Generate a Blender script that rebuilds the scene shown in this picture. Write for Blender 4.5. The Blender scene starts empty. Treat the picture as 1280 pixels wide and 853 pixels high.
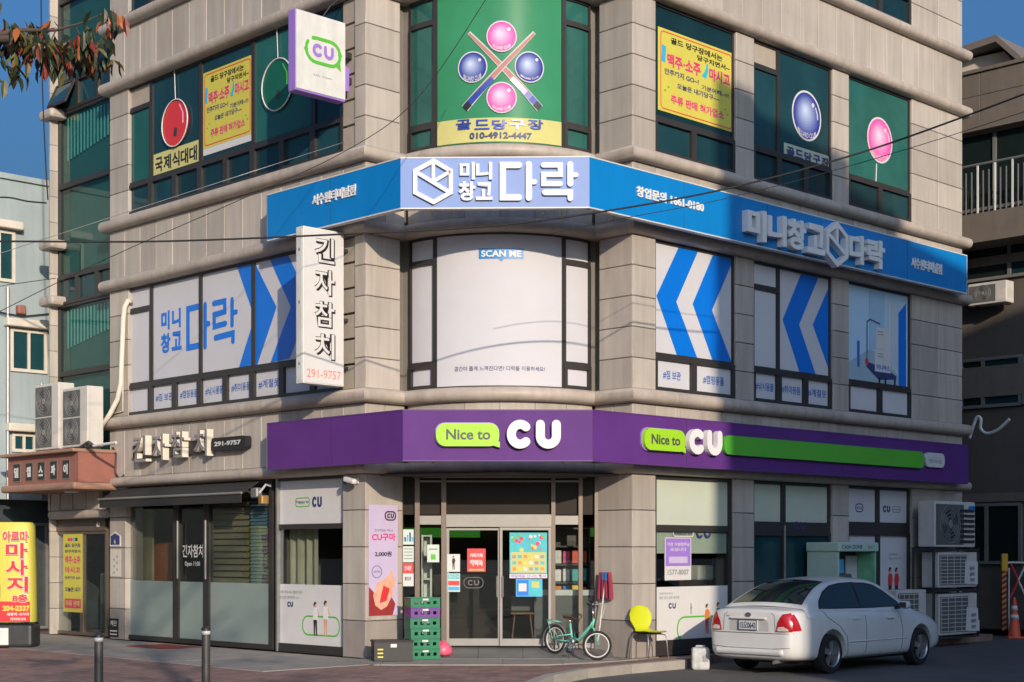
import bpy, bmesh, math, random
from mathutils import Vector, Matrix, Euler
from mathutils.bvhtree import BVHTree
random.seed(7)
R = math.radians
scene = bpy.context.scene
COL = scene.collection

# ------------------------------------------------------------------ camera
F, CX, HZ, EYE = 1942.0, 640.0, 690.0, 1.76          # focal length in photo pixels, horizon row, eye height
cam_data = bpy.data.cameras.new('camera'); cam = bpy.data.objects.new('camera', cam_data)
COL.objects.link(cam); scene.camera = cam
cam.location = (0, 0, EYE); cam.rotation_euler = (R(90), 0, 0)
cam_data.sensor_width = 36; cam_data.lens = 36 * F / 1280
cam_data.shift_x = 0; cam_data.shift_y = (HZ - 426.5) / 1280
cam_data.clip_start = .1; cam_data.clip_end = 2000

# ------------------------------------------------------------------ light
SUN_AZ, SUN_EL = R(16.5), R(17)      # to the right of straight behind the camera; low afternoon sun
sun_dir = Vector((math.sin(SUN_AZ) * math.cos(SUN_EL), -math.cos(SUN_AZ) * math.cos(SUN_EL), math.sin(SUN_EL)))
w = bpy.data.worlds.new('World'); scene.world = w; w.use_nodes = True
nt = w.node_tree; bg = nt.nodes['Background']
sky = nt.nodes.new('ShaderNodeTexSky'); sky.sky_type = 'NISHITA'; sky.sun_disc = False
sky.sun_elevation = SUN_EL; sky.sun_rotation = math.atan2(sun_dir.x, sun_dir.y)
sky.air_density = 1.4; sky.dust_density = 10.0; sky.ozone_density = 10.0
nt.links.new(sky.outputs[0], bg.inputs[0]); bg.inputs[1].default_value = .148
sl = bpy.data.lights.new('sun', 'SUN'); sl.energy = 3.35; sl.angle = R(.5); sl.color = (1, .84, .66)
so = bpy.data.objects.new('sun', sl); COL.objects.link(so)
so.rotation_euler = sun_dir.to_track_quat('Z', 'Y').to_euler(); so.location = sun_dir * 60
vs = scene.view_settings
vs.view_transform = 'Standard'; vs.look = 'None'; vs.exposure = 0.42; vs.gamma = 1; vs.use_curve_mapping = False

# ------------------------------------------------------------------ frames: x right, y into the wall, z up
class Frame:
    def __init__(s, o, x):
        s.o = Vector((o[0], o[1], 0)); s.x = Vector((x[0], x[1], 0)).normalized(); s.y = Vector((-s.x.y, s.x.x, 0))
        s.m = Matrix.Translation(s.o) @ Matrix((s.x, s.y, Vector((0, 0, 1)))).transposed().to_4x4()
    def at(s, px, py, off=0.0):
        d = Vector(((px - CX) / F, 1, (HZ - py) / F)); c = Vector((0, 0, EYE))
        t = ((s.o - c).dot(s.y) + off) / d.dot(s.y); p = c + t * d
        return (p - s.o).dot(s.x), p.z
    def ax(s, px, off=0.0): return s.at(px, HZ, off)[0]
    def pt(s, x, y, z=0): return s.o + s.x * x + s.y * y + Vector((0, 0, z))
XL, XR = (1906, -1942), (1979, 1942)
DP = 25.55
P1 = ((457 - CX) / F * DP, DP); P2 = ((790.8 - CX) / F * DP, DP)
FL = Frame(P1, XL); FR = Frame(P2, XR)             # left and right facade
FRi = Frame(P1, XR); FLi = Frame(P2, XL)           # the two cheeks of the notched corner
FC = Frame((0, 0), (1, 0))
I4 = Matrix.Identity(4)

# ------------------------------------------------------------------ mesh builder
class MB:
    def __init__(s): s.v = []; s.f = []; s.mi = []; s.cur = 0
    def add(s, vs_, fs):
        b = len(s.v); s.v += [tuple(q) for q in vs_]
        for f in fs: s.f.append([b + i for i in f]); s.mi.append(s.cur)
        return s
    def box(s, x0, x1, y0, y1, z0, z1):
        return s.add([(x0,y0,z0),(x1,y0,z0),(x1,y1,z0),(x0,y1,z0),(x0,y0,z1),(x1,y0,z1),(x1,y1,z1),(x0,y1,z1)],
                     [(3,2,1,0),(4,5,6,7),(0,1,5,4),(1,2,6,5),(2,3,7,6),(3,0,4,7)])
    def panel(s, x0, x1, z0, z1, y0, y1, c=.006):      # box with a chamfered front rim
        return s.add([(x0,y1,z0),(x1,y1,z0),(x1,y1,z1),(x0,y1,z1),(x0,y0+c,z0),(x1,y0+c,z0),(x1,y0+c,z1),(x0,y0+c,z1),
                      (x0+c,y0,z0+c),(x1-c,y0,z0+c),(x1-c,y0,z1-c),(x0+c,y0,z1-c)],
                     [(0,1,5,4),(1,2,6,5),(2,3,7,6),(3,0,4,7),(4,5,9,8),(5,6,10,9),(6,7,11,10),(7,4,8,11),(8,9,10,11)])
    def rbox(s, x0, x1, y0, y1, z0, z1, c=.02):        # box with all edges chamfered
        bm = bmesh.new(); bmesh.ops.create_cube(bm, size=1)
        for q in bm.verts: q.co = ((x0+x1)/2+q.co.x*(x1-x0), (y0+y1)/2+q.co.y*(y1-y0), (z0+z1)/2+q.co.z*(z1-z0))
        bmesh.ops.bevel(bm, geom=list(bm.edges), offset=c, segments=2, affect='EDGES', profile=.5)
        bm.verts.index_update(); s.add([q.co[:] for q in bm.verts], [[q.index for q in f.verts] for f in bm.faces]); bm.free(); return s
    def ring(s, x0, x1, z0, z1, b, y0, y1):
        s.box(x0, x0+b, y0, y1, z0, z1); s.box(x1-b, x1, y0, y1, z0, z1)
        s.box(x0+b, x1-b, y0, y1, z0, z0+b); s.box(x0+b, x1-b, y0, y1, z1-b, z1); return s
    def prism(s, poly, y0, y1):                         # polygon in x,z extruded along y
        a = sum(poly[i][0]*poly[(i+1) % len(poly)][1]-poly[(i+1) % len(poly)][0]*poly[i][1] for i in range(len(poly)))
        if a < 0: poly = poly[::-1]
        n = len(poly); vs_ = [(x, y0, z) for x, z in poly] + [(x, y1, z) for x, z in poly]
        return s.add(vs_, [list(range(n)), list(range(2*n-1, n-1, -1))] + [(i, n+i, n+(i+1) % n, (i+1) % n) for i in range(n)])
    def prismz(s, poly, z0, z1):
        a = sum(poly[i][0]*poly[(i+1) % len(poly)][1]-poly[(i+1) % len(poly)][0]*poly[i][1] for i in range(len(poly)))
        if a < 0: poly = poly[::-1]
        n = len(poly); vs_ = [(x, y, z0) for x, y in poly] + [(x, y, z1) for x, y in poly]
        return s.add(vs_, [list(range(n-1, -1, -1)), list(range(n, 2*n))] + [(i, (i+1) % n, n+(i+1) % n, n+i) for i in range(n)])
    def tube(s, pts, r, n=8, caps=True):
        pts = [Vector(p) for p in pts]; rs = r if isinstance(r, (list, tuple)) else [r]*len(pts)
        vs_ = []; fs = []; prev = None
        for i, p in enumerate(pts):
            t = (pts[min(i+1, len(pts)-1)] - pts[max(i-1, 0)]).normalized()
            if prev is None:
                a = t.cross(Vector((0, 0, 1)) if abs(t.z) < .9 else Vector((1, 0, 0))).normalized()
            else: a = (prev - t*prev.dot(t)).normalized()
            prev = a; b = t.cross(a)
            for k in range(n):
                an = 2*math.pi*k/n; vs_.append(p + (a*math.cos(an)+b*math.sin(an))*rs[i])
        for i in range(len(pts)-1):
            for k in range(n): fs.append((i*n+k, i*n+(k+1) % n, (i+1)*n+(k+1) % n, (i+1)*n+k))
        if caps: fs += [list(range(n-1, -1, -1)), [(len(pts)-1)*n+k for k in range(n)]]
        return s.add(vs_, fs)
    def lathe(s, prof, c=(0,0,0), axis='Z', n=24, caps=True):      # prof: (radius, height)
        vs_ = []; fs = []; m = len(prof)
        for k in range(n):
            an = 2*math.pi*k/n; ca, sa = math.cos(an), math.sin(an)
            for r_, h in prof:
                q = {'Z': (r_*ca, r_*sa, h), 'Y': (r_*ca, h, -r_*sa), 'X': (h, r_*ca, r_*sa)}[axis]
                vs_.append((c[0]+q[0], c[1]+q[1], c[2]+q[2]))
        for k in range(n):
            for i in range(m-1): fs.append((k*m+i, ((k+1) % n)*m+i, ((k+1) % n)*m+i+1, k*m+i+1))
        if caps and prof[0][0] > 1e-6: fs.append([k*m for k in range(n-1, -1, -1)])
        if caps and prof[-1][0] > 1e-6: fs.append([k*m+m-1 for k in range(n)])
        return s.add(vs_, fs)
    def torus(s, c, rad, r, axis='Y', n=28, m=8, sq=1.0):
        prof = []; vs_ = []; fs = []
        for k in range(n):
            an = 2*math.pi*k/n
            for j in range(m):
                bn = 2*math.pi*j/m; rr = rad+r*math.cos(bn); h = r*sq*math.sin(bn)
                q = {'Z': (rr*math.cos(an), rr*math.sin(an), h), 'Y': (rr*math.cos(an), h, rr*math.sin(an)), 'X': (h, rr*math.cos(an), rr*math.sin(an))}[axis]
                vs_.append((c[0]+q[0], c[1]+q[1], c[2]+q[2]))
        for k in range(n):
            for j in range(m): fs.append((k*m+j, k*m+(j+1) % m, ((k+1) % n)*m+(j+1) % m, ((k+1) % n)*m+j))
        return s.add(vs_, fs)
    def stroke(s, pts, wd, y0, y1, closed=False, cap=6):   # thick rounded pen stroke in x,z
        P = [Vector((p[0], p[1])) for p in pts]; h = wd/2; n = len(P)
        def nrm(a, b): d = (b-a).normalized(); return Vector((-d.y, d.x))
        lo, hi = [], []
        for i in range(n):
            if closed or 0 < i < n-1:
                a, b = nrm(P[i-1], P[i]), nrm(P[i], P[(i+1) % n]); m_ = (a+b)
                m_ = m_.normalized(); k = min(1/max(m_.dot(a), .35), 1.6)
            else: m_ = nrm(P[0], P[1]) if i == 0 else nrm(P[-2], P[-1]); k = 1
            hi.append(P[i]+m_*h*k); lo.append(P[i]-m_*h*k)
        if closed:
            vs_ = []; fs = []
            for i in range(n): vs_ += [(hi[i].x,y0,hi[i].y),(lo[i].x,y0,lo[i].y),(lo[i].x,y1,lo[i].y),(hi[i].x,y1,hi[i].y)]
            for i in range(n):
                j = (i+1) % n
                for q in range(4): fs.append((i*4+q, i*4+(q+1) % 4, j*4+(q+1) % 4, j*4+q))
            return s.add(vs_, fs)
        def capp(c, d):
            a0 = math.atan2(d.y, d.x)-math.pi/2
            return [c+Vector((math.cos(a0+math.pi*k/cap), math.sin(a0+math.pi*k/cap)))*h for k in range(1, cap)]
        poly = lo + (capp(P[-1], P[-1]-P[-2]) if cap else []) + hi[::-1] + (capp(P[0], P[0]-P[1]) if cap else [])
        return s.prism([(q.x, q.y) for q in poly], y0, y1)
    def mesh(s, me, M=None):
        s.add([(M @ q.co if M else q.co)[:] for q in me.vertices], [list(p.vertices) for p in me.polygons]); return s
    def map(s, fn): s.v = [tuple(fn(*q)) for q in s.v]; return s
    def me(s, name, mats, smooth=False, angle=None):
        m_ = bpy.data.meshes.new(name); m_.from_pydata(s.v, [], s.f)
        for q in (mats if isinstance(mats, (list, tuple)) else [mats]): m_.materials.append(q)
        if len(m_.materials) > 1: m_.polygons.foreach_set('material_index', s.mi)
        if smooth:
            m_.polygons.foreach_set('use_smooth', [True]*len(m_.polygons))
            if angle: m_.set_sharp_from_angle(angle=R(angle))
        m_.update(); return m_
    def obj(s, name, mats, parent=None, M=None, smooth=False, angle=None):
        return link(name, s.me(name, mats, smooth, angle), parent, M)
WM = {}
def link(name, me, parent=None, M=None):
    o = bpy.data.objects.new(name, me); COL.objects.link(o)
    if parent is not None:
        o.parent = parent
        if M is not None: o.matrix_basis = WM[parent.name].inverted() @ M
        WM[o.name] = M if M is not None else WM[parent.name]
    else:
        if M is not None: o.matrix_basis = M
        WM[o.name] = M.copy() if M is not None else I4
    return o
def tag(o, label=None, cat=None, group=None, kind=None):
    if label: o['label'] = label
    if cat: o['category'] = cat
    if group: o['group'] = group
    if kind: o['kind'] = kind
    return o
def thing(name, label, cat, M=I4, loc=(0,0,0), rz=0.0, group=None):
    o = bpy.data.objects.new(name, None); COL.objects.link(o); o.empty_display_size = .1
    m_ = M @ Matrix.Translation(loc) @ Matrix.Rotation(rz, 4, 'Z'); o.matrix_basis = m_; WM[o.name] = m_
    return tag(o, label, cat, group)
def copy_tree(o, parent=None):
    c = o.copy(); COL.objects.link(c); c.parent = parent
    if parent is None: WM[c.name] = WM[o.name]
    for ch in [q for q in COL.objects if q.parent == o]: copy_tree(ch, c)
    return c

def clip_poly(poly, x0, x1, z0, z1):
    def cl(pl, ins, inter):
        o = []
        for i in range(len(pl)):
            a, b = pl[i-1], pl[i]
            if ins(b):
                if not ins(a): o.append(inter(a, b))
                o.append(b)
            elif ins(a): o.append(inter(a, b))
        return o
    ix = lambda X_: (lambda a, b: (X_, a[1]+(b[1]-a[1])*(X_-a[0])/(b[0]-a[0])))
    iz = lambda Z_: (lambda a, b: (a[0]+(b[0]-a[0])*(Z_-a[1])/(b[1]-a[1]), Z_))
    for ins, it in ((lambda p: p[0] >= x0, ix(x0)), (lambda p: p[0] <= x1, ix(x1)), (lambda p: p[1] >= z0, iz(z0)), (lambda p: p[1] <= z1, iz(z1))):
        if len(poly) < 3: return []
        poly = cl(poly, ins, it)
    return poly
# ------------------------------------------------------------------ text as mesh (default font)
TS = bpy.data.scenes.new('type_setting'); TC = {}
TCU = bpy.data.curves.new('type', 'FONT'); TCU.resolution_u = 4; TCU.fill_mode = 'FRONT'
TOB = bpy.data.objects.new('type', TCU); TS.collection.objects.link(TOB)
def text_me(body, bold=0.0):
    k = (body, bold)
    if k not in TC:
        TCU.body = body; TCU.offset = bold; o = TOB
        vl = TS.view_layers[0]; vl.update(); dg = vl.depsgraph; dg.update()
        me = bpy.data.meshes.new_from_object(o.evaluated_get(dg))
        xs = [q.co.x for q in me.vertices] or [0, 1]; ys = [q.co.y for q in me.vertices] or [0, 1]
        TC[k] = (me, min(xs), max(xs), min(ys), max(ys))
    return TC[k]
def put_text(mb, body, x0, x1, z0, z1, y, depth=0.0, bold=.012, keep=False):
    """lettering fitted into a rectangle of the wall, facing -y; solid when depth > 0"""
    me, ax, bx, ay, by = text_me(body, bold)
    sx = (x1-x0)/(bx-ax); sz = (z1-z0)/(by-ay)
    if keep: sx = sz = min(sx, sz); x0 = (x0+x1-sx*(bx-ax))/2; z0 = (z0+z1-sz*(by-ay))/2
    vs_ = [(x0+(q.co.x-ax)*sx, y, z0+(q.co.y-ay)*sz) for q in me.vertices]
    fs = [list(p.vertices) for p in me.polygons]
    if not depth: return mb.add(vs_, fs)
    n = len(vs_); back = [(a, y+depth, c) for a, b, c in vs_]; cnt = {}
    for f in fs:
        for i in range(len(f)): e = (f[i], f[(i+1) % len(f)]); cnt[e] = 1
    side = [(b, a, n+a, n+b) for (a, b) in cnt if (b, a) not in cnt]
    return mb.add(vs_+back, fs+side)

# ------------------------------------------------------------------ materials
MATS = {}
def mat(name, rgb, rough=.6, metal=0.0, var=.08, scale=3.0, bump=0.0, bscale=60.0, rnd=0.0, spec=.5, coat=0.0, stain=0.0, emis=0.0, fine=0.0):
    m_ = bpy.data.materials.new(name); m_.use_nodes = True; t = m_.node_tree; N = t.nodes; L = t.links
    b = N['Principled BSDF']; b.inputs['Roughness'].default_value = rough; b.inputs['Metallic'].default_value = metal
    b.inputs['Specular IOR Level'].default_value = spec; b.inputs['Coat Weight'].default_value = coat
    tc = N.new('ShaderNodeTexCoord')
    def mix(a, fac, kind='MULTIPLY'):
        pass
    col = None
    rgbn = N.new('ShaderNodeRGB'); rgbn.outputs[0].default_value = (*rgb, 1); col = rgbn.outputs[0]
    def valmul(fac_out, lo, hi):
        nonlocal col
        mr = N.new('ShaderNodeMapRange'); mr.inputs['To Min'].default_value = lo; mr.inputs['To Max'].default_value = hi
        mr.inputs['From Min'].default_value = .25; mr.inputs['From Max'].default_value = .75
        L.new(fac_out, mr.inputs['Value'])
        vm = N.new('ShaderNodeVectorMath'); vm.operation = 'SCALE'; L.new(col, vm.inputs[0]); L.new(mr.outputs[0], vm.inputs['Scale']); col = vm.outputs[0]
    if var:
        n1 = N.new('ShaderNodeTexNoise'); n1.inputs['Scale'].default_value = scale; n1.inputs['Detail'].default_value = 6; n1.inputs['Roughness'].default_value = .65
        L.new(tc.outputs['Object'], n1.inputs['Vector']); valmul(n1.outputs[0], 1-var, 1+var)
    if fine:
        n2 = N.new('ShaderNodeTexNoise'); n2.inputs['Scale'].default_value = 90; n2.inputs['Detail'].default_value = 3
        L.new(tc.outputs['Object'], n2.inputs['Vector']); valmul(n2.outputs[0], 1-fine, 1+fine)
    if stain:      # streaks that run down the wall
        mp = N.new('ShaderNodeMapping'); mp.inputs['Scale'].default_value = (4, 4, .35); L.new(tc.outputs['Object'], mp.inputs[0])
        n3 = N.new('ShaderNodeTexNoise'); n3.inputs['Scale'].default_value = 1.6; n3.inputs['Detail'].default_value = 5
        L.new(mp.outputs[0], n3.inputs['Vector']); valmul(n3.outputs[0], 1-stain, 1+stain*.4)
    if rnd:
        oi = N.new('ShaderNodeObjectInfo'); mr = N.new('ShaderNodeMapRange'); mr.inputs['To Min'].default_value = 1-rnd; mr.inputs['To Max'].default_value = 1+rnd
        L.new(oi.outputs['Random'], mr.inputs['Value'])
        vm = N.new('ShaderNodeVectorMath'); vm.operation = 'SCALE'; L.new(col, vm.inputs[0]); L.new(mr.outputs[0], vm.inputs['Scale']); col = vm.outputs[0]
    L.new(col, b.inputs['Base Color'])
    if bump:
        n4 = N.new('ShaderNodeTexNoise'); n4.inputs['Scale'].default_value = bscale; n4.inputs['Detail'].default_value = 4; L.new(tc.outputs['Object'], n4.inputs['Vector'])
        bn = N.new('ShaderNodeBump'); bn.inputs['Strength'].default_value = bump; bn.inputs['Distance'].default_value = .01
        L.new(n4.outputs[0], bn.inputs['Height']); L.new(bn.outputs[0], b.inputs['Normal'])
    if emis:
        L.new(col, b.inputs['Emission Color']); b.inputs['Emission Strength'].default_value = emis
    MATS[name] = m_; return m_
def glass(name, tint, ior=1.5, rough=.01):
    m_ = bpy.data.materials.new(name); m_.use_nodes = True; t = m_.node_tree; N = t.nodes; L = t.links
    for q in list(N):
        if q.type == 'BSDF_PRINCIPLED': N.remove(q)
    tr = N.new('ShaderNodeBsdfTransparent'); tr.inputs[0].default_value = (*tint, 1)
    gl = N.new('ShaderNodeBsdfGlossy'); gl.inputs['Roughness'].default_value = rough; gl.inputs[0].default_value = (.9, .95, .95, 1)
    fr = N.new('ShaderNodeFresnel'); ge = N.new('ShaderNodeNewGeometry'); mr = N.new('ShaderNodeMapRange'); mr.inputs['To Min'].default_value = ior; mr.inputs['To Max'].default_value = 1/ior
    L.new(ge.outputs['Backfacing'], mr.inputs['Value']); L.new(mr.outputs[0], fr.inputs[0])
    mx = N.new('ShaderNodeMixShader'); L.new(fr.outputs[0], mx.inputs[0]); L.new(tr.outputs[0], mx.inputs[1]); L.new(gl.outputs[0], mx.inputs[2])
    L.new(mx.outputs[0], N['Material Output'].inputs[0]); return m_
STONE = mat('granite_cladding', (.418, .372, .325), .55, var=.09, scale=1.1, bump=.10, bscale=130, rnd=.13, stain=.20, fine=.11, spec=.35)
LEDGE = mat('granite_ledge', (.41, .352, .30), .5, var=.12, scale=2.2, bump=.12, bscale=90, rnd=.05, stain=.18, fine=.06, spec=.4)
STONEB = mat('granite_base', (.30, .265, .235), .5, var=.12, scale=2.5, bump=.12, bscale=120, rnd=.05, stain=.1, fine=.08)
MORTAR = mat('joint_sealant', (.17, .15, .13), .8, var=.1)
ALU = mat('bronze_aluminium', (.030, .027, .026), .5, metal=.0, var=.12, scale=4)
ALUL = mat('silver_aluminium', (.25, .24, .225), .45, metal=.4, var=.08, scale=5)
TEAL = mat('tinted_window_glass', (.010, .040, .048), .05, var=.4, scale=.55, rnd=.3, spec=.32, bump=.5, bscale=1.6)
TEALG = mat('green_lit_window', (.020, .105, .09), .10, var=.3, scale=.9, rnd=.15, spec=.32, bump=.4, bscale=1.6)  # lighter green put into the pane colour for rooms lit from inside
FILMW = mat('white_window_film', (.525, .52, .55), .6, var=.04, scale=1.5, spec=.12)
FILMB = mat('blue_window_film', (.0, .15, .62), .4, var=.04, scale=1.5)
FILML = mat('pale_blue_print', (.42, .60, .76), .28, var=.06, scale=1.2)
GREENP = mat('green_poster', (.040, .22, .11), .34, var=.12, scale=.9, spec=.07)
YEL = mat('yellow_poster', (.56, .50, .075), .5, var=.05, scale=4)
YELP = mat('pale_yellow_poster', (.52, .49, .19), .5, var=.05, scale=4, spec=.1)
RED = mat('red_print', (.60, .035, .04), .45, var=.06)
MAG = mat('magenta_print', (.62, .03, .16), .45, var=.06)
PINK = mat('pink_ball_print', (.66, .10, .36), .3, var=.25, scale=2.2)
NAVY = mat('navy_ball_print', (.03, .06, .32), .3, var=.35, scale=2.2)
BLACK = mat('black_print', (.012, .012, .014), .5, var=.05)
INK = mat('ink_navy', (.03, .04, .14), .5, var=.05)
BLUEINK = mat('ink_blue', (.02, .12, .42), .45, var=.05)
WHITE = mat('white_acrylic', (.60, .585, .57), .35, var=.04, scale=4, spec=.5)
LETW = mat('white_sign_letter', (.70, .69, .675), .5, var=.03, scale=4)
WHITEG = mat('greyed_acrylic', (.62, .62, .58), .45, var=.1, scale=4, stain=.12)
BLUE = mat('sign_blue', (.0, .19, .52), .42, var=.07, scale=1.1, stain=.06)
BLUEC = mat('sign_lavender_blue', (.175, .265, .54), .5, var=.05, scale=1.5)
PURP = mat('sign_purple', (.10, .030, .185), .6, var=.14, scale=1.2, spec=.22)
PURPL = mat('light_purple', (.30, .17, .55), .4, var=.06)
LIME = mat('lime_green', (.32, .62, .02), .4, var=.04)
LIMED = mat('leaf_green', (.09, .42, .035), .42, var=.05)
GREY = mat('dark_grey_fabric', (.022, .021, .020), .85, var=.12, scale=8, bump=.1)
METAL = mat('grey_metal', (.30, .30, .30), .45, metal=.6, var=.15, scale=9)
CHROME = mat('chrome', (.75, .75, .75), .15, metal=1, var=.05)
STEELD = mat('dark_steel', (.06, .06, .062), .45, metal=.5, var=.15, scale=9)
CREAM = mat('cream_plastic', (.60, .55, .47), .5, var=.08, scale=4, stain=.1)
ACW = mat('ac_casing', (.55, .52, .48), .5, var=.08, scale=3, stain=.14)
ACD = mat('ac_grille', (.10, .10, .10), .6, var=.15)
FROST = mat('frosted_film', (.22, .27, .25), .55, var=.05, scale=2)
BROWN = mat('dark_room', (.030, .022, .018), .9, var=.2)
WOOD = mat('orange_wood', (.28, .09, .03), .5, var=.2, scale=4)
RUBBER = mat('rubber', (.012, .012, .012), .75, var=.1)
GLS = glass('shop_glass', (.86, .89, .88))
GLT = glass('stair_teal_glass', (.30, .66, .64))
GLC = glass('car_glass', (.10, .17, .17))
# ================================================================== GROUND
ASPH = mat('asphalt', (.092, .086, .080), .85, var=.22, scale=1.1, bump=.5, bscale=160, fine=.25)
CONC = mat('pavement_concrete', (.265, .24, .212), .8, var=.16, scale=1.4, bump=.25, bscale=90, rnd=.07, fine=.12)
KERB = mat('kerb_granite', (.33, .30, .26), .7, var=.12, scale=3, bump=.25, rnd=.08, fine=.1)
def brick_mat():
    m_ = mat('red_block_paving', (.255, .160, .130), .85, var=.3, scale=1.6, bump=.3, bscale=80)
    t = m_.node_tree; N = t.nodes; L = t.links; b = N['Principled BSDF']
    src = b.inputs['Base Color'].links[0].from_socket
    tc = N.new('ShaderNodeTexCoord'); mp = N.new('ShaderNodeMapping'); mp.inputs['Rotation'].default_value = (0, 0, R(-44)); L.new(tc.outputs['Object'], mp.inputs[0])
    br = N.new('ShaderNodeTexBrick'); br.inputs['Scale'].default_value = 1; br.inputs['Brick Width'].default_value = .22; br.inputs['Row Height'].default_value = .11; br.inputs['Mortar Size'].default_value = .006
    br.inputs['Color1'].default_value = (1.25, 1.15, 1.1, 1); br.inputs['Color2'].default_value = (.72, .72, .75, 1); br.inputs['Mortar'].default_value = (.5, .55, .6, 1)
    L.new(mp.outputs[0], br.inputs['Vector'])
    mx = N.new('ShaderNodeVectorMath'); mx.operation = 'MULTIPLY'; L.new(src, mx.inputs[0]); L.new(br.outputs[0], mx.inputs[1]); L.new(mx.outputs[0], b.inputs['Base Color'])
    return m_
BRICKP = brick_mat()
RZ = -.15                                     # the carriageway lies a kerb below the pavement
tag(MB().add([(-400,-300,RZ),(400,-300,RZ),(400,500,RZ),(-400,500,RZ)], [(0,1,2,3)]).obj('road', ASPH), kind='structure')
# pavement: a slab whose outer edge is the kerb line
def xy(f, x, y): p = f.pt(x, y); return (p.x, p.y)
KP = [(-.9, 8.0), (-.55, 16.0), (.05, 20.6), (.45, 22.3), (1.0, 23.5), (1.75, 24.45), (2.75, 25.5)]
kerb_line = [Vector(p) for p in KP] 
pav = [p[:] for p in kerb_line] + [xy(FR, 1.35, -.35), xy(FR, 1.9, -.22), xy(FR, 11.5, -.22), xy(FR, 11.5, 3), (0, 33), (-30, 52), (-42, 38), (-14, 8)]
tag(MB().prismz(pav, -.4, -.012).obj('pavement', BRICKP), kind='structure')
# kerb stones along the rounded corner
def offs(line, d):
    o = []
    for i, p in enumerate(line):
        t = (line[min(i+1, len(line)-1)]-line[max(i-1, 0)]).normalized(); o.append(p+Vector((-t.y, t.x))*d)
    return o
ko = offs(kerb_line, -.16); ki = offs(kerb_line, 0)
kerb = tag(bpy.data.objects.new('kerb', None), kind='structure'); COL.objects.link(kerb); WM['kerb'] = I4
for i in range(len(kerb_line)-1):
    n = max(1, int((kerb_line[i+1]-kerb_line[i]).length/1.0))
    for k in range(n):
        a, b = k/n+.004, (k+1)/n-.004
        q = [ki[i].lerp(ki[i+1], a), ki[i].lerp(ki[i+1], b), ko[i].lerp(ko[i+1], b), ko[i].lerp(ko[i+1], a)]
        MB().prismz([p[:] for p in q], -.35, -.004).obj('kerb_stone', KERB, kerb, I4)
# concrete paving slabs in front of both shop fronts
pg = tag(bpy.data.objects.new('pavement_slabs', None), kind='structure'); COL.objects.link(pg); WM[pg.name] = I4
slab = MB().box(.004, .896, .004, .896, -.06, 0).me('slab', CONC)
for ix in range(14):
    for iy in range(3):
        o = link('slab', slab, pg, FL.m @ Matrix.Translation((-11.6+ix*.9, -2.75+iy*.9, random.uniform(-.003, .002))))
apron = [(-2.15, 24.2), (.55, 24.2), (1.35, 24.72), (2.1, 25.45), (2.45, 25.98), (1.984, 25.6), (1.5, 26.0), (-1.9, 26.0), (-2.3, 25.6), (-2.75, 25.3)]
for ix in range(6):
    for iy in range(2):
        q_ = clip_poly(list(apron), -3+ix*.95+.003, -3+(ix+1)*.95-.003, 24.1+iy*.85+.003, 24.1+(iy+1)*(.85 if iy == 0 else 1.2)-.003)
        if len(q_) > 2: MB().prismz(q_, -.05, .004+random.uniform(0, .003)).obj('slab', CONC, pg, I4)
dr = thing('drain_grate', 'dark iron drain grate set in the road beside the kerb', 'drain', Frame((1.05, 22.55), (.55, .83)).m, (0, 0, RZ))
MB().ring(-.25, .25, -.2, .2, .03, 0, .006).map(lambda x, y, z: (x, z, y)).obj('frame', STEELD, dr, None)
for k in range(7): MB().box(-.21+k*.062, -.185+k*.062, -.17, .17, .001, .008).obj('bar', STEELD, dr, None)
tag(MB().prismz([(2.2, 20.4), (4.9, 21.2), (4.6, 22.4), (3.1, 22.5), (1.9, 21.7)], RZ+.001, RZ+.005).obj('road_patch', mat('tar_patch', (.060, .058, .056), .8, var=.2, scale=3, bump=.4, bscale=120)), kind='structure')
# sloping granite threshold before the doors
TH = mat('threshold_granite', (.15, .145, .14), .45, var=.15, scale=3, fine=.15, rnd=.06)
for i in range(5):
    a, b = -2.05+i*.745, -2.05+(i+1)*.745-.006
    MB().add([(a,25.42,-.05),(b,25.42,-.05),(b,26.3,-.05),(a,26.3,-.05),(a,25.42,.014),(b,25.42,.014),(b,26.3,.165),(a,26.3,.165)],
             [(3,2,1,0),(4,5,6,7),(0,1,5,4),(1,2,6,5),(2,3,7,6),(3,0,4,7)]).obj('threshold_stone', TH, pg, I4)

# ================================================================== CORNER BUILDING
B = thing('corner_building', 'four storey beige granite corner building with curved glass bay above the shop door', 'building', I4, (0, 26, 0))
LEN_L, LEN_R = -FL.ax(137), FR.ax(1203)
STL = -FL.ax(62)
Z1a, Z1b = 3.05, 3.25                      # string course over the shops
Z2a, Z2b, Z3a, Z3b = 4.22, 4.46, 7.00, 7.23
FLH = 3.98                                 # storey height
inD = .87
Q1, Q2 = FRi.pt(inD, 0), FLi.pt(-inD, 0)
SAG = .74; half = (Q2-Q1).length/2; RAD = (half*half+SAG*SAG)/(2*SAG); AH = math.asin(half/RAD)
ACEN = (Q1+Q2)/2 + Vector((0, RAD-SAG, 0)); AC0 = math.atan2((Q2-Q1).y, (Q2-Q1).x)
def arc_pt(u, y=0.0, z=0.0):               # u = arc length from the middle of the bay, y inward
    a = u/RAD + AC0; r = RAD-y
    return Vector((ACEN.x+r*math.sin(a), ACEN.y-r*math.cos(a), z))
def arc_u(px, y=0.0):
    d = Vector(((px-CX)/F, 1)).normalized(); c = Vector((ACEN.x, ACEN.y)); r = RAD-y
    b = d.dot(c); t = b-math.sqrt(max(b*b-c.dot(c)+r*r, 0)); p = d*t-c
    return (math.atan2(p.x, -p.y)-AC0)*RAD
UH = AH*RAD
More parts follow.
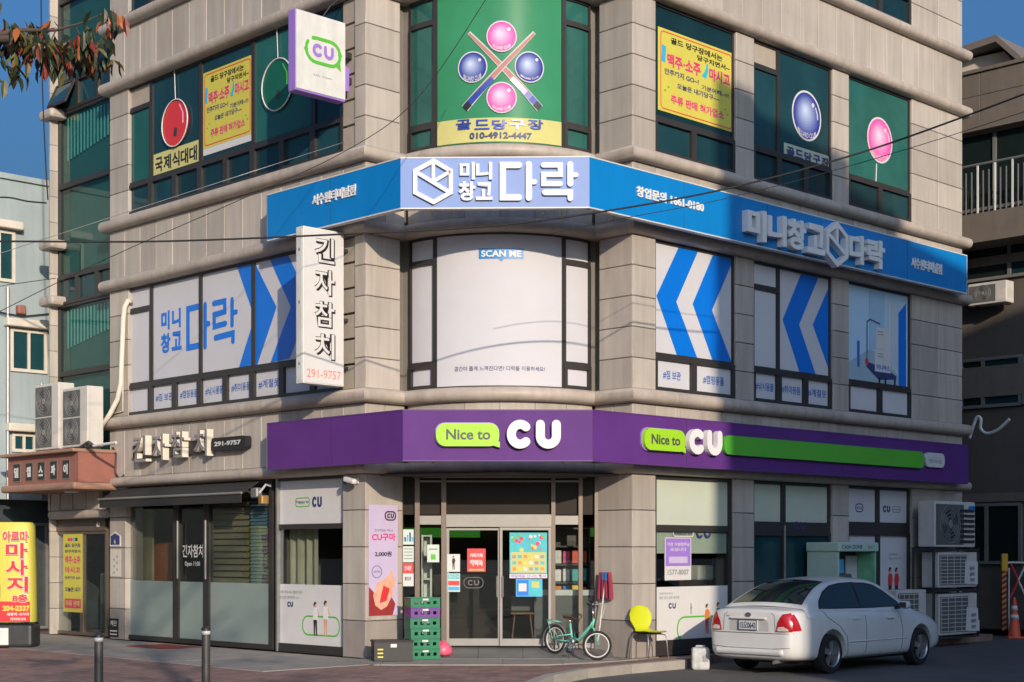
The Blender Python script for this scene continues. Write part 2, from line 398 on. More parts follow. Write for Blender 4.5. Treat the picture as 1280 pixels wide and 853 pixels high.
# ---- core wall behind the cladding
foot = [FL.pt(-LEN_L, .14), FL.pt(-.10, .14)] + [FRi.pt(inD+.06, .14)] + [arc_pt(u, .14) for u in [(-UH+.16)+k*(2*UH-.32)/12 for k in range(13)]] + \
       [FLi.pt(-inD-.06, .14), FR.pt(.10, .14), FR.pt(LEN_R-.01, .14), FR.pt(LEN_R-.01, 8), FL.pt(-LEN_L, 9)]
MB().prismz([p.to_2d()[:] for p in foot], 3.0, 17.5).obj('wall', MORTAR, B, I4)
# ---- string courses swept round the corner
outline = [FL.pt(-LEN_L-.17, 0), FL.pt(0, 0), Q1] + [arc_pt(-UH+(k+.5)*2*UH/20) for k in range(20)] + [Q2, FR.pt(0, 0), FR.pt(LEN_R+.14, 0)]
def sweep(mb, path, prof, zbase):
    P = [p.to_2d() for p in path]; n = len(P); m_ = len(prof); vs_ = []; fs = []
    def nr(a, b): d = (b-a).normalized(); return Vector((d.y, -d.x))
    for i in range(n):
        if i == 0: k = nr(P[0], P[1])
        elif i == n-1: k = nr(P[-2], P[-1])
        else:
            a, b = nr(P[i-1], P[i]), nr(P[i], P[i+1]); k = (a+b).normalized(); k = k/max(k.dot(a), .4)
        for o, z in prof: vs_.append((P[i].x+k.x*o, P[i].y+k.y*o, zbase+z))
    for i in range(n-1):
        for j in range(m_-1): fs.append((i*m_+j, (i+1)*m_+j, (i+1)*m_+j+1, i*m_+j+1))
    fs += [list(range(m_)), [(n-1)*m_+j for j in range(m_-1, -1, -1)]]
    return mb.add(vs_, fs)
def prof_round(h, d): return [(-.13, 0)] + [(d*(.25+.75*math.sin(math.pi*k/8)), h*(.5-.5*math.cos(math.pi*k/8))) for k in range(9)] + [(-.13, h)]
LEV = [(Z1a, Z1b-Z1a, .15), (Z2a, Z2b-Z2a, .17), (Z3a, Z3b-Z3a, .17), (Z2a+FLH, .23, .17), (Z3a+FLH, .23, .17), (Z2a+2*FLH, .23, .17), (Z3a+2*FLH, .23, .17)]
core_line = [FL.pt(-1.0, 0), FL.pt(0, 0), Q1] + [arc_pt(-UH+(k+.5)*2*UH/20) for k in range(20)] + [Q2, FR.pt(0, 0), FR.pt(1.0, 0)]
def ledge_runs(f, a, b, n): return [[f.pt(a+(b-a)*k/n+.003, 0), f.pt(a+(b-a)*(k+1)/n-.003, 0)] for k in range(n)]
for z, h, d in LEV:
    for run in ledge_runs(FL, -LEN_L-.17, -1.003, 6)+[core_line]+ledge_runs(FR, 1.003, LEN_R+.14, 8):
        sweep(MB(), run, prof_round(h, d), z).obj('ledge', LEDGE, B, I4, True, 50)
# ---- cladding panels
def clad(f, x0, x1, z0, z1, m_=None, th=.12):
    g = .0055
    MB().panel(x0+g, x1-g, z0+g, z1-g, 0, th, .009).obj('stone_panel', m_ or STONE, B, f.m)
def rows(f, x0, x1, z0, z1, n, m_=None):
    for k in range(n): clad(f, x0, x1, z0+(z1-z0)*k/n, z0+(z1-z0)*(k+1)/n, m_)
def cols(f, x0, x1, z0, z1, wd):
    n = max(1, round((x1-x0)/wd))
    for k in range(n): clad(f, x0+(x1-x0)*k/n, x0+(x1-x0)*(k+1)/n, z0, z1)
def clad_arc(u0, u1, z0, z1):
    mb = MB()
    n = 3; vs_ = []; fs = []
    for k in range(n+1):
        u = u0+.004+(u1-u0-.008)*k/n
        for y, z in ((0, z0+.004), (0, z1-.004), (.12, z1-.004), (.12, z0+.004)): vs_.append(arc_pt(u, y, z))
    for k in range(n):
        for q in range(4): fs.append((k*4+q, k*4+(q+1) % 4, (k+1)*4+(q+1) % 4, (k+1)*4+q)[::-1])
    fs += [(0, 1, 2, 3), (n*4+3, n*4+2, n*4+1, n*4)]
    mb.add(vs_, fs).obj('stone_panel', STONE, B, I4)
xw0 = FL.ax(160.5); xw1 = FL.ax(443)        # left facade window strip
rp = [FR.ax(q) for q in (820, 920, 943, 1041, 1061.5, 1140)]
for k in range(3):
    za, zb = Z2b+k*FLH, Z3a+k*FLH
    rows(FL, -LEN_L, xw0, za, zb, 5); rows(FL, xw1, 0, za, zb, 5)
    rows(FRi, 0, inD-.12, za, zb, 5); rows(FLi, -inD+.12, 0, za, zb, 5)
    rows(FR, 0, rp[0], za, zb, 5); rows(FR, rp[1], rp[2], za, zb, 5); rows(FR, rp[3], rp[4], za, zb, 5)
    xm = FR.ax(1173); rows(FR, rp[5], xm, za, zb, 5); rows(FR, xm, LEN_R, za, zb, 5)
for za, zb in ((Z1b, Z2a), (Z3b, Z2a+FLH), (Z3b+FLH, Z2a+2*FLH)):
    cols(FL, -LEN_L, 0, za, zb, .6); cols(FRi, 0, inD-.02, za, zb, .5); cols(FLi, -inD+.02, 0, za, zb, .5); cols(FR, 0, LEN_R, za, zb, .59)
    for j in range(6): clad_arc(-UH+.05+j*(2*UH-.1)/6, -UH+.05+(j+1)*(2*UH-.1)/6, za, zb)
# ---- upper storeys past the frame: one smooth band
for f, a, b in ((FL, -LEN_L, 0), (FR, 0, LEN_R)): cols(f, a, b, Z3b+2*FLH, 17.2, 1.2)
# right end return wall
fe = Frame(FR.pt(LEN_R, 0).to_2d(), FR.y.to_2d())
for k in range(3): 
    rows(fe, .13, 1.5, Z2b+k*FLH, Z3a+k*FLH, 5)
rows(fe, .13, 1.5, 0, Z1a, 5)
for za, zb in ((Z1b, Z2a), (Z3b, Z2a+FLH), (Z3b+FLH, Z2a+2*FLH)): clad(fe, .13, 1.5, za, zb)
# ---- windows
def window(f, cells, parent=B, fmap=None, glassm=TEAL, y0=.045, y1=.125):
    """cells: (x0,x1,z0,z1,material,bar,proud)"""
    fr_ = MB()
    for c in cells: fr_.ring(c[0], c[1], c[2], c[3], c[5], y0-c[6], y1)
    if fmap: fr_ = arcify(fr_)
    M_ = I4 if fmap else f.m
    w_ = fr_.obj('window', ALU, parent, M_)
    for c in cells:
        b = c[5]-.004
        if fmap:
            n = 12 if c[1]-c[0] > .8 else 4; uu = [c[0]+b+(c[1]-c[0]-2*b)*k/n for k in range(n+1)]
            p_ = MB().add([arc_pt(u, .075, c[2]+b) for u in uu]+[arc_pt(u, .075, c[3]-b) for u in uu], [(k, k+1, n+2+k, n+1+k) for k in range(n)])
        else: p_ = MB().box(c[0]+b, c[1]-b, .072, .084, c[2]+b, c[3]-b)
        p_.obj('pane', c[4], w_, M_, bool(fmap))
    return w_
def arcify(mb):      # subdivide long boxes, then bend them onto the bay
    bm = bmesh.new(); vv = [bm.verts.new(q) for q in mb.v]
    for q in mb.f: bm.faces.new([vv[i] for i in q])
    for k in range(-8, 9): bmesh.ops.bisect_plane(bm, geom=list(bm.verts)+list(bm.edges)+list(bm.faces), plane_co=(k*UH/8.01, 0, 0), plane_no=(1, 0, 0))
    bm.verts.index_update(); o = MB()
    o.add([arc_pt(*q.co) for q in bm.verts], [[q.index for q in q2.verts] for q2 in bm.faces]); bm.free(); return o
OPAQ = mat('beige_vent_panel', (.36, .31, .25), .6, var=.1, scale=4)
def left_strip(k, fmain, fsmall, fc):
    za, zb = Z2b+k*FLH, Z3a+k*FLH; zt = za+.60; cells = []
    xs = [FL.ax(q, .05) for q in (160.5, 189, 250.5, 316.5, 392, 430)]
    b = .05
    # first narrow column carries an extra top light
    cells.append((xs[0], xs[1], zt, zb-.46, fc[0], b, .01)); cells.append((xs[0], xs[1], zb-.46, zb, fc[5], b, 0))
    for j in range(1, 5): cells.append((xs[j], xs[j+1], zt, zb, fc[j], b, 0))
    lo = [xs[0], xs[1], (xs[1]+xs[2])/2, xs[2], (xs[2]+xs[3])/2, xs[3], (xs[3]+xs[4])/2, xs[4], xs[5]]
    for j in range(8): cells.append((lo[j], lo[j+1], za, zt, fsmall, .07, .03))
    w_ = window(FL, cells)
    # beige panels with dark gaps in the narrow strip beside the pier
    for j in range(6): MB().box(xs[5]+.006, xw1-.004, .03, .125, za+(zb-za)*j/6+.02, za+(zb-za)*(j+1)/6-.02).obj('strip_panel', OPAQ, w_, FL.m)
    return w_
left_strip(0, FILMW, FILMW, [FILMW, FILMW, FILMW, FILMW, FILMW, FILMW])
left_strip(1, TEAL, TEAL, [TEALG, TEAL, TEAL, TEALG, TEAL, OPAQ])
left_strip(2, TEAL, TEAL, [TEAL]*6)
def right_bays(k, m1, m2a, m2b, m2t, m3, ms):
    za, zb = Z2b+k*FLH, Z3a+k*FLH; zt = za+.60; b = .05
    xa, xb = rp[0], rp[1]; xm = FR.ax(869)
    window(FR, [(xa, xb, zt, zb, m1, b, 0), (xa, xm, za, zt, ms, .07, .03), (xm, xb, za, zt, ms, .07, .03)])
    xa, xb = rp[2], rp[3]; xm = FR.ax(975.5); x2 = (xm+xb)/2
    window(FR, [(xa, xm, zt, zb-.46, m2a, b, .01), (xa, xm, zb-.46, zb, m2t, b, 0), (xm, xb, zt, zb, m2b, b, 0),
                (xa, xm, za, zt, ms, .07, .03), (xm, x2, za, zt, ms, .07, .03), (x2, xb, za, zt, ms, .07, .03)])
    xa, xb = rp[4], rp[5]; xm = (xa+xb)/2
    window(FR, [(xa, xb, zt, zb, m3, b, 0), (xa, xm, za, zt, ms, .07, .03), (xm, xb, za, zt, ms, .07, .03)])
right_bays(0, FILMW, FILMW, FILMW, FILMW, FILML, FILMW)
right_bays(1, TEAL, TEAL, TEAL, OPAQ, TEALG, TEAL)
right_bays(2, TEAL, TEAL, TEAL, TEAL, TEAL, TEAL)
ub = [arc_u(q, .05) for q in (512, 544, 704.5, 738)]
def bay(k, side, mid, low):
    za, zb = Z2b+k*FLH, Z3a+k*FLH; zt = za+.42; b = .045
    cells = [(ub[1], ub[2], za, zb, mid, .03, 0)]
    for a, e in ((ub[0], ub[1]), (ub[2], ub[3])):
        cells += [(a, e, zt, zb-.42, side, b, .01), (a, e, zb-.42, zb, side, b, 0), (a, e, za, zt, low, .07, .02)]
    window(None, cells, fmap=True)
bay(0, FILMW, FILMW, FILMW); bay(1, TEALG, GREENP, TEALG); bay(2, TEAL, TEAL, TEAL)
# dotted rope-light trim beside the second floor bay
# ---- stairwell glazing at the far left
yS = .22
xs0, xs1 = FL.ax(74, yS), -LEN_L-.01
st = thing('stairwell_glazing', 'tall teal stairwell glazing at the left end of the beige building', 'window', FL.m, ((xs0+xs1)/2, yS, 3.0))
fr_ = MB(); zl = [3.6, 5.55, 7.02, 7.62, 9.55, 11.12, 11.74, 13.5, 15.6]
for a, b_ in zip(zl[:-1], zl[1:]):
    small = b_-a < .7
    if small:
        for j in range(3):
            c0, c1 = xs0+(xs1-xs0)*j/3, xs0+(xs1-xs0)*(j+1)/3
            fr_.ring(c0, c1, a, b_, .06, yS-.05, yS+.08)
            if j == 0 and a > 10:       # vent sash tilted open
                Ms = FL.m @ Matrix.Translation(((c0+c1)/2, yS-.055, b_-.03)) @ Matrix.Rotation(R(-24), 4, 'X'); hw = (c1-c0)/2-.02
                vs1 = MB().ring(-hw, hw, -.56, 0, .05, -.03, .01).obj('vent_sash', ALU, st, Ms); MB().box(-hw+.045, hw-.045, -.014, -.006, -.515, -.045).obj('pane', TEAL, vs1, Ms)
            MB().box(c0+.056, c1-.056, yS+.01, yS+.02, a+.056, b_-.056).obj('pane', TEAL, st, FL.m)
    else:
        fr_.ring(xs0, xs1, a, b_, .055, yS-.03, yS+.08)
        MB().add([(xs0+.05, yS+.02, a+.05), (xs1-.05, yS+.02, a+.05), (xs1-.05, yS+.02, b_-.05), (xs0+.05, yS+.02, b_-.05)], [(0, 1, 2, 3)]).obj('pane', GLT, st, FL.m)
        if a in (5.55, 9.55):
            for k in range(15): xk = xs0+.25+(xs1-xs0-.4)*k/15; MB().box(xk, xk+.05, yS+.055, yS+.062, a+.55+.02*k, b_-.12).obj('pale_slat', WHITEG, st, FL.m)  # pale upright slats just behind the tinted pane
fr_.obj('frame', ALU, st, FL.m)
# slim stone pier at the left end, with stubs of the ledges
for k in range(30):
    z0 = k*.55
    if z0 > 16.5: break
    clad(FL, -STL, xs0-.02, z0, min(z0+.55, 17), None, .5)
for z, h, d in LEV[1:]:
    MB().rbox(-STL-.30, -STL+.28, -.12, .3, z, z+h*.9, .07).obj('ledge', LEDGE, B, FL.m)
MB().box(-STL+.03, -LEN_L, .32, 4, 3.0, 17.2).obj('wall', MORTAR, B, FL.m)
# small open vent sash in the stairwell (third floor)
# ---- ground floor piers
gz = [0, .62, 1.23, 1.84, 2.45, Z1a]
def gpier(f, x0, x1):
    for k in range(5): clad(f, x0, x1, gz[k], gz[k+1], STONEB if k == 0 else STONE, .16)
gl0 = FL.ax(157); gl1 = FL.ax(340.5); gl2 = FL.ax(428)
gpier(FL, -LEN_L, gl0); gpier(FL, gl2, 0)
gpier(FRi, 0, .80); gpier(FLi, -.80, 0)
for a, b_ in ((0, rp[0]), (FR.ax(917), FR.ax(943)), (rp[3], rp[4]), (rp[5], FR.ax(1173)), (FR.ax(1173), LEN_R)): gpier(FR, a, b_)
core = MB()
for f, a, b_ in ((FL, -LEN_L+.01, gl0-.01), (FL, gl2+.01, -.1)): MB().box(a, b_, .14, .4, 0, 3.02).obj('pier_core', MORTAR, B, f.m)
for a, b_ in ((.1, rp[0]-.01), (FR.ax(917)+.01, FR.ax(943)-.01), (rp[3]+.01, rp[4]-.01), (rp[5]+.01, LEN_R-.02)): MB().box(a, b_, .14, .4, 0, 3.02).obj('pier_core', MORTAR, B, FR.m)
# ---- store shell behind the glass: walls, floor
def wall_seg(a, b, z0, z1, m_, th=.1, name='inner_wall'):
    d = (b-a); f = Frame(a.to_2d(), d.to_2d()); MB().box(0, d.length, 0, th, z0, z1).obj(name, m_, B, f.m)
SHOPW = mat('shop_wall', (.10, .09, .08), .8, var=.15)
pA, pB, pC_, pD = FL.pt(gl1+.02, .3), FL.pt(gl1+.02, 4.2), FR.pt(8.8, 4.2), FR.pt(8.8, .3)
wall_seg(pA, pB, 0, 3, SHOPW); wall_seg(pB, pC_, 0, 3, SHOPW); wall_seg(pC_, pD, 0, 3, SHOPW)
rA, rB, rC = FL.pt(-LEN_L+.1, .3), FL.pt(-LEN_L+.1, 3.2), FL.pt(gl1-.12, 3.2)
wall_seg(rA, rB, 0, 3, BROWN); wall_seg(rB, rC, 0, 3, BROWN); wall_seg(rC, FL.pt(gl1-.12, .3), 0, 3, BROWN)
tile = mat('shop_floor_tile', (.16, .15, .14), .3, var=.1)
MB().prismz([q.to_2d()[:] for q in (FL.pt(gl1+.1, .2), FRi.pt(.8, .3), FLi.pt(-.8, .3), FR.pt(8.7, .2), pC_, pB)], .02, .17).obj('shop_floor', tile, B, I4)
MB().prismz([q.to_2d()[:] for q in (rA, rB, rC, FL.pt(gl1-.12, .3))], .0, .10).obj('shop_floor', tile, B, I4)
# ================================================================== GROUND FLOOR SHOP FRONTS
def letters(parent, f, body, x0, x1, z0, z1, y, depth, m_, bold=.02, gap=.06, name='letter'):
    n = len(body); wd = (x1-x0)/n
    for i, ch in enumerate(body):
        if ch == ' ': continue
        put_text(MB(), ch, x0+wd*(i+gap), x0+wd*(i+1-gap), z0, z1, y, depth, bold).obj(name, m_, parent, f.m)
def words(parent, f, body, x0, x1, z0, z1, y, m_, bold=.012, keep=False, name='lettering'):
    return put_text(MB(), body, x0, x1, z0, z1, y, 0, bold, keep).obj(name, m_, parent, f.m) if len(body) < 2 else tag(put_text(MB(), body, x0, x1, z0, z1, y, 0, bold, keep).obj(name, m_, parent, f.m), kind='stuff')
def words_px(parent, f, body, a, b, yt, yb, off, m_, bold=.012, name='lettering'):
    """rectangle given by its left and right photo columns and the rows at its left end"""
    x0, z1 = f.at(a, yt, off); _, z0 = f.at(a, yb, off); x1 = f.ax(b, off)
    return words(parent, f, body, x0, x1, z0, z1, off, m_, bold, name=name)
def poly_px(parent, f, pts, off, m_, name, th=.003):
    return MB().prism([f.at(px, py, off) for px, py in pts], off, off+th).obj(name, m_, parent, f.m)
def cu_logo(parent, f, x0, x1, z0, z1, y, depth, m_, wfac=.26, name='letter', thing_=None):
    """rounded C and U"""
    w_ = (x1-x0); h = z1-z0; sw = h*wfac; cw = w_*.50
    rx, rz = (cw-sw)/2*.96, (h-sw)/2; cx, cz = x0+cw/2-.01*w_, (z0+z1)/2
    pts = [(cx+rx*1.02*math.cos(R(a)), cz+rz*math.sin(R(a))) for a in range(48, 313, 12)]
    MB().stroke(pts, sw, y, y+depth).obj(name, m_, parent, f.m)
    ux0, ux1 = x0+w_*.535+sw/2, x1-sw/2; ur = (ux1-ux0)/2; ucx = (ux0+ux1)/2; zb = z0+sw/2+ur
    pts = [(ux0, z1-sw/2)] + [(ucx+ur*math.cos(R(a)), zb+ur*math.sin(R(a))) for a in range(180, 361, 15)] + [(ux1, z1-sw/2)]
    MB().stroke(pts, sw, y, y+depth).obj(name, m_, parent, f.m)
def rrect(x0, x1, z0, z1, r, n=5):
    r = min(r, (x1-x0)/2, (z1-z0)/2); o = []
    for cx, cz, a0 in ((x1-r, z1-r, 0), (x0+r, z1-r, 90), (x0+r, z0+r, 180), (x1-r, z0+r, 270)):
        o += [(cx+r*math.cos(R(a0+90*k/n)), cz+r*math.sin(R(a0+90*k/n))) for k in range(n+1)]
    return o
def bubble(mb, x0, x1, z0, z1, y0, y1, tail=1):
    mb.prism(rrect(x0, x1, z0, z1, (z1-z0)*.42), y0, y1); t = (z1-z0)*.22
    if tail: mb.prism([(x1-t*1.6, z0+.02), (x1+t*.1, z0+t), (x1+t*.15, z0-t*.25)], y0+.002, y1)
    return mb
def outline_bubble(parent, f, x0, x1, z0, z1, y, m_, wd, tail=True, name='speech_outline'):
    mb = MB().stroke(rrect(x0, x1, z0, z1, (z1-z0)*.45), wd, y, y+.004, closed=True)
    return mb.obj(name, m_, parent, f.m)
def figure(parent, f, x, z, h, y, top, legs, skin, hair, flip=1):
    """printed standing figure on a poster: hair, head, torso, arm, two legs"""
    q = lambda pts, m_, n, dy: MB().prism([(x+flip*a*h, z+b*h) for a, b in pts], y-dy, y+.002).obj(n, m_, parent, f.m)
    q([(-.07,.0),(-.03,.0),(-.01,.48),(-.09,.5)], legs, 'printed_figure', .001); q([(.03,.0),(.075,.0),(.07,.5),(-.01,.5)], legs, 'printed_figure', .0015)
    q([(-.10,.46),(.09,.46),(.11,.62),(.08,.80),(-.08,.80),(-.12,.62)], top, 'printed_figure', .002)
    q([(.08,.78),(.12,.76),(.19,.60),(.14,.57)], skin, 'printed_figure', .0025)
    q([(.055*math.cos(k*.785), .89+.07*math.sin(k*.785)) for k in range(8)], skin, 'printed_figure', .003)
    q([(-.07,.84),(-.03,.88),(.03,.93),(.06,.93),(.02,.98),(-.05,.97),(-.085,.90)], hair, 'printed_figure', .0035)
SKIN = mat('print_skin', (.62, .34, .24), .5); HAIR = mat('print_hair', (.04, .02, .02), .5); TOPW = mat('print_white', (.7, .7, .7), .5)
ORNG = mat('print_orange', (.62, .18, .05), .5); TEALP = mat('print_teal', (.03, .22, .28), .5); GREYP = mat('print_grey', (.25, .25, .27), .5)

# ---- restaurant glazing, left facade
zc = 2.75
rg = thing('restaurant_glazing', 'dark framed restaurant glazing with frosted lower half under the black awning', 'shopfront', FL.m, ((gl0+gl1)/2, .1, 0))
e_ = [FL.ax(q, .08) for q in (157, 220, 258, 340.5)]
zf = FL.at(220, 727, .1)[1]; zlo = .12
fr_ = MB()
for i in range(3): fr_.ring(e_[i]+.004, e_[i+1]-.004, .02, zc+.28, .09, .07, .17)
fr_.obj('frame', ALU, rg, FL.m)
for i in range(3):
    MB().box(e_[i]+.09, e_[i+1]-.09, .112, .120, zf, zc+.2).obj('pane', GLS, rg, FL.m)
    MB().box(e_[i]+.09, e_[i+1]-.09, .110, .122, .1, zf).obj('frosted_pane', FROST, rg, FL.m)
hb = MB(); xh = FL.ax(258, .04); 
hb.tube([(xh-.02, .03, 1.25), (xh-.02, .03, 2.35)], .022); hb.tube([(e_[1]+.13, .03, 1.25), (e_[1]+.13, .03, 2.35)], .02)
hb.obj('door_handle', ALUL, rg, FL.m)
xs_, zs_ = FL.at(240, 690, .105)
words_px(rg, FL, '긴자참치', 228, 254, 681, 697, .106, WHITE, .02); words_px(rg, FL, 'Open 11:00', 231, 250, 702, 709, .106, WHITE, .02)
# interior of the restaurant: wood screen, slatted blinds, blue louvre
iw = thing('wood_screen', 'orange wood screen standing inside the restaurant window', 'screen', FL.m, (FL.ax(197, .7), .7, .1))
MB().box(FL.ax(190, .7), FL.ax(215, .7), .7, .76, .1, 1.95).obj('board', WOOD, iw, FL.m); MB().box(FL.ax(188, .7), FL.ax(190, .7), .68, .78, .1, 2.0).obj('post', WOOD, iw, FL.m)
BLIND = mat('olive_blind', (.20, .17, .10), .7, var=.15, scale=3)
bl = thing('slatted_blind', 'olive wooden slatted blind behind the right restaurant pane', 'blind', FL.m, (FL.ax(290, .3), .3, 1.0))
for i in range(14):
    z = 1.18+i*.118
    MB().add([(FL.ax(263,.3),.28,z),(FL.ax(312,.3),.28,z),(FL.ax(312,.3),.33,z+.105),(FL.ax(263,.3),.33,z+.105)], [(0,1,2,3)]).obj('slat', BLIND, bl, FL.m)
LOUV = mat('blue_louvre', (.09, .20, .28), .5, var=.08)
lv = thing('blue_louvre', 'pale blue louvred panel at the right end of the restaurant window', 'louvre', FL.m, (FL.ax(324, .25), .25, 1.1))
for i in range(26):
    z = 1.16+i*.064
    MB().add([(FL.ax(313.5,.2),.18,z),(FL.ax(335,.2),.18,z),(FL.ax(335,.2),.215,z+.058),(FL.ax(313.5,.2),.215,z+.058)], [(0,1,2,3)]).obj('slat', LOUV, lv, FL.m)
MB().box(FL.ax(163,.5), FL.ax(190,.5), .5, .55, .1, 2.6).obj('curtain_panel', mat('olive_screen', (.22, .20, .10), .8, var=.1), iw, FL.m)
# ---- red mat
tag(MB().rbox(FL.ax(190,-.5), FL.ax(236,-.5), -1.05, -.25, .002, .014, .004).obj('door_mat', mat('red_mat', (.20, .03, .025), .9, var=.2, bump=.3), M=FL.m), 'red door mat lying before the restaurant door', 'mat')
# ---- awning
aw = thing('awning', 'black fabric awning with a thin silver front bar over the restaurant', 'awning', FL.m, (FL.ax(235), 0, 2.7))
ax0, ax1 = FL.ax(146), FL.ax(324); wO = .38; zt_, zf_ = 3.02, 2.80
MB().add([(ax0,.0,zt_),(ax1,.0,zt_),(ax1,-wO,zf_),(ax0,-wO,zf_),(ax0,.0,zt_-.02),(ax1,.0,zt_-.02),(ax1,-wO,zf_-.02),(ax0,-wO,zf_-.02)],
         [(3,2,1,0),(4,5,6,7),(0,1,5,4),(1,2,6,5),(2,3,7,6),(3,0,4,7)]).obj('canopy', GREY, aw, FL.m)
MB().box(ax0, ax1, -wO-.012, -wO+.004, zf_-.17, zf_-.022).obj('valance', GREY, aw, FL.m)
MB().tube([(ax0-.03,-wO-.02,zf_),(ax1+.03,-wO-.02,zf_)], .024).obj('front_bar', ALUL, aw, FL.m)
for xx in (ax0+.12, ax1-.04): MB().tube([(xx,-.02,2.72),(xx,-.22,2.84),(xx,-wO,zf_)], .02).obj('arm', STEELD, aw, FL.m)
MB().rbox(ax1-.06, ax1+.14, -.16, -.02, 2.72, 2.90, .03).obj('gear_box', METAL, aw, FL.m)
cl = thing('wall_lamp', 'small brass lamp beside the awning end', 'lamp', FL.m, (FL.ax(334), -.02, 2.55))
MB().rbox(FL.ax(334)-.06, FL.ax(334)+.06, -.16, -.0, 2.60, 2.76, .02).obj('housing', mat('brass', (.45, .27, .10), .4, metal=.6), cl, FL.m)
MB().tube([(FL.ax(330),-.10,2.80),(FL.ax(336),-.06,2.95),(FL.ax(339),-.0,2.92)], .02).obj('arm', WHITE, cl, FL.m)
# ---- store window in the left facade
x0, x1 = gl1+.01, gl2-.01
cw = thing('store_window', 'store window with white printed panels above and below a curtained pane', 'shopfront', FL.m, ((x0+x1)/2, .1, 0))
zt1 = FL.at(385, 655, .1)[1]; zt2 = FL.at(385, 662, .1)[1]; zm = FL.at(385, 731, .1)[1]; zb_ = FL.at(385, 806, .1)[1]
fr_ = MB(); fr_.ring(x0, x1, .01, Z1a, .05, .05, .16); fr_.box(x0+.05, x1-.05, .06, .16, zt1-.09, zt1); fr_.box(x0+.05, x1-.05, .055, .155, .06, zb_); fr_.obj('frame', ALU, cw, FL.m)
MB().box(x0+.05, x0+.09, .03, .16, .01, Z1a).obj('steel_trim', METAL, cw, FL.m)
MB().box(x0+.09, x1-.05, .098, .118, zt1, Z1a-.05).obj('printed_panel', WHITE, cw, FL.m)
MB().box(x0+.09, x1-.05, .098, .118, zb_, zm).obj('printed_panel', WHITE, cw, FL.m)
MB().box(x0+.09, x1-.05, .100, .108, zm, zt1-.09).obj('pane', GLS, cw, FL.m)
a, z1_ = FL.at(369, 623, .09); b, z0_ = FL.at(387, 633, .09); outline_bubble(cw, FL, a, b, z0_, z1_, .094, LIMED, .018)
words(cw, FL, 'Happy to', a+.03, b-.03, z0_+.04, z1_-.04, .093, INK)
a, z1_ = FL.at(390, 621, .09); b, z0_ = FL.at(402, 634, .09); cu_logo(cw, FL, a, b, z0_, z1_, .092, .004, INK, .24)
words_px(cw, FL, '언제 어디서나 좋은 친구', 349, 378, 738, 742, .094, GREYP); words_px(cw, FL, '당신의 편의점 CU', 349, 374, 744.5, 748.5, .094, GREYP)
a, z1_ = FL.at(359, 752, .09); b, z0_ = FL.at(366, 759, .09); cu_logo(cw, FL, a, b, z0_, z1_, .092, .004, INK, .26)
a, z1_ = FL.at(378, 770, .09); b, z0_ = FL.at(424, 796, .09); outline_bubble(cw, FL, a, b, z0_, z1_, .094, LIMED, .026)
for px, top, lg, hh in ((394, TOPW, BLACK, .66), (407, TOPW, SKIN, .68)):
    xx, zz = FL.at(px, 795, .09); figure(cw, FL, xx, zz, hh*.9, .094, top, lg, SKIN, HAIR)
CURT = mat('cream_curtain', (.42, .38, .26), .8, var=.12)
cu_ = thing('curtain', 'cream fabric curtain folds behind the left store window', 'curtain', FL.m, (FL.ax(372, .35), .35, 1.0))
cp = [(FL.ax(346, .35)+k*.035, .36+.035*math.sin(k*.9)+.02*math.sin(k*2.3)) for k in range(48)]
cp = [q for q in cp if q[0] < FL.ax(399, .35)]
mb = MB(); mb.add([(x, y, .8) for x, y in cp]+[(x, y, 2.6) for x, y in cp], [(i, i+1, len(cp)+i+1, len(cp)+i) for i in range(len(cp)-1)]); mb.obj('fabric', CURT, cu_, FL.m, True)
# ---- CCTV cameras
def cctv(f, px, py, lab):
    x, z = f.at(px, py, -.1); t = thing('security_camera', lab, 'camera', f.m, (x, 0, z), group='wall cameras')
    MB().rbox(-.05, .05, -.03, -.001, -.05, .05, .012).obj('mount', WHITE, t, None)
    MB().tube([(0,-.02,0),(0,-.1,.0)], .018).obj('arm', WHITE, t, None)
    o = MB().rbox(-.15, .13, -.20, -.10, -.045, .045, .03).obj('housing', WHITE, t, None); o.rotation_euler = (0, R(12), 0)
    MB().lathe([(.0,0),(.032,0),(.032,.012)], (-.155,-.15,-.033), 'X', 12).obj('lens', BLACK, t, None)
cctv(FL, 441, 601, 'white bullet security camera on the left pier under the purple sign')
# ---- corner entrance
YE = 26.2
ent = thing('store_entrance', 'recessed glass store entrance with silver sliding doors', 'entrance', I4, (-.2, YE, .17))
X = lambda px: FC.ax(px, YE)
Z = lambda py: FC.at(640, py, YE)[1]
zh0, zh1 = Z(656), Z(648)
def post(px0, px1, z0, z1, m_=ALUL, n='post', d=.1): return MB().box(X(px0), X(px1), YE-d, YE+.06, z0, z1).obj(n, m_, ent, I4)
BRZ = mat('brown_aluminium', (.16, .125, .10), .4, metal=.4, var=.1)
post(500, 504, .1, 3.02, BRZ); post(519, 525, .1, 3.02, BRZ); post(552, 558, .1, 3.02, BRZ); post(689, 694, .1, 3.02, BRZ); post(723, 728, .1, 3.02, BRZ); post(743, 747, .1, 3.02, BRZ)
MB().box(X(525), X(552), YE-.08, YE+.05, zh0, zh1+.04).obj('header', ALUL, ent, I4)
MB().box(X(558), X(689), YE-.12, YE+.05, zh0-.04, zh1+.06).obj('header', ALUL, ent, I4)
MB().box(X(694), X(723), YE-.08, YE+.05, zh0, zh1+.04).obj('header', ALUL, ent, I4)
for a, b in ((525.2, 551.8), (558.2, 688.8), (694.2, 722.8)): MB().box(X(a), X(b), YE-.10, YE-.06, 2.93, 2.96).obj('top_rail', ALUL, ent, I4)
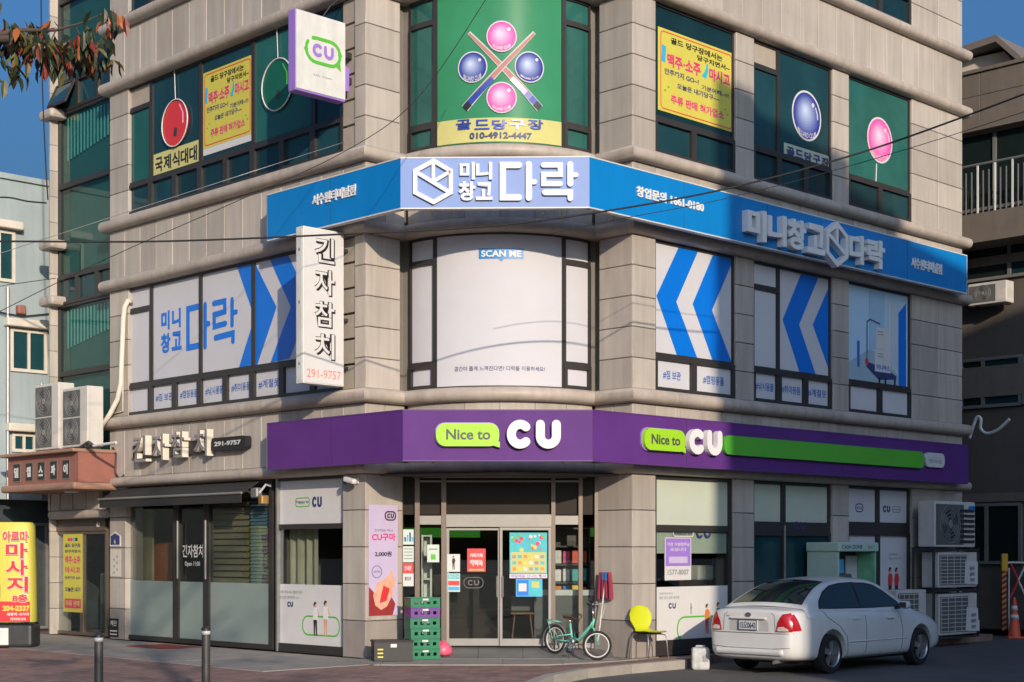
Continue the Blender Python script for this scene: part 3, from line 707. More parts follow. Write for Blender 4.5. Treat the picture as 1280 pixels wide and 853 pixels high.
for a, b in ((504, 519), (525, 552), (694, 723), (728, 743)):
    MB().box(X(a), X(b), YE-.01, YE, .17, zh0).obj('pane', GLS, ent, I4)
    MB().box(X(a), X(b), YE-.05, YE+.04, .13, .22).obj('sill', ALUL if a > 520 else BRZ, ent, I4)
DKG = mat('dark_transom_glass', (.022, .016, .013), .35, var=.2, spec=.15)
for a, b in ((504, 519), (525, 552), (558, 689), (694, 723), (728, 743)):
    MB().box(X(a), X(b), YE+.0, YE+.02, zh1+.06, 3.02).obj('transom_pane', DKG, ent, I4)
for a, b, yy in ((558, 626, YE-.03), (624.5, 689, YE-.085)):
    d = MB().ring(X(a)+.003, X(b)-.003, .18, zh0-.05, .045, yy-.02, yy+.02).box(X(a)+.05, X(b)-.05, yy-.018, yy+.018, .225, .30).obj('sliding_door', ALUL, ent, I4)
    MB().box(X(a)+.045, X(b)-.045, yy-.004, yy+.004, .30, zh0-.095).obj('pane', GLS, d, I4)
    MB().tube([((X(625)-.05 if a < 600 else X(627)+.02), yy-.05, 1.0), ((X(625)-.05 if a < 600 else X(627)+.02), yy-.05, 1.35)], .014).obj('pull', ALUL, d, I4)
MB().prismz([(X(498), YE+.1), (X(748), YE+.1), FLi.pt(-.3, .02).to_2d()[:], (.0, 25.0), FRi.pt(.3, .02).to_2d()[:]], 3.02, 3.045).obj('soffit', mat('soffit_board', (.10, .085, .075), .7, var=.1), ent, I4)
# ---- store interior
def shelf_unit(lab, x0, x1, y0, y1, z0, z1, n, m_):
    t = thing('display_shelf', lab, 'shelf', I4, ((x0+x1)/2, (y0+y1)/2, z0))
    MB().box(x0, x1, y1-.02, y1, z0, z1).obj('back_panel', m_, t, I4)
    for s in (x0, x1-.03): MB().box(s, s+.03, y0, y1-.021, z0, z1).obj('side_panel', m_, t, I4)
    for i in range(n+1): MB().box(x0+.031, x1-.031, y0, y1-.021, z0+(z1-z0-.03)*i/n, z0+(z1-z0-.03)*i/n+.025).obj('board', m_, t, I4)
    return t
ys = YE+.5
sx0, sx1 = FC.ax(690, ys), FC.ax(738, ys)
shelf_unit('dark display shelf of bright snack packs behind the glass right of the door', sx0, sx1, ys, ys+.35, .9, 2.18, 4, SHOPW)
MB_pack = lambda w_, h, d: MB().rbox(-w_/2, w_/2, 0, d, 0, h, .018)
packc = [('white', (.7,.68,.66)), ('pink', (.75,.12,.25)), ('red', (.65,.07,.03)), ('teal', (.03,.35,.36)), ('orange', (.72,.25,.04)), ('yellow', (.75,.52,.05)), ('blue', (.04,.22,.6))]
pm = {c: mat('pack_'+c, v, .35, var=.3, scale=14) for c, v in packc}
rowsP = [(1.545, ['white', 'pink', 'red', 'red']), (1.235, ['white', 'white', 'teal', 'teal']), (.935, ['orange', 'blue', 'yellow', 'orange'])]
for rz_, cs in rowsP:
    for i, c in enumerate(cs):
        o = MB_pack(.125, random.uniform(.2, .24), .1).obj('snack_pack', pm[c], None, Matrix.Translation((sx0+.10+i*(sx1-sx0-.2)/3.1, ys+.06, rz_+.01)) @ Matrix.Rotation(random.uniform(-.1, .1), 4, 'Z'))
        tag(o, '%s snack pack, %s on the %s row of the shelf by the shop door' % (c, ['leftmost', 'second', 'third', 'rightmost'][i], {1.545: 'top', 1.235: 'middle', .935: 'bottom'}[rz_]), 'snack', 'snack packs on the shelf')
COUNT = mat('counter_grey', (.10, .10, .095), .6, var=.1)
ct = thing('counter', 'grey counter with white top standing behind the right glass', 'counter', I4, (.8, YE+.3, .17))
MB().box(FC.ax(668, YE+.25), FC.ax(741, YE+.25), YE+.22, YE+.48, .17, Z(745)).obj('body', COUNT, ct, I4)
MB().box(FC.ax(666, YE+.25), FC.ax(742, YE+.25), YE+.2, YE+.5, Z(745), Z(738)).obj('top', WHITE, ct, I4)
sxl = FC.ax(507, YE+.4); shelf_unit('white magazine shelf inside the glass behind the green crates', FC.ax(527, YE+.4), FC.ax(540, YE+.4), YE+.35, YE+.6, .17, 2.05, 5, WHITEG)
gs = thing('store_fascia', 'green lit strip above the shelves inside the store', 'sign', I4, (-.3, YE+1.6, 2.1))
MB().box(FC.ax(505, YE+1.6), FC.ax(600, YE+1.6), YE+1.6, YE+1.66, FC.at(640, 672, YE+1.6)[1], FC.at(640, 660, YE+1.6)[1]).obj('strip', mat('green_strip_light', (.08, .40, .04), .5, emis=.22), gs, I4)
MB().box(FC.ax(690, YE+.95), FC.ax(745, YE+.95), YE+.95, YE+1.0, FC.at(640, 671, YE+.95)[1], FC.at(640, 660, YE+.95)[1]).obj('strip', MATS['green_strip_light'], gs, I4)
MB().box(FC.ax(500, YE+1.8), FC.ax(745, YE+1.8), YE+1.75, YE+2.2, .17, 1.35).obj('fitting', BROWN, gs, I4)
def gondola(lab, px0, px1, yy, z1, seed):
    t = shelf_unit(lab, FC.ax(px0, yy), FC.ax(px1, yy), yy, yy+.4, .17, z1, 5, SHOPW); rg_ = random.Random(seed); mb = MB(); x0, x1 = FC.ax(px0, yy)+.05, FC.ax(px1, yy)-.05
    for r_ in range(5):
        x = x0
        while x < x1-.06:
            w_ = rg_.uniform(.05, .12); mb.cur = rg_.randrange(7); h_ = rg_.uniform(.10, .19); mb.box(x, min(x+w_, x1), yy+.04, yy+.3, .2+(z1-.2)*r_/5, .2+(z1-.2)*r_/5+h_); x += w_+.008
    g_ = mb.obj('goods', [pm[c] for c, v in packc], t, I4); g_['kind'] = 'stuff'
gondola('goods shelf deep inside the store behind the right sliding door', 630, 688, YE+2.0, 1.2, 9)
# stool
stl = thing('stool', 'wooden stool with splayed legs seen through the right sliding door', 'stool', I4, (FC.ax(653, YE+.35), YE+.35, .17))
MB().rbox(-.2, .2, -.16, .16, .52, .56, .015).obj('seat', mat('stool_wood', (.16, .08, .045), .5, var=.15), stl, None)
for sx_, sy_ in ((-1,-1), (1,-1), (-1,1), (1,1)): MB().tube([(sx_*.13, sy_*.1, .525), (sx_*.19, sy_*.15, 0)], .014).obj('leg', MATS['stool_wood'], stl, None)
MB().rbox(-.2, .2, .13, .16, .57, .84, .02).obj('backrest', COUNT, stl, None)
# notices on the entrance glazing
def notice(lab, px0, px1, py0, py1, m_, off=.012, f=FC, base=YE, draw=None, cat='poster', name='poster'):
    o_ = base-off; x0, z1 = f.at(px0, py0, o_); x1, z0 = f.at(px1, py1, o_)
    t = thing(name, lab, cat, f.m, ((x0+x1)/2, o_, z0))
    MB().box(x0, x1, o_, o_+.004, z0, z1).obj('sheet', m_, t, f.m)
    if draw: draw(t, lambda u, v: (x0+u*(x1-x0), z0+v*(z1-z0)), o_-.0025, f)
    return t
def blk(t, L_, o, f, u0, v0, u1, v1, m_, n='printed_block'):
    a, b = L_(u0, v0), L_(u1, v1); return MB().box(a[0], b[0], o, o+.002, a[1], b[1]).obj(n, m_, t, f.m)
def txt(t, L_, o, f, s, u0, v0, u1, v1, m_, bold=.02):
    a, b = L_(u0, v0), L_(u1, v1); return words(t, f, s, a[0], b[0], a[1], b[1], o-.001, m_, bold)
PALE = mat('pale_green_paper', (.52, .60, .54), .6, var=.05); SKYB = mat('sky_blue_print', (.05, .36, .62), .5, var=.1); TEALB = mat('teal_poster', (.04, .42, .48), .5, var=.15, scale=6)
notice('teal and white notice at the far left glass beside the banner', 504, 518, 662, 681, PALE, draw=lambda t, L_, o, f: [blk(t, L_, o, f, .1+.22*i, .2, .25+.22*i, .3+.15*(i % 3)+.2, SKYB if i % 2 else INK) for i in range(4)])
notice('pale green notice below the teal one at the far left glass', 503, 518, 683, 703, PALE, draw=lambda t, L_, o, f: [blk(t, L_, o, f, .15, .2+.2*i, .85, .27+.2*i, GREYP) for i in range(4)])
notice('red topped white notice above the green crates', 503, 517, 704, 733, WHITE, draw=lambda t, L_, o, f: [blk(t, L_, o, f, 0, .55, 1, 1, RED), txt(t, L_, o-.002, f, '안내문', .2, .68, .8, .88, WHITE), txt(t, L_, o, f, '출입문', .2, .25, .8, .42, INK)])
notice('small mint paper taped inside the second pane', 534, 549, 681, 703, PALE, draw=lambda t, L_, o, f: [blk(t, L_, o, f, .3, .15, .7, .45, LIMED), blk(t, L_, o, f, .15, .7, .85, .78, GREYP)])
notice('white portrait poster on the left sliding door', 559, 575, 693, 715, WHITE, .06, draw=lambda t, L_, o, f: [figure(t, f, *L_(.5, .12), .24, o+.001, BLACK, BLACK, SKIN, HAIR)])
notice('striped green notice under the portrait poster on the door', 559.5, 575, 717, 740, PALE, .06, draw=lambda t, L_, o, f: [blk(t, L_, o, f, .05, .7, .95, .95, TEALB), txt(t, L_, o-.001, f, '할인행사', .1, .75, .9, .9, WHITE), blk(t, L_, o, f, .05, .35, .95, .6, RED), blk(t, L_, o, f, .05, .08, .95, .28, SKYB)])
notice('red sale poster with white lettering in the left sliding door', 584, 607, 686, 715, RED, .06, draw=lambda t, L_, o, f: [txt(t, L_, o, f, '가득가득', .15, .62, .85, .80, WHITE, .04), txt(t, L_, o, f, '혜택쏙', .15, .25, .85, .52, WHITE, .04), blk(t, L_, o, f, .1, .06, .9, .12, YELP)])
def teal_poster(t, L_, o, f):
    rnd = random.Random(3)
    for i in range(26):
        u, v = rnd.uniform(.06, .92), rnd.uniform(.56, .94); r = rnd.uniform(.02, .065); m_ = [RED, LIMED, YEL, SKYB, WHITE, MAG][i % 6]
        MB().prism([L_(u+r*math.cos(k*.785), v+r*.9*math.sin(k*.785)) for k in range(8)], o-.0001*i, o+.002).obj('printed_block', m_, t, f.m)
    blk(t, L_, o, f, .03, .02, .97, .52, YELP)
    for r_ in range(3):
        for c in range(6): blk(t, L_, o-.001, f, .07+.15*c, .07+.15*r_, .17+.15*c, .15+.15*r_, [pm['orange'], WHITE, TEALB, pm['yellow'], GREYP][(r_*2+c*3) % 5])
notice('large teal promotion poster on the right sliding door', 637, 684, 666, 717, TEALB, .10, draw=teal_poster)
notice('purple and white strip of lettering under the teal poster', 637, 684, 717.5, 723, WHITE, .10, draw=lambda t, L_, o, f: txt(t, L_, o, f, '매일매일 신나는 행사', .03, .12, .97, .9, PURPL))
notice('pair of sky blue flyers on the right sliding door', 645, 678, 724, 746, SKYB, .10, draw=lambda t, L_, o, f: [blk(t, L_, o, f, .04, .06, .47, .94, FILMB), blk(t, L_, o-.001, f, .1, .3, .4, .75, WHITE), blk(t, L_, o, f, .53, .06, .96, .94, TEALB), blk(t, L_, o-.001, f, .6, .5, .88, .85, YELP)])
DECAL = mat('faint_door_decal', (.10, .10, .10), .5)
outline_bubble(ent, FC, X(580), X(604), Z(735), Z(722), YE-.05, DECAL, .012); cu_logo(ent, FC, X(585), X(599), Z(732), Z(725), YE-.053, .004, DECAL, .22)
# ---- vertical roast sweet potato banner on the cheek of the left pier
t = thing('store_banner', 'tall lilac banner with a sweet potato picture on the left pier', 'banner', FRi.m, (.38, -.02, .75))
x0, x1 = FRi.ax(461, -.012), FRi.ax(497, -.012); z1_, z0_ = FRi.at(461, 631, -.012)[1], FRi.at(461, 770, -.012)[1]
LILAC = mat('lilac_banner', (.50, .42, .60), .55, var=.06)
MB().box(x0, x1, -.014, -.004, z0_, z1_).obj('sheet', LILAC, t, FRi.m)
Lb = lambda u, v: (x0+u*(x1-x0), z0_+v*(z1_-z0_))
a, b = Lb(.56, .865), Lb(.92, .94); outline_bubble(t, FRi, a[0], b[0], a[1], b[1], -.019, BLACK, .022); a, b = Lb(.63, .88), Lb(.86, .925); cu_logo(t, FRi, a[0], b[0], a[1], b[1], -.0195, .003, BLACK, .26)
for s, u0, v0, u1, v1, m_ in (('고구마는 역시', .18, .755, .82, .785, GREYP), ('CU구마', .1, .675, .92, .745, MAG), ('2,000원', .2, .53, .78, .58, BLACK)):
    a, b = Lb(u0, v0), Lb(u1, v1); words(t, FRi, s, a[0], b[0], a[1], b[1], -.0175, m_, .03)
outl = [Lb(.27+.17*math.cos(k*.4488), .395+.055*math.sin(k*.4488)) for k in range(14)]
MB().stroke(outl, .008, -.019, -.015, closed=True).obj('printed_badge', INK, t, FRi.m)
a, b = Lb(.16, .385), Lb(.38, .405); words(t, FRi, 'GET커피', a[0], b[0], a[1], b[1], -.0175, INK)
ROOT = mat('maroon_print', (.28, .03, .03), .5, var=.2, scale=8); FLESH = mat('potato_print', (.70, .36, .25), .5, var=.3, scale=9)
MB().prism([Lb(0, 0), Lb(.82, 0), Lb(.92, .1), Lb(.75, .18), Lb(.2, .2), Lb(0, .26)], -.0165, -.014).obj('printed_picture', ROOT, t, FRi.m)
MB().prism([Lb(.14, .18), Lb(.22, .09), Lb(.42, .05), Lb(.62, .08), Lb(.85, .2), Lb(.9, .32), Lb(.78, .41), Lb(.6, .34), Lb(.3, .3)], -.0175, -.014).obj('printed_picture', FLESH, t, FRi.m)
MB().prism([Lb(.36, .11), Lb(.6, .13), Lb(.72, .24), Lb(.5, .27), Lb(.42, .19)], -.0185, -.014).obj('printed_picture', RED, t, FRi.m)

# ---- right facade ground floor windows
PBL = mat('pale_roller_blind', (.46, .50, .41), .6, var=.05, scale=2)
def gwin(px0, px1, splits, lab):
    x0, x1 = FR.ax(px0)+.004, FR.ax(px1)-.004
    t = thing('store_window', lab, 'shopfront', FR.m, ((x0+x1)/2, .1, 0))
    return t, x0, x1, [FR.ax(q, .1) for q in splits]
gy = lambda px, py: FR.at(px, py, .1)[1]
t, x0, x1, _ = gwin(820, 917, [], 'store window with pale blind, purple notice and white printed lower panel')
zA, zB, zC, zD, zE = gy(868, 657), gy(868, 665), gy(868, 692), gy(868, 733), gy(868, 798)
fr_ = MB().ring(x0, x1, .01, Z1a, .06, .04, .17).box(x0+.06, x1-.06, .05, .16, zB, zA).box(x0+.06, x1-.06, .05, .16, .07, zE); fr_.obj('frame', ALU, t, FR.m)
MB().box(x0+.06, x1-.06, .09, .11, zA, Z1a-.06).obj('blind_panel', PBL, t, FR.m); MB().box(x0+.06, x1-.06, .112, .125, zC, zB).obj('blind_panel', PBL, t, FR.m)
MB().box(x0+.06, x1-.06, .09, .098, zD, zB).obj('pane', GLS, t, FR.m); MB().box(x0+.06, x1-.06, .085, .105, zE, zD).obj('printed_panel', WHITE, t, FR.m)
a, z1_ = FR.at(842, 663, .08); b, z0_ = FR.at(867, 671, .08); outline_bubble(t, FR, a, b, z0_, z1_, .086, CREAM, .02); words(t, FR, 'Happy to', a+.04, b-.04, z0_+.03, z1_-.03, .085, INK)
a, z1_ = FR.at(871, 661, .08); b, z0_ = FR.at(889, 673, .08); cu_logo(t, FR, a, b, z0_, z1_, .083, .004, INK, .26)
words_px(t, FR, '언제 어디서나', 824, 841, 741, 744, .082, GREYP); words_px(t, FR, '좋은 친구 같은 편의점', 824, 849, 746, 749.5, .082, GREYP)
a, z1_ = FR.at(836, 754, .08); b, z0_ = FR.at(845, 761, .08); cu_logo(t, FR, a, b, z0_, z1_, .083, .004, INK, .26)
a, z1_ = FR.at(847, 772, .08); b, z0_ = FR.at(905, 798, .08); outline_bubble(t, FR, a, b, z0_, z1_, .083, LIMED, .03)
for px, py, top, lg, hh in ((864, 768, GREYP, GREYP, .22), (884, 792, ORNG, RED, .62), (898, 792, TEALP, RED, .66)):
    xx, zz = FR.at(px, py, .08); figure(t, FR, xx, zz, hh*.85, .082, top, lg, SKIN, HAIR)
def purple_notice(t, L_, o, f):
    blk(t, L_, o, f, .03, .33, .97, .98, PURPL); txt(t, L_, o-.001, f, '가장 가맹점주님', .08, .80, .92, .88, WHITE); txt(t, L_, o-.001, f, '모십니다', .2, .68, .8, .76, WHITE)
    blk(t, L_, o-.001, f, .15, .4, .85, .55, LILAC); txt(t, L_, o, f, '1577-8007', .1, .12, .9, .25, GREYP)
notice('purple notice taped inside the right window', 831, 864, 672, 725, WHITE, .0, FR, .083, purple_notice)
cn = thing('cash_counter', 'cluttered dark shop counter behind the window with purple notice', 'counter', FR.m, ((x0+x1)/2, .6, .17))
MB().box(x0, x1, .55, .95, .17, 1.25).obj('body', BROWN, cn, FR.m); MB().rbox(FR.ax(873, .6)-.02, FR.ax(873, .6)+.42, .58, .8, 1.25, 1.52, .03).obj('till', WHITEG, cn, FR.m); MB().rbox(FR.ax(893, .6), FR.ax(893, .6)+.25, .62, .66, 1.28, 1.65, .01).obj('monitor', TEALB, cn, FR.m)
for i in range(7): MB().rbox(x0+.1+i*.2, x0+.2+i*.2, .56, .62, 1.251, 1.30+.03*(i % 3), .008).obj('till_item', [WHITE, SKYB, RED, CREAM][i % 4], cn, FR.m)
t, x0, x1, sp = gwin(943, 1041, [977], 'store side door and pale blinds behind the parked white sedan')
zA, zB, zC = gy(990, 657), gy(990, 666), gy(990, 682)
fr_ = MB()
for a, b in ((x0, sp[0]), (sp[0], x1)): fr_.ring(a, b, .01, zB, .06, .04, .17); fr_.ring(a, b, zA, Z1a, .06, .05, .16)
fr_.box(x0, x1, .05, .16, zB, zA); fr_.obj('frame', ALU, t, FR.m)
for a, b in ((x0, sp[0]), (sp[0], x1)):
    MB().box(a+.06, b-.06, .09, .11, zA+.06, Z1a-.06).obj('blind_panel', PBL, t, FR.m); MB().box(a+.06, b-.06, .112, .125, zC, zB-.06).obj('blind_panel', PBL, t, FR.m)
    MB().box(a+.06, b-.06, .09, .098, .07, zB-.06).obj('pane', TEAL, t, FR.m)
MB().tube([(sp[0]-.04, .0, 1.2), (sp[0]-.04, .0, 2.25)], .02).obj('door_handle', ALUL, t, FR.m)
a, z1_ = FR.at(992, 652, .05); b, z0_ = FR.at(1007, 662, .05); cu_logo(t, FR, a, b, z0_, z1_, .044, .004, INK, .26)
t, x0, x1, sp = gwin(1061.5, 1140, [1095], 'store window filled with pale printed films behind the cash machine')
zA, zB = gy(1100, 657), gy(1100, 666)
fr_ = MB()
for a, b in ((x0, sp[0]), (sp[0], x1)): fr_.ring(a, b, .01, zB, .06, .04, .17); fr_.ring(a, b, zA, Z1a, .06, .05, .16)
fr_.box(x0, x1, .05, .16, zB, zA); fr_.obj('frame', ALU, t, FR.m)
for a, b in ((x0, sp[0]), (sp[0], x1)):
    for z0_, z1_ in ((zA+.06, Z1a-.06), (.07, zB-.06)): MB().box(a+.06, b-.06, .09, .11, z0_, z1_).obj('printed_panel', FILMW, t, FR.m)
a, z1_ = FR.at(1070, 630, .08); b, z0_ = FR.at(1079, 640, .08); outline_bubble(t, FR, a, b, z0_, z1_, .084, INK, .02); cu_logo(t, FR, a+.04, b-.04, z0_+.05, z1_-.05, .084, .004, INK, .24)
a, z1_ = FR.at(1104, 632, .08); b, z0_ = FR.at(1113, 641, .08); cu_logo(t, FR, a, b, z0_, z1_, .084, .004, INK, .28)
a, z1_ = FR.at(1116, 633, .08); b, z0_ = FR.at(1126, 641, .08); outline_bubble(t, FR, a, b, z0_, z1_, .084, GREYP, .015); words(t, FR, 'fresh', a+.03, b-.03, z0_+.04, z1_-.04, .083, GREYP)
words_px(t, FR, '언제 어디서나', 1111, 1122, 692, 694.5, .084, GREYP); words_px(t, FR, '좋은 친구 CU', 1111, 1126, 697, 699.5, .084, GREYP)
for px in (1113, 1121): xx, zz = FR.at(px, 752, .08); figure(t, FR, xx, zz, .7, .084, RED, BLACK, SKIN, HAIR)
# ================================================================== FASCIA SIGNS
def fascia(name, lab, pxl, pxb, pxc, pxr, yt, yb, off, mats, trim):
    """three-panel fascia: along the left wall, across the corner, along the right wall"""
    xa, xb = FL.ax(pxl, -off), FL.ax(pxb, -off); xc, xd = FR.ax(pxc, -off), FR.ax(pxr, -off)
    A, Bp, Cp, D = FL.pt(xa, -off), FL.pt(xb, -off), FR.pt(xc, -off), FR.pt(xd, -off)
    z1 = EYE+(HZ-yt)/F*((Bp.y+Cp.y)/2); z0 = EYE+(HZ-yb)/F*((Bp.y+Cp.y)/2)
    fm = Frame(Bp.to_2d(), (Cp-Bp).to_2d())
    t = thing(name, lab, 'sign', I4, ((Bp.x+Cp.x)/2, Bp.y, z0))
    for f, a, b, m_ in ((FL, xa, xb, mats[0]), (fm, 0, (Cp-Bp).length, mats[1]), (FR, xc, xd, mats[2])):
        o_ = 0 if f is fm else -off
        MB().box(a+.002, b-.002, o_, o_+.10, z0+.02, z1-.02).obj('sign_panel', m_, t, f.m)
        mb = MB()
        mb.box(a, b, o_-.006, o_+.11, z0, z0+.02); mb.box(a, b, o_-.006, o_+.11, z1-.02, z1); mb.obj('edge_trim', trim, t, f.m)
    for k in range(1, 5): xs_ = xc+(xd-xc)*k/5; MB().box(xs_-.003, xs_+.003, -off-.003, -off+.002, z0+.02, z1-.02).obj('panel_seam', STEELD, t, FR.m)
    xs_ = (xa+xb)/2; MB().box(xs_-.003, xs_+.003, -off-.003, -off+.002, z0+.02, z1-.02).obj('panel_seam', STEELD, t, FL.m)
    br = MB()
    for x in (xa+.3, xb-.6): br.box(x, x+.05, -off+.11, .0, z0+.1, z0+.15); br.box(x, x+.05, -off+.11, .0, z1-.15, z1-.1)
    br.obj('bracket', METAL, t, FL.m)
    br = MB()
    for x in (xc+.6, xc+3, xc+6, xd-.3): br.box(x, x+.05, -off+.11, .0, z0+.1, z0+.15); br.box(x, x+.05, -off+.11, .0, z1-.15, z1-.1)
    br.obj('bracket', METAL, t, FR.m)
    for x in (.45, (Cp-Bp).length-.45):
        MB().tube([(x, .1, z0+.04), (x, .1+.55, z0+.02)], .02).tube([(x, .12, z0+.3), (x+(.3 if x < 1 else -.3), .62, z0+.05)], .018).obj('bracket', METAL, t, fm.m)
    MB().box(xa-.012, xa-.001, -off-.004, -off+.11, z0, z1).obj('end_cap', METAL, t, FL.m); MB().box(xd+.001, xd+.012, -off-.004, -off+.11, z0, z1).obj('end_cap', trim, t, FR.m)
    return t, fm, z0, z1
OFF = .40
bs, fb, bz0, bz1 = fascia('storage_fascia', 'bright blue fascia sign for mini storage wrapping the corner above the second floor', 334, 500.5, 737, 1208.5, 196, 261, OFF, (BLUE, BLUEC, BLUE), WHITE)
# centre panel lettering; positions measured in a 5.12x crop whose origin is photo (500,180)
def q8(x, y): return fb.at(500+x/5.12, 180+y/5.12, -.05)
sw = 40/5.12/F*24.3
def st8(pts, w_=1.0, y0=-.05, closed=False, name='letter'): return MB().stroke([q8(*p) for p in pts], sw*w_, y0, -.002, closed).obj(name, LETW, bs, fb.m)
st8([(215,108),(325,172),(325,310),(215,372),(97,310),(97,172)], .68, -.05, True, 'emblem')
st8([(104,180),(322,312)], .62, -.0508, name='emblem'); st8([(213,118),(213,235)], .55, -.0492, name='emblem'); st8([(216,240),(318,178)], .55, -.0500, name='emblem')
for ch, (a, yt, b, yb) in (('미', (382,116,478,228)), ('니', (487,116,590,228)), ('창', (375,240,482,362)), ('고', (486,246,592,358))):
    (x0, z1_), (x1, z0_) = q8(a, yt), q8(b, yb); put_text(MB(), ch, x0, x1, z0_, z1_, -.05, .048, .035).obj('letter', LETW, bs, fb.m)
st8([(762,135),(658,135),(658,342),(762,342)]); st8([(825,130),(825,345)]); st8([(825,243),(862,243)], .8, -.0494)
st8([(918,135),(1026,135),(1026,195),(920,195),(920,254),(1026,254)], .82); st8([(1090,130),(1090,254)], .95); st8([(1090,198),(1128,198)], .75, -.0494); st8([(928,310),(1090,310),(1090,348)], .9)
# left panel and right panel lettering
def sign_line(t, f, body, pa, pb, yt, yb, off, depth, m_, bold=.03, gap=.02):
    x0, z1_ = f.at(pa, yt, -off); _, z0_ = f.at(pa, yb, -off); x1 = f.ax(pb, -off)
    letters(t, f, body, x0, x1, z0_, z1_, -off, depth, m_, bold, gap)
sign_line(bs, FL, '서수원터미널점', 389.5, 444, 244.5, 258, OFF+.02, .018, LETW)
x0, z1_ = FR.at(796, 232, -OFF-.02); _, z0_ = FR.at(796, 245.5, -OFF-.02)
put_text(MB(), '창업문의 1661-0180', x0, FR.ax(880, -OFF-.02), z0_, z1_, -OFF-.02, .018, .03).obj('lettering', LETW, bs, FR.m)
for ch, pa, pb in (('미', 935, 958.5), ('니', 960.5, 983.5), ('창', 985, 1008), ('고', 1009.5, 1031.5), ('다', 1062, 1083.5), ('락', 1085, 1106.5)):
    zt_ = FR.at(936, 259, -OFF-.13)[1]; zb_ = FR.at(936, 298, -OFF-.13)[1]
    put_text(MB(), ch, FR.ax(pa, -OFF-.13), FR.ax(pb, -OFF-.13), zb_, zt_, -OFF-.13, .128, .04).obj('letter', LETW, bs, FR.m)
hx0, hx1 = FR.ax(1034, -OFF-.13), FR.ax(1060, -OFF-.13); hc = (hx0+hx1)/2; hr = (hx1-hx0)/2; zc_ = (zt_+zb_)/2; hz = hr*1.1
hexp = [(hc, zc_+hz), (hc+hr*.92, zc_+hz*.5), (hc+hr*.92, zc_-hz*.5), (hc, zc_-hz), (hc-hr*.92, zc_-hz*.5), (hc-hr*.92, zc_+hz*.5)]
MB().stroke(hexp, .085, -OFF-.13, -OFF-.002, True).obj('emblem', LETW, bs, FR.m)
MB().stroke([(hc-hr*.8, zc_+hz*.4), (hc+hr*.8, zc_-hz*.4)], .075, -OFF-.131, -OFF-.002).obj('emblem', LETW, bs, FR.m)
MB().stroke([(hc, zc_+hz*.9), (hc, zc_+.02)], .07, -OFF-.129, -OFF-.002).obj('emblem', LETW, bs, FR.m)
sign_line(bs, FR, '서수원터미널점', 1139.5, 1178, 321, 334.5, OFF+.02, .018, LETW)

ps, fp, pz0, pz1 = fascia('store_fascia_sign', 'purple convenience store fascia sign wrapping the corner above the shop door', 334, 503.5, 741, 1210, 512, 577, OFF, (PURP, PURP, PURP), mat('purple_trim', (.10, .03, .17), .5))
GREYL = mat('grey_lettering', (.075, .07, .07), .5)
def nice_to(f, a, b, yt, yb, la, lb, lyt, lyb, ca, cb, cyt, cyb, off, d):
    x0, z1_ = f.at(a, yt, off-d); x1, z0_ = f.at(b, yb, off-d)
    if f is FR: z0_ = f.at(a, yb-5, off-d)[1]
    o = bubble(MB(), x0, x1, z0_, z1_, off-d, off-.03).obj('speech_bubble', LIME, ps, f.m)
    MB().prism(rrect(x0-.02, x1+.0, z0_-.015, z1_+.015, (z1_-z0_)*.42), off-.03, off-.002).obj('bubble_back', PURPL, ps, f.m)
    h = z1_-z0_; letters_w = x1-x0
    put_text(MB(), 'Nice to', x0+letters_w*.16, x1-letters_w*.14, z0_+h*.28, z1_-h*.26, off-d-.004, .003, .025).obj('lettering', GREYL, ps, f.m)
    x0, z1_ = f.at(ca, cyt, off-d); x1 = f.ax(cb, off-d); z0_ = f.at(ca, cyb, off-d)[1]
    cu_logo(ps, f, x0, x1, z0_, z1_, off-d-.01, d+.006, LETW, .31)
nice_to(fp, 545, 624, 529, 558, 0,0,0,0, 634, 701, 525, 561, 0, .09)
nice_to(FR, 806, 857, 534.5, 567, 0,0,0,0, 861.5, 902.5, 535.5, 567.5, -OFF, .09)
x0, z1_ = FR.at(905, 544, -OFF-.06); x1 = FR.ax(1155, -OFF-.06); z0_ = FR.at(905, 568, -OFF-.06)[1]
MB().prism(rrect(x0, x1, z0_, z1_, (z1_-z0_)*.4), -OFF-.07, -OFF-.002).obj('long_bubble', LIMED, ps, FR.m)
x0 = FR.ax(1157, -OFF-.06); x1 = FR.ax(1181, -OFF-.06)
bubble(MB(), x0, x1, z0_+.04, z1_-.0, -OFF-.06, -OFF-.002, 0).obj('speech_bubble', WHITE, ps, FR.m)
words(ps, FR, '24h', x0+.2, x1-.2, z0_+.24, z1_-.1, -OFF-.063, GREYP); words(ps, FR, '편의점', x0+.13, x1-.13, z0_+.12, z0_+.2, -OFF-.063, GREYP)

# ================================================================== BLADE SIGNS on the left facade
def blade(name, lab, pw, pa, pb, yt, yb, back, th):
    """box sign that stands out from the wall: pw wall column, pa outer column, pb inner column"""
    xw = FL.ax(pw); f = Frame(FL.pt(xw, 0).to_2d(), XR); xo, z1_ = f.at(pa, yt); xi = f.ax(pb); z0_ = f.at(pa, yb)[1]
    t = thing(name, lab, 'sign', f.m, ((xo+xi)/2, 0, z0_)); return t, f, xo, xi, z0_, z1_
t, f, xo, xi, z0_, z1_ = blade('blade_sign', 'white and purple box sign with a green speech bubble logo jutting from the third floor', 441, 369.5, 432, 10, 112, 0, .2)
MB().rbox(xo, xi, .005, .20, z0_, z1_, .012).obj('side_casing', PURPL, t, f.m)
MB().box(xo+.012, xi-.012, -.006, .02, z0_+.035, z1_-.012).obj('face', WHITEG, t, f.m)
for z in (z0_+.35, z1_-.55): MB().box(xi, .02, .05, .15, z, z+.1).obj('bracket', STEELD, t, f.m)
MB().box(xi+.004, xi+.1, .03, .17, z0_+.2, z0_+.6).obj('back_box', PURPL, t, f.m)
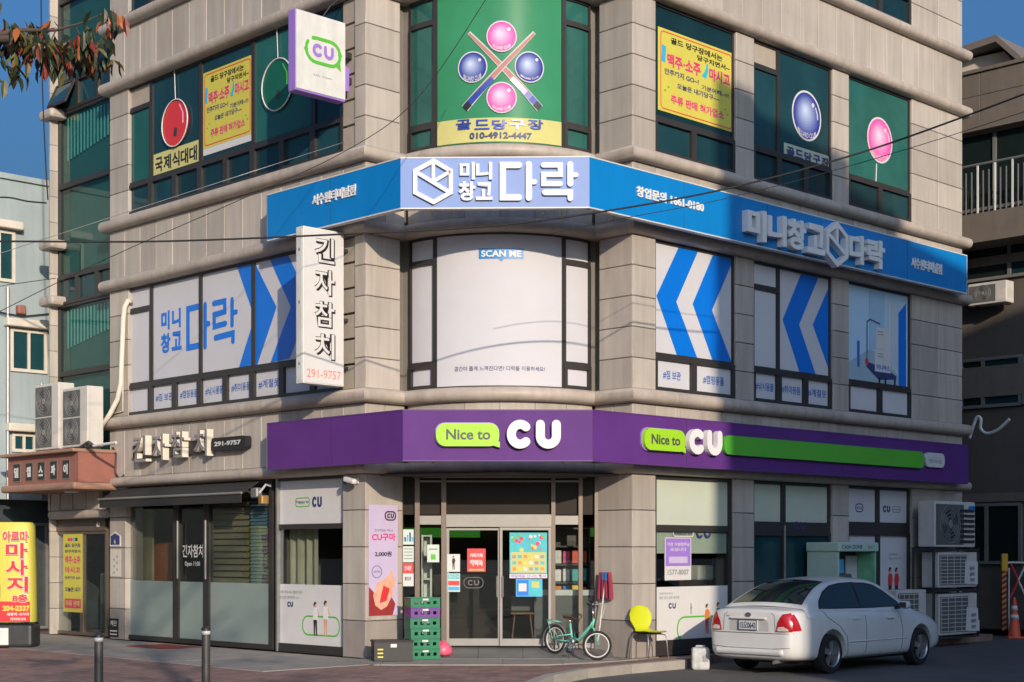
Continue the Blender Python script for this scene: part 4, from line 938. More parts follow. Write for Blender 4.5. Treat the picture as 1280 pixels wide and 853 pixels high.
hh = z1_-z0_; ww = xi-xo
ob = rrect(xo+ww*.2, xi-ww*.12, z0_+hh*.40, z0_+hh*.70, hh*.15); ob = ob[8:]+ob[:8]
MB().stroke(ob[1:], .055, -.012, -.004).obj('logo_outline', LIMED, t, f.m)
MB().prism([(xi-ww*.2, z0_+hh*.41), (xi-ww*.12, z0_+hh*.47), (xi-ww*.10, z0_+hh*.36)], -.011, -.004).obj('logo_outline', LIMED, t, f.m)
cu_logo(t, f, xo+ww*.33, xi-ww*.25, z0_+hh*.47, z0_+hh*.635, -.014, .012, PURPL, .26)
words(t, f, '24h. Open', xo+ww*.34, xi-ww*.28, z0_+hh*.22, z0_+hh*.255, -.0075, GREYP)
MB().tube([(xo+.6, .1, z1_), (xo+.78, .1, z1_+.25), (.0, .1, z1_+.6)], .012).obj('stay', STEELD, t, f.m)
t, f, xo, xi, z0_, z1_ = blade('blade_sign', 'tall white box sign with four outlined black characters hung beside the left windows', 437, 379, 430, 282, 479, 0, .18)
MB().rbox(xo, xi, .0, .20, z0_, z1_, .012).obj('casing', WHITEG, t, f.m)
MB().box(xo+.02, xi-.02, -.008, .01, z0_+.02, z1_-.02).obj('face', WHITE, t, f.m)
MB().box(xo-.006, xo+.004, .03, .17, z0_+.04, z1_-.04).obj('outer_face', WHITEG, t, f.m)
hh = z1_-z0_; ww = xi-xo
for i, ch in enumerate('긴자참치'):
    za = z1_-hh*(.055+.205*i); zb2 = za-hh*.165
    put_text(MB(), ch, xo+ww*.27+.012, xi-ww*.24+.016, zb2-.016, za-.012, -.0095, 0, .05).obj('letter_shadow', BLACK, t, f.m)
    put_text(MB(), ch, xo+ww*.27-.008, xi-ww*.24+.0, zb2+.002, za+.004, -.0105, 0, .062).obj('letter_shadow', BLACK, t, f.m)
    put_text(MB(), ch, xo+ww*.27, xi-ww*.24-.008, zb2+.008, za-.003, -.012, 0, .012).obj('letter', WHITE, t, f.m)
words(t, f, '291-9757', xo+ww*.08, xi-ww*.08, z0_+hh*.04, z0_+hh*.095, -.0095, mat('faded_red', (.75, .22, .17), .5), .005)
for z in (z0_+.3, z0_+1.1, z1_-.3): MB().box(xi, .02, .06, .12, z, z+.05).obj('bracket', STEELD, t, f.m)
for z in (z0_+.3, z0_+1.3, z1_-.4): MB().box(xo-.011, xo-.005, .09, .11, z, z+.05).obj('latch', BLACK, t, f.m)

# ================================================================== METAL LETTERS over the restaurant
t = thing('restaurant_letter_sign', 'silver stand-off characters and a black number plate over the restaurant awning', 'sign', FL.m, (FL.ax(230), -.1, 3.3))
dO = .20
LETS = mat('letter_face', (.24, .225, .24), .4, var=.06); LSIDE = mat('letter_side', (.66, .60, .50), .5, var=.06)
for i, (ch, pa, pb, yt, yb) in enumerate((('긴', 165.5, 182, 546, 578), ('자', 190, 206, 543.5, 576), ('참', 214, 230, 540.5, 572.5), ('치', 242, 258.5, 538, 571))):
    x0, z1_ = FL.at(pa, yt, -dO); x1 = FL.ax(pb, -dO); z0_ = FL.at(pa, yb, -dO)[1]
    L0 = put_text(MB(), ch, x0, x1, z0_, z1_, -dO+.001, dO-.06, .012).obj('letter', LSIDE, t, FL.m)
    put_text(MB(), ch, x0, x1, z0_, z1_, -dO-.003, 0, .006).obj('letter_face', LETS, t, FL.m)
    put_text(MB(), ch, x0, x1, z0_, z1_, -dO-.001, 0, .022).obj('letter_edge', BLACK, t, FL.m)
x0, z1_ = FL.at(164, 553, -.1); x1, _ = FL.at(266, 553, -.1)
MB().box(x0, FL.ax(262, -.06), -.06, -.005, FL.at(262, 566, -.06)[1], FL.at(262, 549, -.06)[1]).obj('backing_rail', BLACK, t, FL.m)
x0, x1 = FL.ax(264, -.15), FL.ax(306, -.15); z1_, z0_ = FL.at(266, 548, -.15)[1], FL.at(266, 564, -.15)[1]
MB().prism(rrect(x0, x1, z0_, z1_, .06), -.15, -.005).obj('number_plate', BLACK, t, FL.m)
words(t, FL, '291-9757', x0+.1, x1-.12, z0_+.08, z1_-.07, -.153, WHITE, .04)

# ================================================================== WINDOW FILMS AND POSTERS, second floor
def pan(name, lab, f, loc, cat='window film', group=None): return thing(name, lab, cat, f.m, loc, group=group)
V = .066           # films lie on the outer face of the panes
za, zb = Z2b, Z3a; zt = za+.60
def chevrons(t, f, shapes, cells):
    for sh in shapes:
        pl = [f.at(px, py, V) for px, py in sh]
        for (x0, x1) in cells:
            # split concave chevron at its apex row so that clipping stays valid
            ap = sorted(pl, key=lambda p: p[1])[len(pl)//2][1]
            for lo, hi in ((zt+.055, ap), (ap, zb-.055)):
                c = clip_poly(list(pl), x0, x1, lo, hi)
                if len(c) >= 3: MB().prism(c, V, V+.004).obj('chevron', FILMB, t, f.m)
xs = [FL.ax(q, .05) for q in (160.5, 189, 250.5, 316.5, 392, 430)]
t = pan('window_film', 'blue chevrons and storage logo lettering on the left second floor windows', FL, (FL.ax(280), 0, za))
cl_ = [(xs[i]+.052, xs[i+1]-.052) for i in range(1, 5)]
chevrons(t, FL, [[(296, 332.5), (318, 328), (345.6, 384), (321.6, 456), (298, 461.5), (318, 397)],
                 [(337, 324), (360, 319), (388, 378), (362, 448), (338, 453.5), (363.5, 384)], [(378, 315), (405, 309), (425, 370), (405, 438), (380, 443), (400, 375)]], cl_)
for ch, pa, pb, yt, yb in (('미', 201.5, 212, 390, 413.5), ('니', 215, 226, 387, 411), ('창', 201, 213, 418, 442.5), ('고', 214.5, 227, 415.5, 439)):
    x0, z1_ = FL.at(pa, yt, V); x1 = FL.ax(pb, V); z0_ = FL.at(pa, yb, V)[1]; words(t, FL, ch, x0, x1, z0_, z1_, V, FILMB, .045, name='letter')
def c5(x, y): return FL.at(120+x/6.4, 310+y/6.4, V)
swl = 46/6.4/F*30*1.05
for pts, k in (([(815,470),(735,490),(735,800),(815,782)], 1), ([(872,455),(872,790)], .95), ([(872,612),(900,605)], .9), ([(942,445),(1030,425),(1030,510),(945,535),(945,630),(1035,605)], .9), ([(1088,415),(1088,615)], .9), ([(1088,520),(1122,512)], .8), ([(955,720),(1095,682),(1095,745)], .95)):
    MB().stroke([c5(*p) for p in pts], swl*k, V-.0005*k, V+.003).obj('letter', FILMB, t, FL.m)
lo = [xs[0], xs[1], (xs[1]+xs[2])/2, xs[2], (xs[2]+xs[3])/2, xs[3], (xs[3]+xs[4])/2, xs[4]]
tags_ = ['#짐 보관', '#캠핑용품', '#낚시용품', '#취미용품', '#계절옷']
for i, s in enumerate(tags_): words(t, FL, s, lo[i+1]+.14, lo[i+2]-.12, za+.22, za+.37, V, BLUEINK, .012)
t = pan('window_film', 'blue chevrons on the second floor window next to the curved bay', FR, (FR.ax(868), 0, za))
chevrons(t, FR, [[(850.5, 305), (874, 311), (845.4, 377.5), (874.4, 455), (848, 449), (820.7, 370)], [(893, 315), (918, 322), (890, 388), (918, 462), (893, 456.7), (866, 380)]], [(rp[0]+.052, rp[1]-.052)])
for s, a, b in (('#짐 보관', 829, 851), ('#캠핑용품', 879, 905)): words(t, FR, s, FR.ax(a, V), FR.ax(b, V), za+.22, za+.37, V, BLUEINK, .012)
t = pan('window_film', 'blue chevrons on the shaded middle window of the right facade', FR, (FR.ax(992), 0, za))
chevrons(t, FR, [[(1002.5, 340), (1024, 345), (999, 406), (1022, 475), (1001, 470), (978.5, 399.6)], [(1040, 350), (1062, 352), (1037, 412), (1062, 478), (1040, 473), (1016, 406)]], [(FR.ax(975.5)+.052, rp[3]-.052)])
x2 = (FR.ax(975.5)+rp[3])/2
for s, a, b in (('#낚시용품', rp[2], FR.ax(975.5)), ('#취미용품', FR.ax(975.5), x2), ('#계절옷', x2, rp[3])): words(t, FR, s, a+.12, b-.12, za+.22, za+.37, V, BLUEINK, .012)
# picture film: trolley with boxes
t = pan('window_film', 'pale blue film picturing a trolley of white boxes on the right end window', FR, (FR.ax(1100), 0, za))
x0, x1 = rp[4]+.052, rp[5]-.052; Lw = lambda u, v: (x0+u*(x1-x0), zt+.055+v*(zb-zt-.11))
def pp(pts, m_, dy=0.0, n='printed_picture'): MB().prism([Lw(*p) for p in pts], V-dy, V+.003).obj(n, m_, t, FR.m)
pp([(.02,0),(.95,0),(.6,.3),(.35,.35),(.02,.18)], mat('print_floor_grey', (.30, .42, .50), .4), .0); pp([(.84,0),(.97,0),(.97,.92),(.84,.8)], FILMB, .0005); pp([(.35,.35),(.6,.35),(.6,.98),(.35,.98)], mat('print_mid_blue', (.33, .50, .66), .4), .0004); pp([(.66,.1),(.70,.1),(.70,.9),(.66,.95)], WHITE, .0006)
pp([(.15,.14),(.19,.14),(.19,.42),(.15,.42)], BLUEINK, .0007)
for i in range(5): pp([(.72+.025*i,.15),(.73+.025*i,.15),(.73+.025*i,.9),(.72+.025*i,.9)], WHITE, .0007)
pp([(.29,.16),(.50,.03),(.80,.06),(.80,.10),(.62,.16),(.33,.21)], INK, .001); pp([(.44,.12),(.70,.12),(.70,.36),(.44,.36)], WHITE, .0015); pp([(.46,.37),(.69,.37),(.69,.60),(.46,.60)], WHITE, .0017)
MB().stroke([Lw(.31,.17), Lw(.31,.64), Lw(.36,.67), Lw(.52,.64)], .03, V-.002, V).obj('printed_picture', INK, t, FR.m)
a, b = Lw(.47, .14), Lw(.69, .20); words(t, FR, '미니박스', a[0], b[0], a[1], b[1], V-.003, BLUEINK, .04)
for v in (.28, .31, .52, .55): pp([(.48,v),(.58,v),(.58,v+.01),(.48,v+.01)], GREYP, .0025)
pp([(.28,.18),(.33,.18),(.33,.24),(.28,.24)], RED, .0026)
for u in (.5, .6, .76): pp([(u,-.0),(u+.03,-.0),(u+.03,.06),(u,.06)], BLACK, .0022)
# ---- curved bay posters
def arc_obj(parent, mb, name, m_, y, smooth=False):
    mb.v = [tuple(arc_pt(q[0], y+(q[1] if abs(q[1]) < .05 else 0), q[2])) for q in mb.v]; return mb.obj(name, m_, parent, I4, smooth)
def arc_xz(px, py, y):
    u = arc_u(px, y); p = arc_pt(u, y); return u, EYE+(HZ-py)/F*p.y
def arc_text(parent, s, pa, pb, yt, yb, y, m_, bold=.02, name='lettering'):
    u0, _ = arc_xz(pa, 300, y); u1, _ = arc_xz(pb, 300, y); pm_ = (pa+pb)/2; z1_ = arc_xz(pm_, yt, y)[1]; z0_ = arc_xz(pm_, yb, y)[1]
    return arc_obj(parent, put_text(MB(), s, u0, u1, z0_, z1_, 0, 0, bold), name, m_, y)
def arc_sheet(parent, u0, u1, z0, z1, y, m_, name='sheet', n=12):
    mb = MB(); a = [(u0+(u1-u0)*k/n) for k in range(n+1)]
    mb.add([arc_pt(u, y, z0) for u in a]+[arc_pt(u, y, z1) for u in a], [(k, k+1, n+2+k, n+1+k) for k in range(n)]); return mb.obj(name, m_, parent, I4, True)
t = thing('bay_poster', 'white SCAN ME poster filling the curved second floor bay window', 'poster', I4, (arc_pt(0).x, arc_pt(0).y, za))
arc_sheet(t, ub[1]+.03, ub[2]-.03, za+.03, zb-.03, .064, FILMW)
yP = .060
u0, z1_ = arc_xz(598.5, 311, yP); u1, _ = arc_xz(654.5, 311, yP); z0_ = arc_xz(626, 323.5, yP)[1]
arc_sheet(t, u0, u1, z0_, z1_, yP, BLUE, 'printed_tag', 14); um = (u0+u1)/2
arc_obj(t, MB().add([(um-.05, 0, z0_), (um, 0, z0_-.05), (um+.05, 0, z0_)], [(0, 1, 2)]), 'printed_tag', BLUE, yP)
arc_text(t, 'SCAN ME', 601.5, 651.5, 313, 321, yP-.008, LETW, .03); arc_text(t, '공간이 좁게 느껴진다면? 다락을 이용하세요!', 568, 681, 457.5, 463.5, yP, INK, .01)
t = thing('bay_poster', 'green billiard poster with crossed cues filling the curved third floor bay window', 'poster', I4, (arc_pt(0).x, arc_pt(0).y, za+FLH))
z3a, z3b = za+FLH, zb+FLH
zy0, zy1 = arc_xz(625, 177, .06)[1], arc_xz(625, 147, .06)[1]
arc_sheet(t, ub[1]+.035, ub[2]-.035, zy0, zy1, .062, YELP, 'yellow_band'); 
for i, (ch, pa) in enumerate(zip('골드당구장', (570, 593, 615, 637, 660))): arc_text(t, ch, pa, pa+19, 149.5, 162, .045, NAVY, .022, 'letter')
arc_text(t, '010-4912-4447', 587, 665, 165, 173, .045, INK, .03)
def arc_disc(parent, px, py, rpx, y, m_, name, n=24, sx=1.0):
    u, z = arc_xz(px, py, y); r = rpx/F*25.2; mb = MB(); vs_ = [(u, 0, z)]; fs = []
    for ring in (1, 2, 3):
        for k in range(n): vs_.append((u+r*sx*ring/3*math.cos(2*math.pi*k/n), 0, z+r*ring/3*math.sin(2*math.pi*k/n)))
    for k in range(n): fs.append((0, 1+k, 1+(k+1) % n))
    for ring in (0, 1):
        for k in range(n): a = 1+ring*n; fs.append((a+k, a+n+k, a+n+(k+1) % n, a+(k+1) % n))
    return arc_obj(parent, mb.add(vs_, fs), name, m_, y)
def arc_stroke(parent, p, q, w0, w1, y, m_, name='printed_cue'):
    a, b = Vector(arc_xz(*p, y)), Vector(arc_xz(*q, y)); d = (b-a).normalized(); nn = Vector((-d.y, d.x)); k = F/25.2; mb = MB(); n = 6; vs_ = []
    for i in range(n+1): c = a.lerp(b, i/n); w_ = (w0+(w1-w0)*i/n)/k/2; vs_ += [(*(c-nn*w_),), (*(c+nn*w_),)]
    return arc_obj(parent, mb.add([(x, 0, z) for x, z in vs_], [(2*i, 2*i+2, 2*i+3, 2*i+1) for i in range(n)]), name, m_, y)
CUE = mat('cue_print', (.42, .20, .17), .5, var=.1, spec=.1)
for s, (p, q) in enumerate((((586, 41), (675, 136)), ((668, 41), (581, 136)))):
    yy = .060-.003*s
    arc_stroke(t, p, q, 5, 11, yy, FILMW); arc_stroke(t, (p[0], p[1]+1), (q[0], q[1]-1), 3, 8.5, yy-.0008, CUE)
    m2 = (p[0]+(q[0]-p[0])*.6, p[1]+(q[1]-p[1])*.6); arc_stroke(t, m2, (q[0], q[1]-1), 6.5, 8.5, yy-.0016, NAVY); m3 = (p[0]+(q[0]-p[0])*.93, p[1]+(q[1]-p[1])*.93); arc_stroke(t, m3, q, 8.2, 8.6, yy-.0022, BLACK)
GPINK = [mat('pink_print_%d' % k, tuple(a+(b-a)*(k/9)**1.3 for a, b in zip((.72, .08, .36), (.80, .56, .70))), .45, var=.03, spec=.1) for k in range(10)]
GNAVY = [mat('navy_print_%d' % k, tuple(a+(b-a)*(k/9)**1.3 for a, b in zip((.025, .04, .26), (.48, .57, .76))), .45, var=.03, spec=.1) for k in range(10)]
def radial(name, c0, c1, edge):
    """printed billiard ball: light spot shading drawn in the print itself"""
    return mat(name, c0, .25, var=.15, scale=2.5)
PALEP = mat('pink_print_light', (.80, .42, .60), .3, var=.1); PALEN = mat('blue_print_light', (.20, .30, .62), .3, var=.1)
for px, py, c, cl2 in ((627, 45.5, GPINK, 0), (627, 122, GPINK, 0), (590.5, 84, GNAVY, 0), (662, 84, GNAVY, 0)):
    arc_disc(t, px, py, 20, .054, FILMW, 'printed_ball'); [arc_disc(t, px-3*k/9, py-4*k/9, 18.4*(1-k/10), .0525-.0004*k, g_, 'printed_ball', 24) for k, g_ in enumerate(c)]; arc_disc(t, px+9, py-9, 2, .050, WHITE, 'printed_ball')
    u0, z1_ = arc_xz(px-11, py+9, .05); u1, z0_ = arc_xz(px+11, py+13, .05)
    mb = put_text(MB(), 'BILLIARD CLUB', u0, u1, z0_, z1_, 0, 0, .01); um = (u0+u1)/2; hw = (u1-u0)/2
    mb.v = [(x, y, z-.05*(1-((x-um)/hw)**2)) for x, y, z in mb.v]; arc_obj(t, mb, 'lettering', WHITE, .049)

# ---- third floor posters
def billiard_poster(lab, f, px0, px1, yt, yb, off):
    x0, z1_ = f.at(px0, yt, off); x1 = f.ax(px1, off); z0_ = f.at(px0, yb, off)[1]
    t = thing('billiard_poster', lab, 'poster', f.m, ((x0+x1)/2, off, z0_), group='yellow billiard posters'); L_ = lambda u, v: (x0+u*(x1-x0), z0_+v*(z1_-z0_))
    MB().box(x0, x1, off, off+.005, z0_, z1_).obj('sheet', YEL, t, f.m)
    a, b = L_(.035, .035), L_(.965, .965); MB().stroke(rrect(a[0], b[0], a[1], b[1], .06, 3), .018, off-.002, off+.001, True).obj('printed_border', RED, t, f.m)
    for s, u0, v0, u1, v1, m_, bo in (('골드 당구장에서는', .16, .845, .84, .925, BLACK, .03), ('당구치면서~', .50, .755, .94, .825, BLACK, .03), ('맥주', .115, .56, .31, .72, MAG, .035), ('·소주', .32, .56, .545, .72, MAG, .035), ('마시고', .66, .56, .94, .72, MAG, .035),
        ('안주까지 GO~!', .08, .455, .52, .53, INK, .025), ('기분어때~!!!', .56, .41, .93, .475, INK, .02), ('오늘은 내기당구~~', .24, .325, .80, .395, INK, .025), ('주류 판매 허가업소', .16, .12, .86, .23, MAG, .03)):
        a, b = L_(u0, v0), L_(u1, v1); words(t, f, s, a[0], b[0], a[1], b[1], off-.003, m_, bo)
    MB().prism([L_(.04,.60), L_(.09,.59), L_(.10,.79), L_(.05,.80)], off-.0025, off).obj('printed_can', SKYB, t, f.m)
    MB().prism([L_(.56,.58), L_(.62,.56), L_(.65,.66), L_(.645,.76), L_(.63,.76), L_(.61,.67)], off-.0025, off).obj('printed_bottle', TEALB, t, f.m)
    for u, v in ((.09,.26), (.13,.31), (.88,.26), (.91,.2)):
        MB().prism([L_(u+.014*math.cos(k*1.05), v+.014*math.sin(k*1.05)) for k in range(6)], off-.0025, off).obj('printed_dot', LIMED, t, f.m)
    return t, L_
t, L_ = billiard_poster('yellow billiard poster on the left facade with a white strip below', FL, 254, 315, 92.5, 187, .06)
a, b = L_(0, -.09), L_(1, -.002); MB().box(a[0], b[0], .062, .067, a[1], b[1]).obj('lower_strip', WHITE, t, FL.m)
billiard_poster('sunlit yellow billiard poster on the right facade beside the curved bay', FR, 822.5, 917.5, 33, 137, .06)
def oval(t, f, cx, cz, r, off, m_, n='disc', th=.004, N_=28, sx=1.0): MB().prism([(cx+sx*r*math.cos(2*math.pi*k/N_), cz+r*math.sin(2*math.pi*k/N_)) for k in range(N_)], off, off+th).obj(n, m_, t, f.m)
# red and green neon discs
def neon_disc(lab, px, py, rpx, m_, y):
    cx, cz = FL.at(px, py, y); r = rpx/F*29.5
    t = thing('hanging_disc', lab, 'window sign', FL.m, (cx, y, cz-r))
    oval(t, FL, cx, cz, r, y, m_, 'disc', .02); MB().torus((cx, y-.015, cz), r*1.03, .012, 'Y', 32, 6).obj('neon_tube', WHITEG, t, FL.m)
    MB().tube([(cx+.01, y, cz+r), (cx-.03, y, cz+r+.62)], .008).obj('cord', WHITEG, t, FL.m)
    MB().prism([(cx-.06, cz-r*.55), (cx+.05, cz-r*.6), (cx+.07, cz-r*.25), (cx-.02, cz-r*.2)], y-.006, y).obj('printed_shape', STEELD, t, FL.m)
    MB().stroke([(cx+r*.35, cz+r*.75), (cx+r*.62, cz+r*.35), (cx+r*.62, cz-r*.1)], .02, y-.006, y).obj('printed_shape', PALEP if m_ is RED else LIMED, t, FL.m)
    return t
neon_disc('red disc sign with neon rim hanging in the left third floor window', 219, 154, 28.5, RED, .035)
neon_disc('green disc sign with neon rim half hidden behind the purple box sign', 347, 106, 29, mat('dark_green_disc', (.008, .11, .06), .3), .035)
x0, z1_ = FL.at(192, 194, .062); x1 = FL.ax(249, .062); z0_ = FL.at(192, 224, .062)[1]
t = thing('window_banner', 'yellow strip with black lettering under the red disc', 'banner', FL.m, ((x0+x1)/2, .06, z0_)); MB().box(x0, x1, .06, .066, z0_, z1_).obj('sheet', YELP, t, FL.m)
letters(t, FL, '국제식대대', x0+.05, x1-.05, z0_+.1, z1_-.08, .058, .001, BLACK, .03, .06)
def ball_sign(lab, px, py, rpx, c, cl2):
    cx, cz = FR.at(px, py, .05); r = rpx/F*29
    t = thing('ball_sticker', lab, 'window sticker', FR.m, (cx, .05, cz-r))
    oval(t, FR, cx, cz, r, .060, WHITE, 'rim'); [oval(t, FR, cx-.05*k/9, cz+r*.22*k/9, r*.92*(1-k/10), .0585-.0002*k, g_, 'ball') for k, g_ in enumerate(c)]; oval(t, FR, cx+r*.42, cz+r*.5, r*.09, .0565, WHITE, 'printed_highlight')
    MB().stroke([(cx+r*.6, cz+r*.42), (cx+r*.72, cz+r*.2), (cx+r*.74, cz)], r*.06, .056, .058).obj('printed_highlight', WHITE, t, FR.m)
    mb = put_text(MB(), 'BILLIARD CLUB', cx-r*.62, cx+r*.62, cz-r*.72, cz-r*.52, .0565, 0, .015); mb.v = [(x, y, z-r*.16*(1-((x-cx)/(r*.62))**2)) for x, y, z in mb.v]; mb.obj('lettering', WHITE, t, FR.m)
    return t
ball_sign('navy billiard ball sticker on the right facade window', 1009, 145, 31.5, GNAVY, 0)
tp = ball_sign('pink billiard ball sticker on the far right window', 1100.5, 175.5, 30.5, GPINK, 0)
x0, z1_ = FR.at(980, 178, .06); x1 = FR.ax(1039, .06); z0_ = FR.at(980, 196.5, .06)[1]
t = thing('window_banner', 'pale strip with dark lettering under the navy ball sticker', 'banner', FR.m, ((x0+x1)/2, .06, z0_)); MB().box(x0, x1, .06, .066, z0_, z1_).obj('sheet', mat('pale_green_strip', (.45, .50, .36), .5), t, FR.m)
letters(t, FR, '골드당구장', x0+.06, x1-.06, z0_+.05, z1_-.05, .058, .001, INK, .05, .06)
MB().tube([(FR.ax(1099), .06, FR.at(1099, 206, .06)[1]), (FR.ax(1098), .06, FR.at(1098, 232, .06)[1])], .012).obj('cord', WHITEG, tp, FR.m)
# ================================================================== LEFT END: canopy, condensers, stair door
BRK = mat('terracotta_panel', (.27, .105, .078), .7, var=.1, scale=5, bump=.2, bscale=40)
BRKL = mat('terracotta_ledge', (.30, .17, .12), .65, var=.12, scale=4)
cx1 = FL.ax(146); cx0 = cx1-2.95; cD = .85; c0, c1 = 3.02, 3.80
t = thing('entrance_canopy', 'terracotta box canopy with five black lettered tiles over the stair door', 'canopy', FL.m, ((cx0+cx1)/2, 0, c0))
MB().box(cx0, cx1, -cD, .15, c0+.12, c1-.07).obj('box', BRK, t, FL.m)
MB().rbox(cx0-.12, cx1+.03, -cD-.12, .15, c0-.03, c0+.12, .05).obj('lower_ledge', BRKL, t, FL.m)
MB().rbox(cx0-.12, cx1+.03, -cD-.14, .15, c1-.07, c1, .02).obj('top_ledge', BRKL, t, FL.m)
for i, (ch, pa) in enumerate(zip('밀웰스파이', (17.5, 33, 48, 63.5, 79))):
    a, b = FL.ax(pa, -cD), FL.ax(pa+8.2, -cD); z0_, z1_ = c0+.26, c0+.51
    tl = MB().panel(a, b, z0_-.05, z1_+.05, -cD-.02, -cD-.001, .006).obj('letter_tile', BLACK, t, FL.m)
    MB().ring(a-.02, b+.02, z0_-.07, z1_+.07, .018, -cD-.012, -cD-.002).obj('tile_frame', MORTAR, t, FL.m)
    put_text(MB(), ch, a+.05, b-.05, z0_+.02, z1_-.02, -cD-.026, .004, .04).obj('letter', WHITE, tl, FL.m)
lamp = thing('soffit_lamp', 'round lamp under the terracotta canopy', 'lamp', FL.m, (cx1-1.0, -.45, c0-.06))
MB().lathe([(0, 0), (.13, .0), (.15, .02), (.15, .03)], (0, 0, 0)).obj('disc', WHITEG, lamp, None)
GRIL = mat('grille_wire', (.20, .195, .185), .6)
def condenser(lab, f, loc, wd, dp, ht, fans, rz=0.0, m_=ACW, group='outdoor air conditioning units', legs=.06, grid=False):
    t = thing('air_conditioner', lab, 'air conditioner', f.m, loc, rz, group)
    MB().rbox(0, wd, 0, dp, legs, ht, .02).obj('casing', m_, t, None)
    for x in (.06, wd-.16): MB().box(x, x+.1, .02, dp-.02, 0, legs+.01).obj('foot', STEELD, t, None)
    fw = wd*.68; n = fans; hh = (ht-legs-.08)/n
    for k in range(n):
        z0 = legs+.04+k*hh; cx, cz = .05+fw/2, z0+hh/2; r = min(fw, hh)/2*.92
        g = MB().box(.04, .04+fw, -.008, .004, z0+.01, z0+hh-.02).obj('fan_panel', ACD, t, None)
        if grid:
            mb = MB()
            for j in range(9): zz = z0+.03+(hh-.08)*j/8; mb.box(.045, .035+fw, -.02, -.010, zz, zz+.014)
            for j in range(5): xx = .05+(fw-.03)*j/4; mb.box(xx, xx+.014, -.026, -.021, z0+.02, z0+hh-.03)
            mb.obj('grille', m_, g, None)
        else:
            mb = MB()
            for j in range(1, 6): mb.torus((cx, -.012, cz), r*j/5, .006, 'Y', 24, 4)
            mb.lathe([(0, -.02), (r*.2, -.02), (r*.2, -.008)], (cx, 0, cz), 'Y', 12); mb.obj('grille', GRIL, g, None)
            mb = MB()
            for j in range(4):
                a = j*math.pi/2; mb.add([(cx+r*.15*math.cos(a), -.009, cz+r*.15*math.sin(a)), (cx+r*.9*math.cos(a), -.0095, cz+r*.9*math.sin(a)), (cx+r*.9*math.cos(a+.8), -.0085, cz+r*.9*math.sin(a+.8))], [(0, 1, 2)])
            mb.obj('fan_blade', STEELD, g, None)
    mb = MB()
    for j in range(14): z = legs+.12+(ht-legs-.3)*j/13; mb.box(wd-.004, wd+.003, .05, dp-.05, z, z+.012)
    mb.obj('side_louvre', m_, t, None)
    MB().box(.05+fw+.03, wd-.02, -.004, .004, legs+.08, legs+.3).obj('service_cover', CREAM, t, None)
    return t
xa = FL.ax(78, -.62); condenser('beige twin fan condenser standing on the right of the terracotta canopy', FL, (xa, -.62, c1), 1.0, .36, 1.26, 2)
xa = FL.ax(43.5, -.62); condenser('beige twin fan condenser standing on the left of the terracotta canopy', FL, (xa, -.62, c1), 1.0, .36, 1.42, 2)
t = thing('canopy_clutter', 'tangle of pipes and a white conduit lying on the terracotta canopy', 'pipes', FL.m, (FL.ax(118), -.7, c1))
MB().tube([(FL.ax(100,-.75), -.75, c1+.02), (FL.ax(108,-.75), -.7, c1+.12), (FL.ax(113,-.75), -.78, c1+.1), (FL.ax(116,-.75), -.7, c1+.03), (FL.ax(106,-.75), -.72, c1+.04)], .035).obj('hose', STEELD, t, FL.m)
MB().tube([(FL.ax(117,-.75), -.75, c1+.03), (FL.ax(142,-.75), -.7, c1+.06)], .028).obj('conduit', WHITE, t, FL.m)
# refrigerant pipe down the left pier
def fp_(px, py, off): x, z = FL.at(px, py, off); return (x, off, z)
t = thing('pipe_run', 'cream insulated pipe bending down the left pier from the second floor window', 'pipe', FL.m, (FL.ax(155), -.1, 4.4))
MB().tube([fp_(164, 378, .03), fp_(160, 376, -.06), fp_(156, 384, -.09), fp_(154, 400, -.09), fp_(152.5, 440, -.09), fp_(151, 480, -.09), fp_(147, 499, -.11), fp_(138, 517, -.16), fp_(127, 534, -.25)], .05, 10).obj('insulated_pipe', mat('cream_lagging', (.66, .60, .50), .7, var=.08, scale=6, bump=.2, bscale=25), t, FL.m, True)
MB().tube([fp_(154.5, 400, -.03), fp_(153.5, 514, -.03), fp_(130, 520, -.03)], .02).obj('drain_pipe', CREAM, t, FL.m, True)
MB().tube([fp_(141, 560, -.02), fp_(145, 568, -.06), fp_(144, 590, -.06), fp_(149, 600, -.05), fp_(155, 594, -.03)], .02).obj('cable', STEELD, t, FL.m, True)
# stair door at street level
t = thing('stair_entrance', 'glass stair door in a bronze frame below the terracotta canopy', 'door', FL.m, (FL.ax(105, .2), .2, 0))
dx = [FL.ax(q, .2) for q in (69, 103, 134)]; zd = FL.at(105, 664, .2)[1]; zh = FL.at(105, 655, .2)[1]
for a, b in zip(dx[:-1], dx[1:]):
    MB().ring(a, b, .02, zd, .06, .18, .26).obj('door_frame', BRZ, t, FL.m); MB().box(a+.06, b-.06, .21, .22, .08, zd-.06).obj('pane', GLS, t, FL.m)
MB().box(dx[0], dx[2], .15, .3, zd, zh+.1).obj('head_panel', BRZ, t, FL.m)
MB().rbox(FL.ax(63, -.05), FL.ax(134, -.05), -.14, .1, zh+.10, zh+.28, .07).obj('stone_lintel', LEDGE, t, FL.m)
for k in range(4): MB().panel(dx[0]+.02+(dx[2]-dx[0])*k/4, dx[0]-.02+(dx[2]-dx[0])*(k+1)/4, zh+.29, 3.0, .02, .1).obj('cladding_panel', STONE, t, FL.m)
MB().box(dx[0], dx[2], .1, .3, zh+.1, 3.02).obj('backing', MORTAR, t, FL.m)
MB().lathe([(0, 0), (.05, .01), (.05, .05)], (FL.ax(121, .1), .1, zd+.12), 'Y', 12).obj('lamp', CREAM, t, FL.m)
MB().box(dx[0], dx[2], 1.8, 1.9, 0, 3).obj('hall_wall', mat('hall_green', (.06, .14, .10), .6, var=.3, scale=2), t, FL.m)
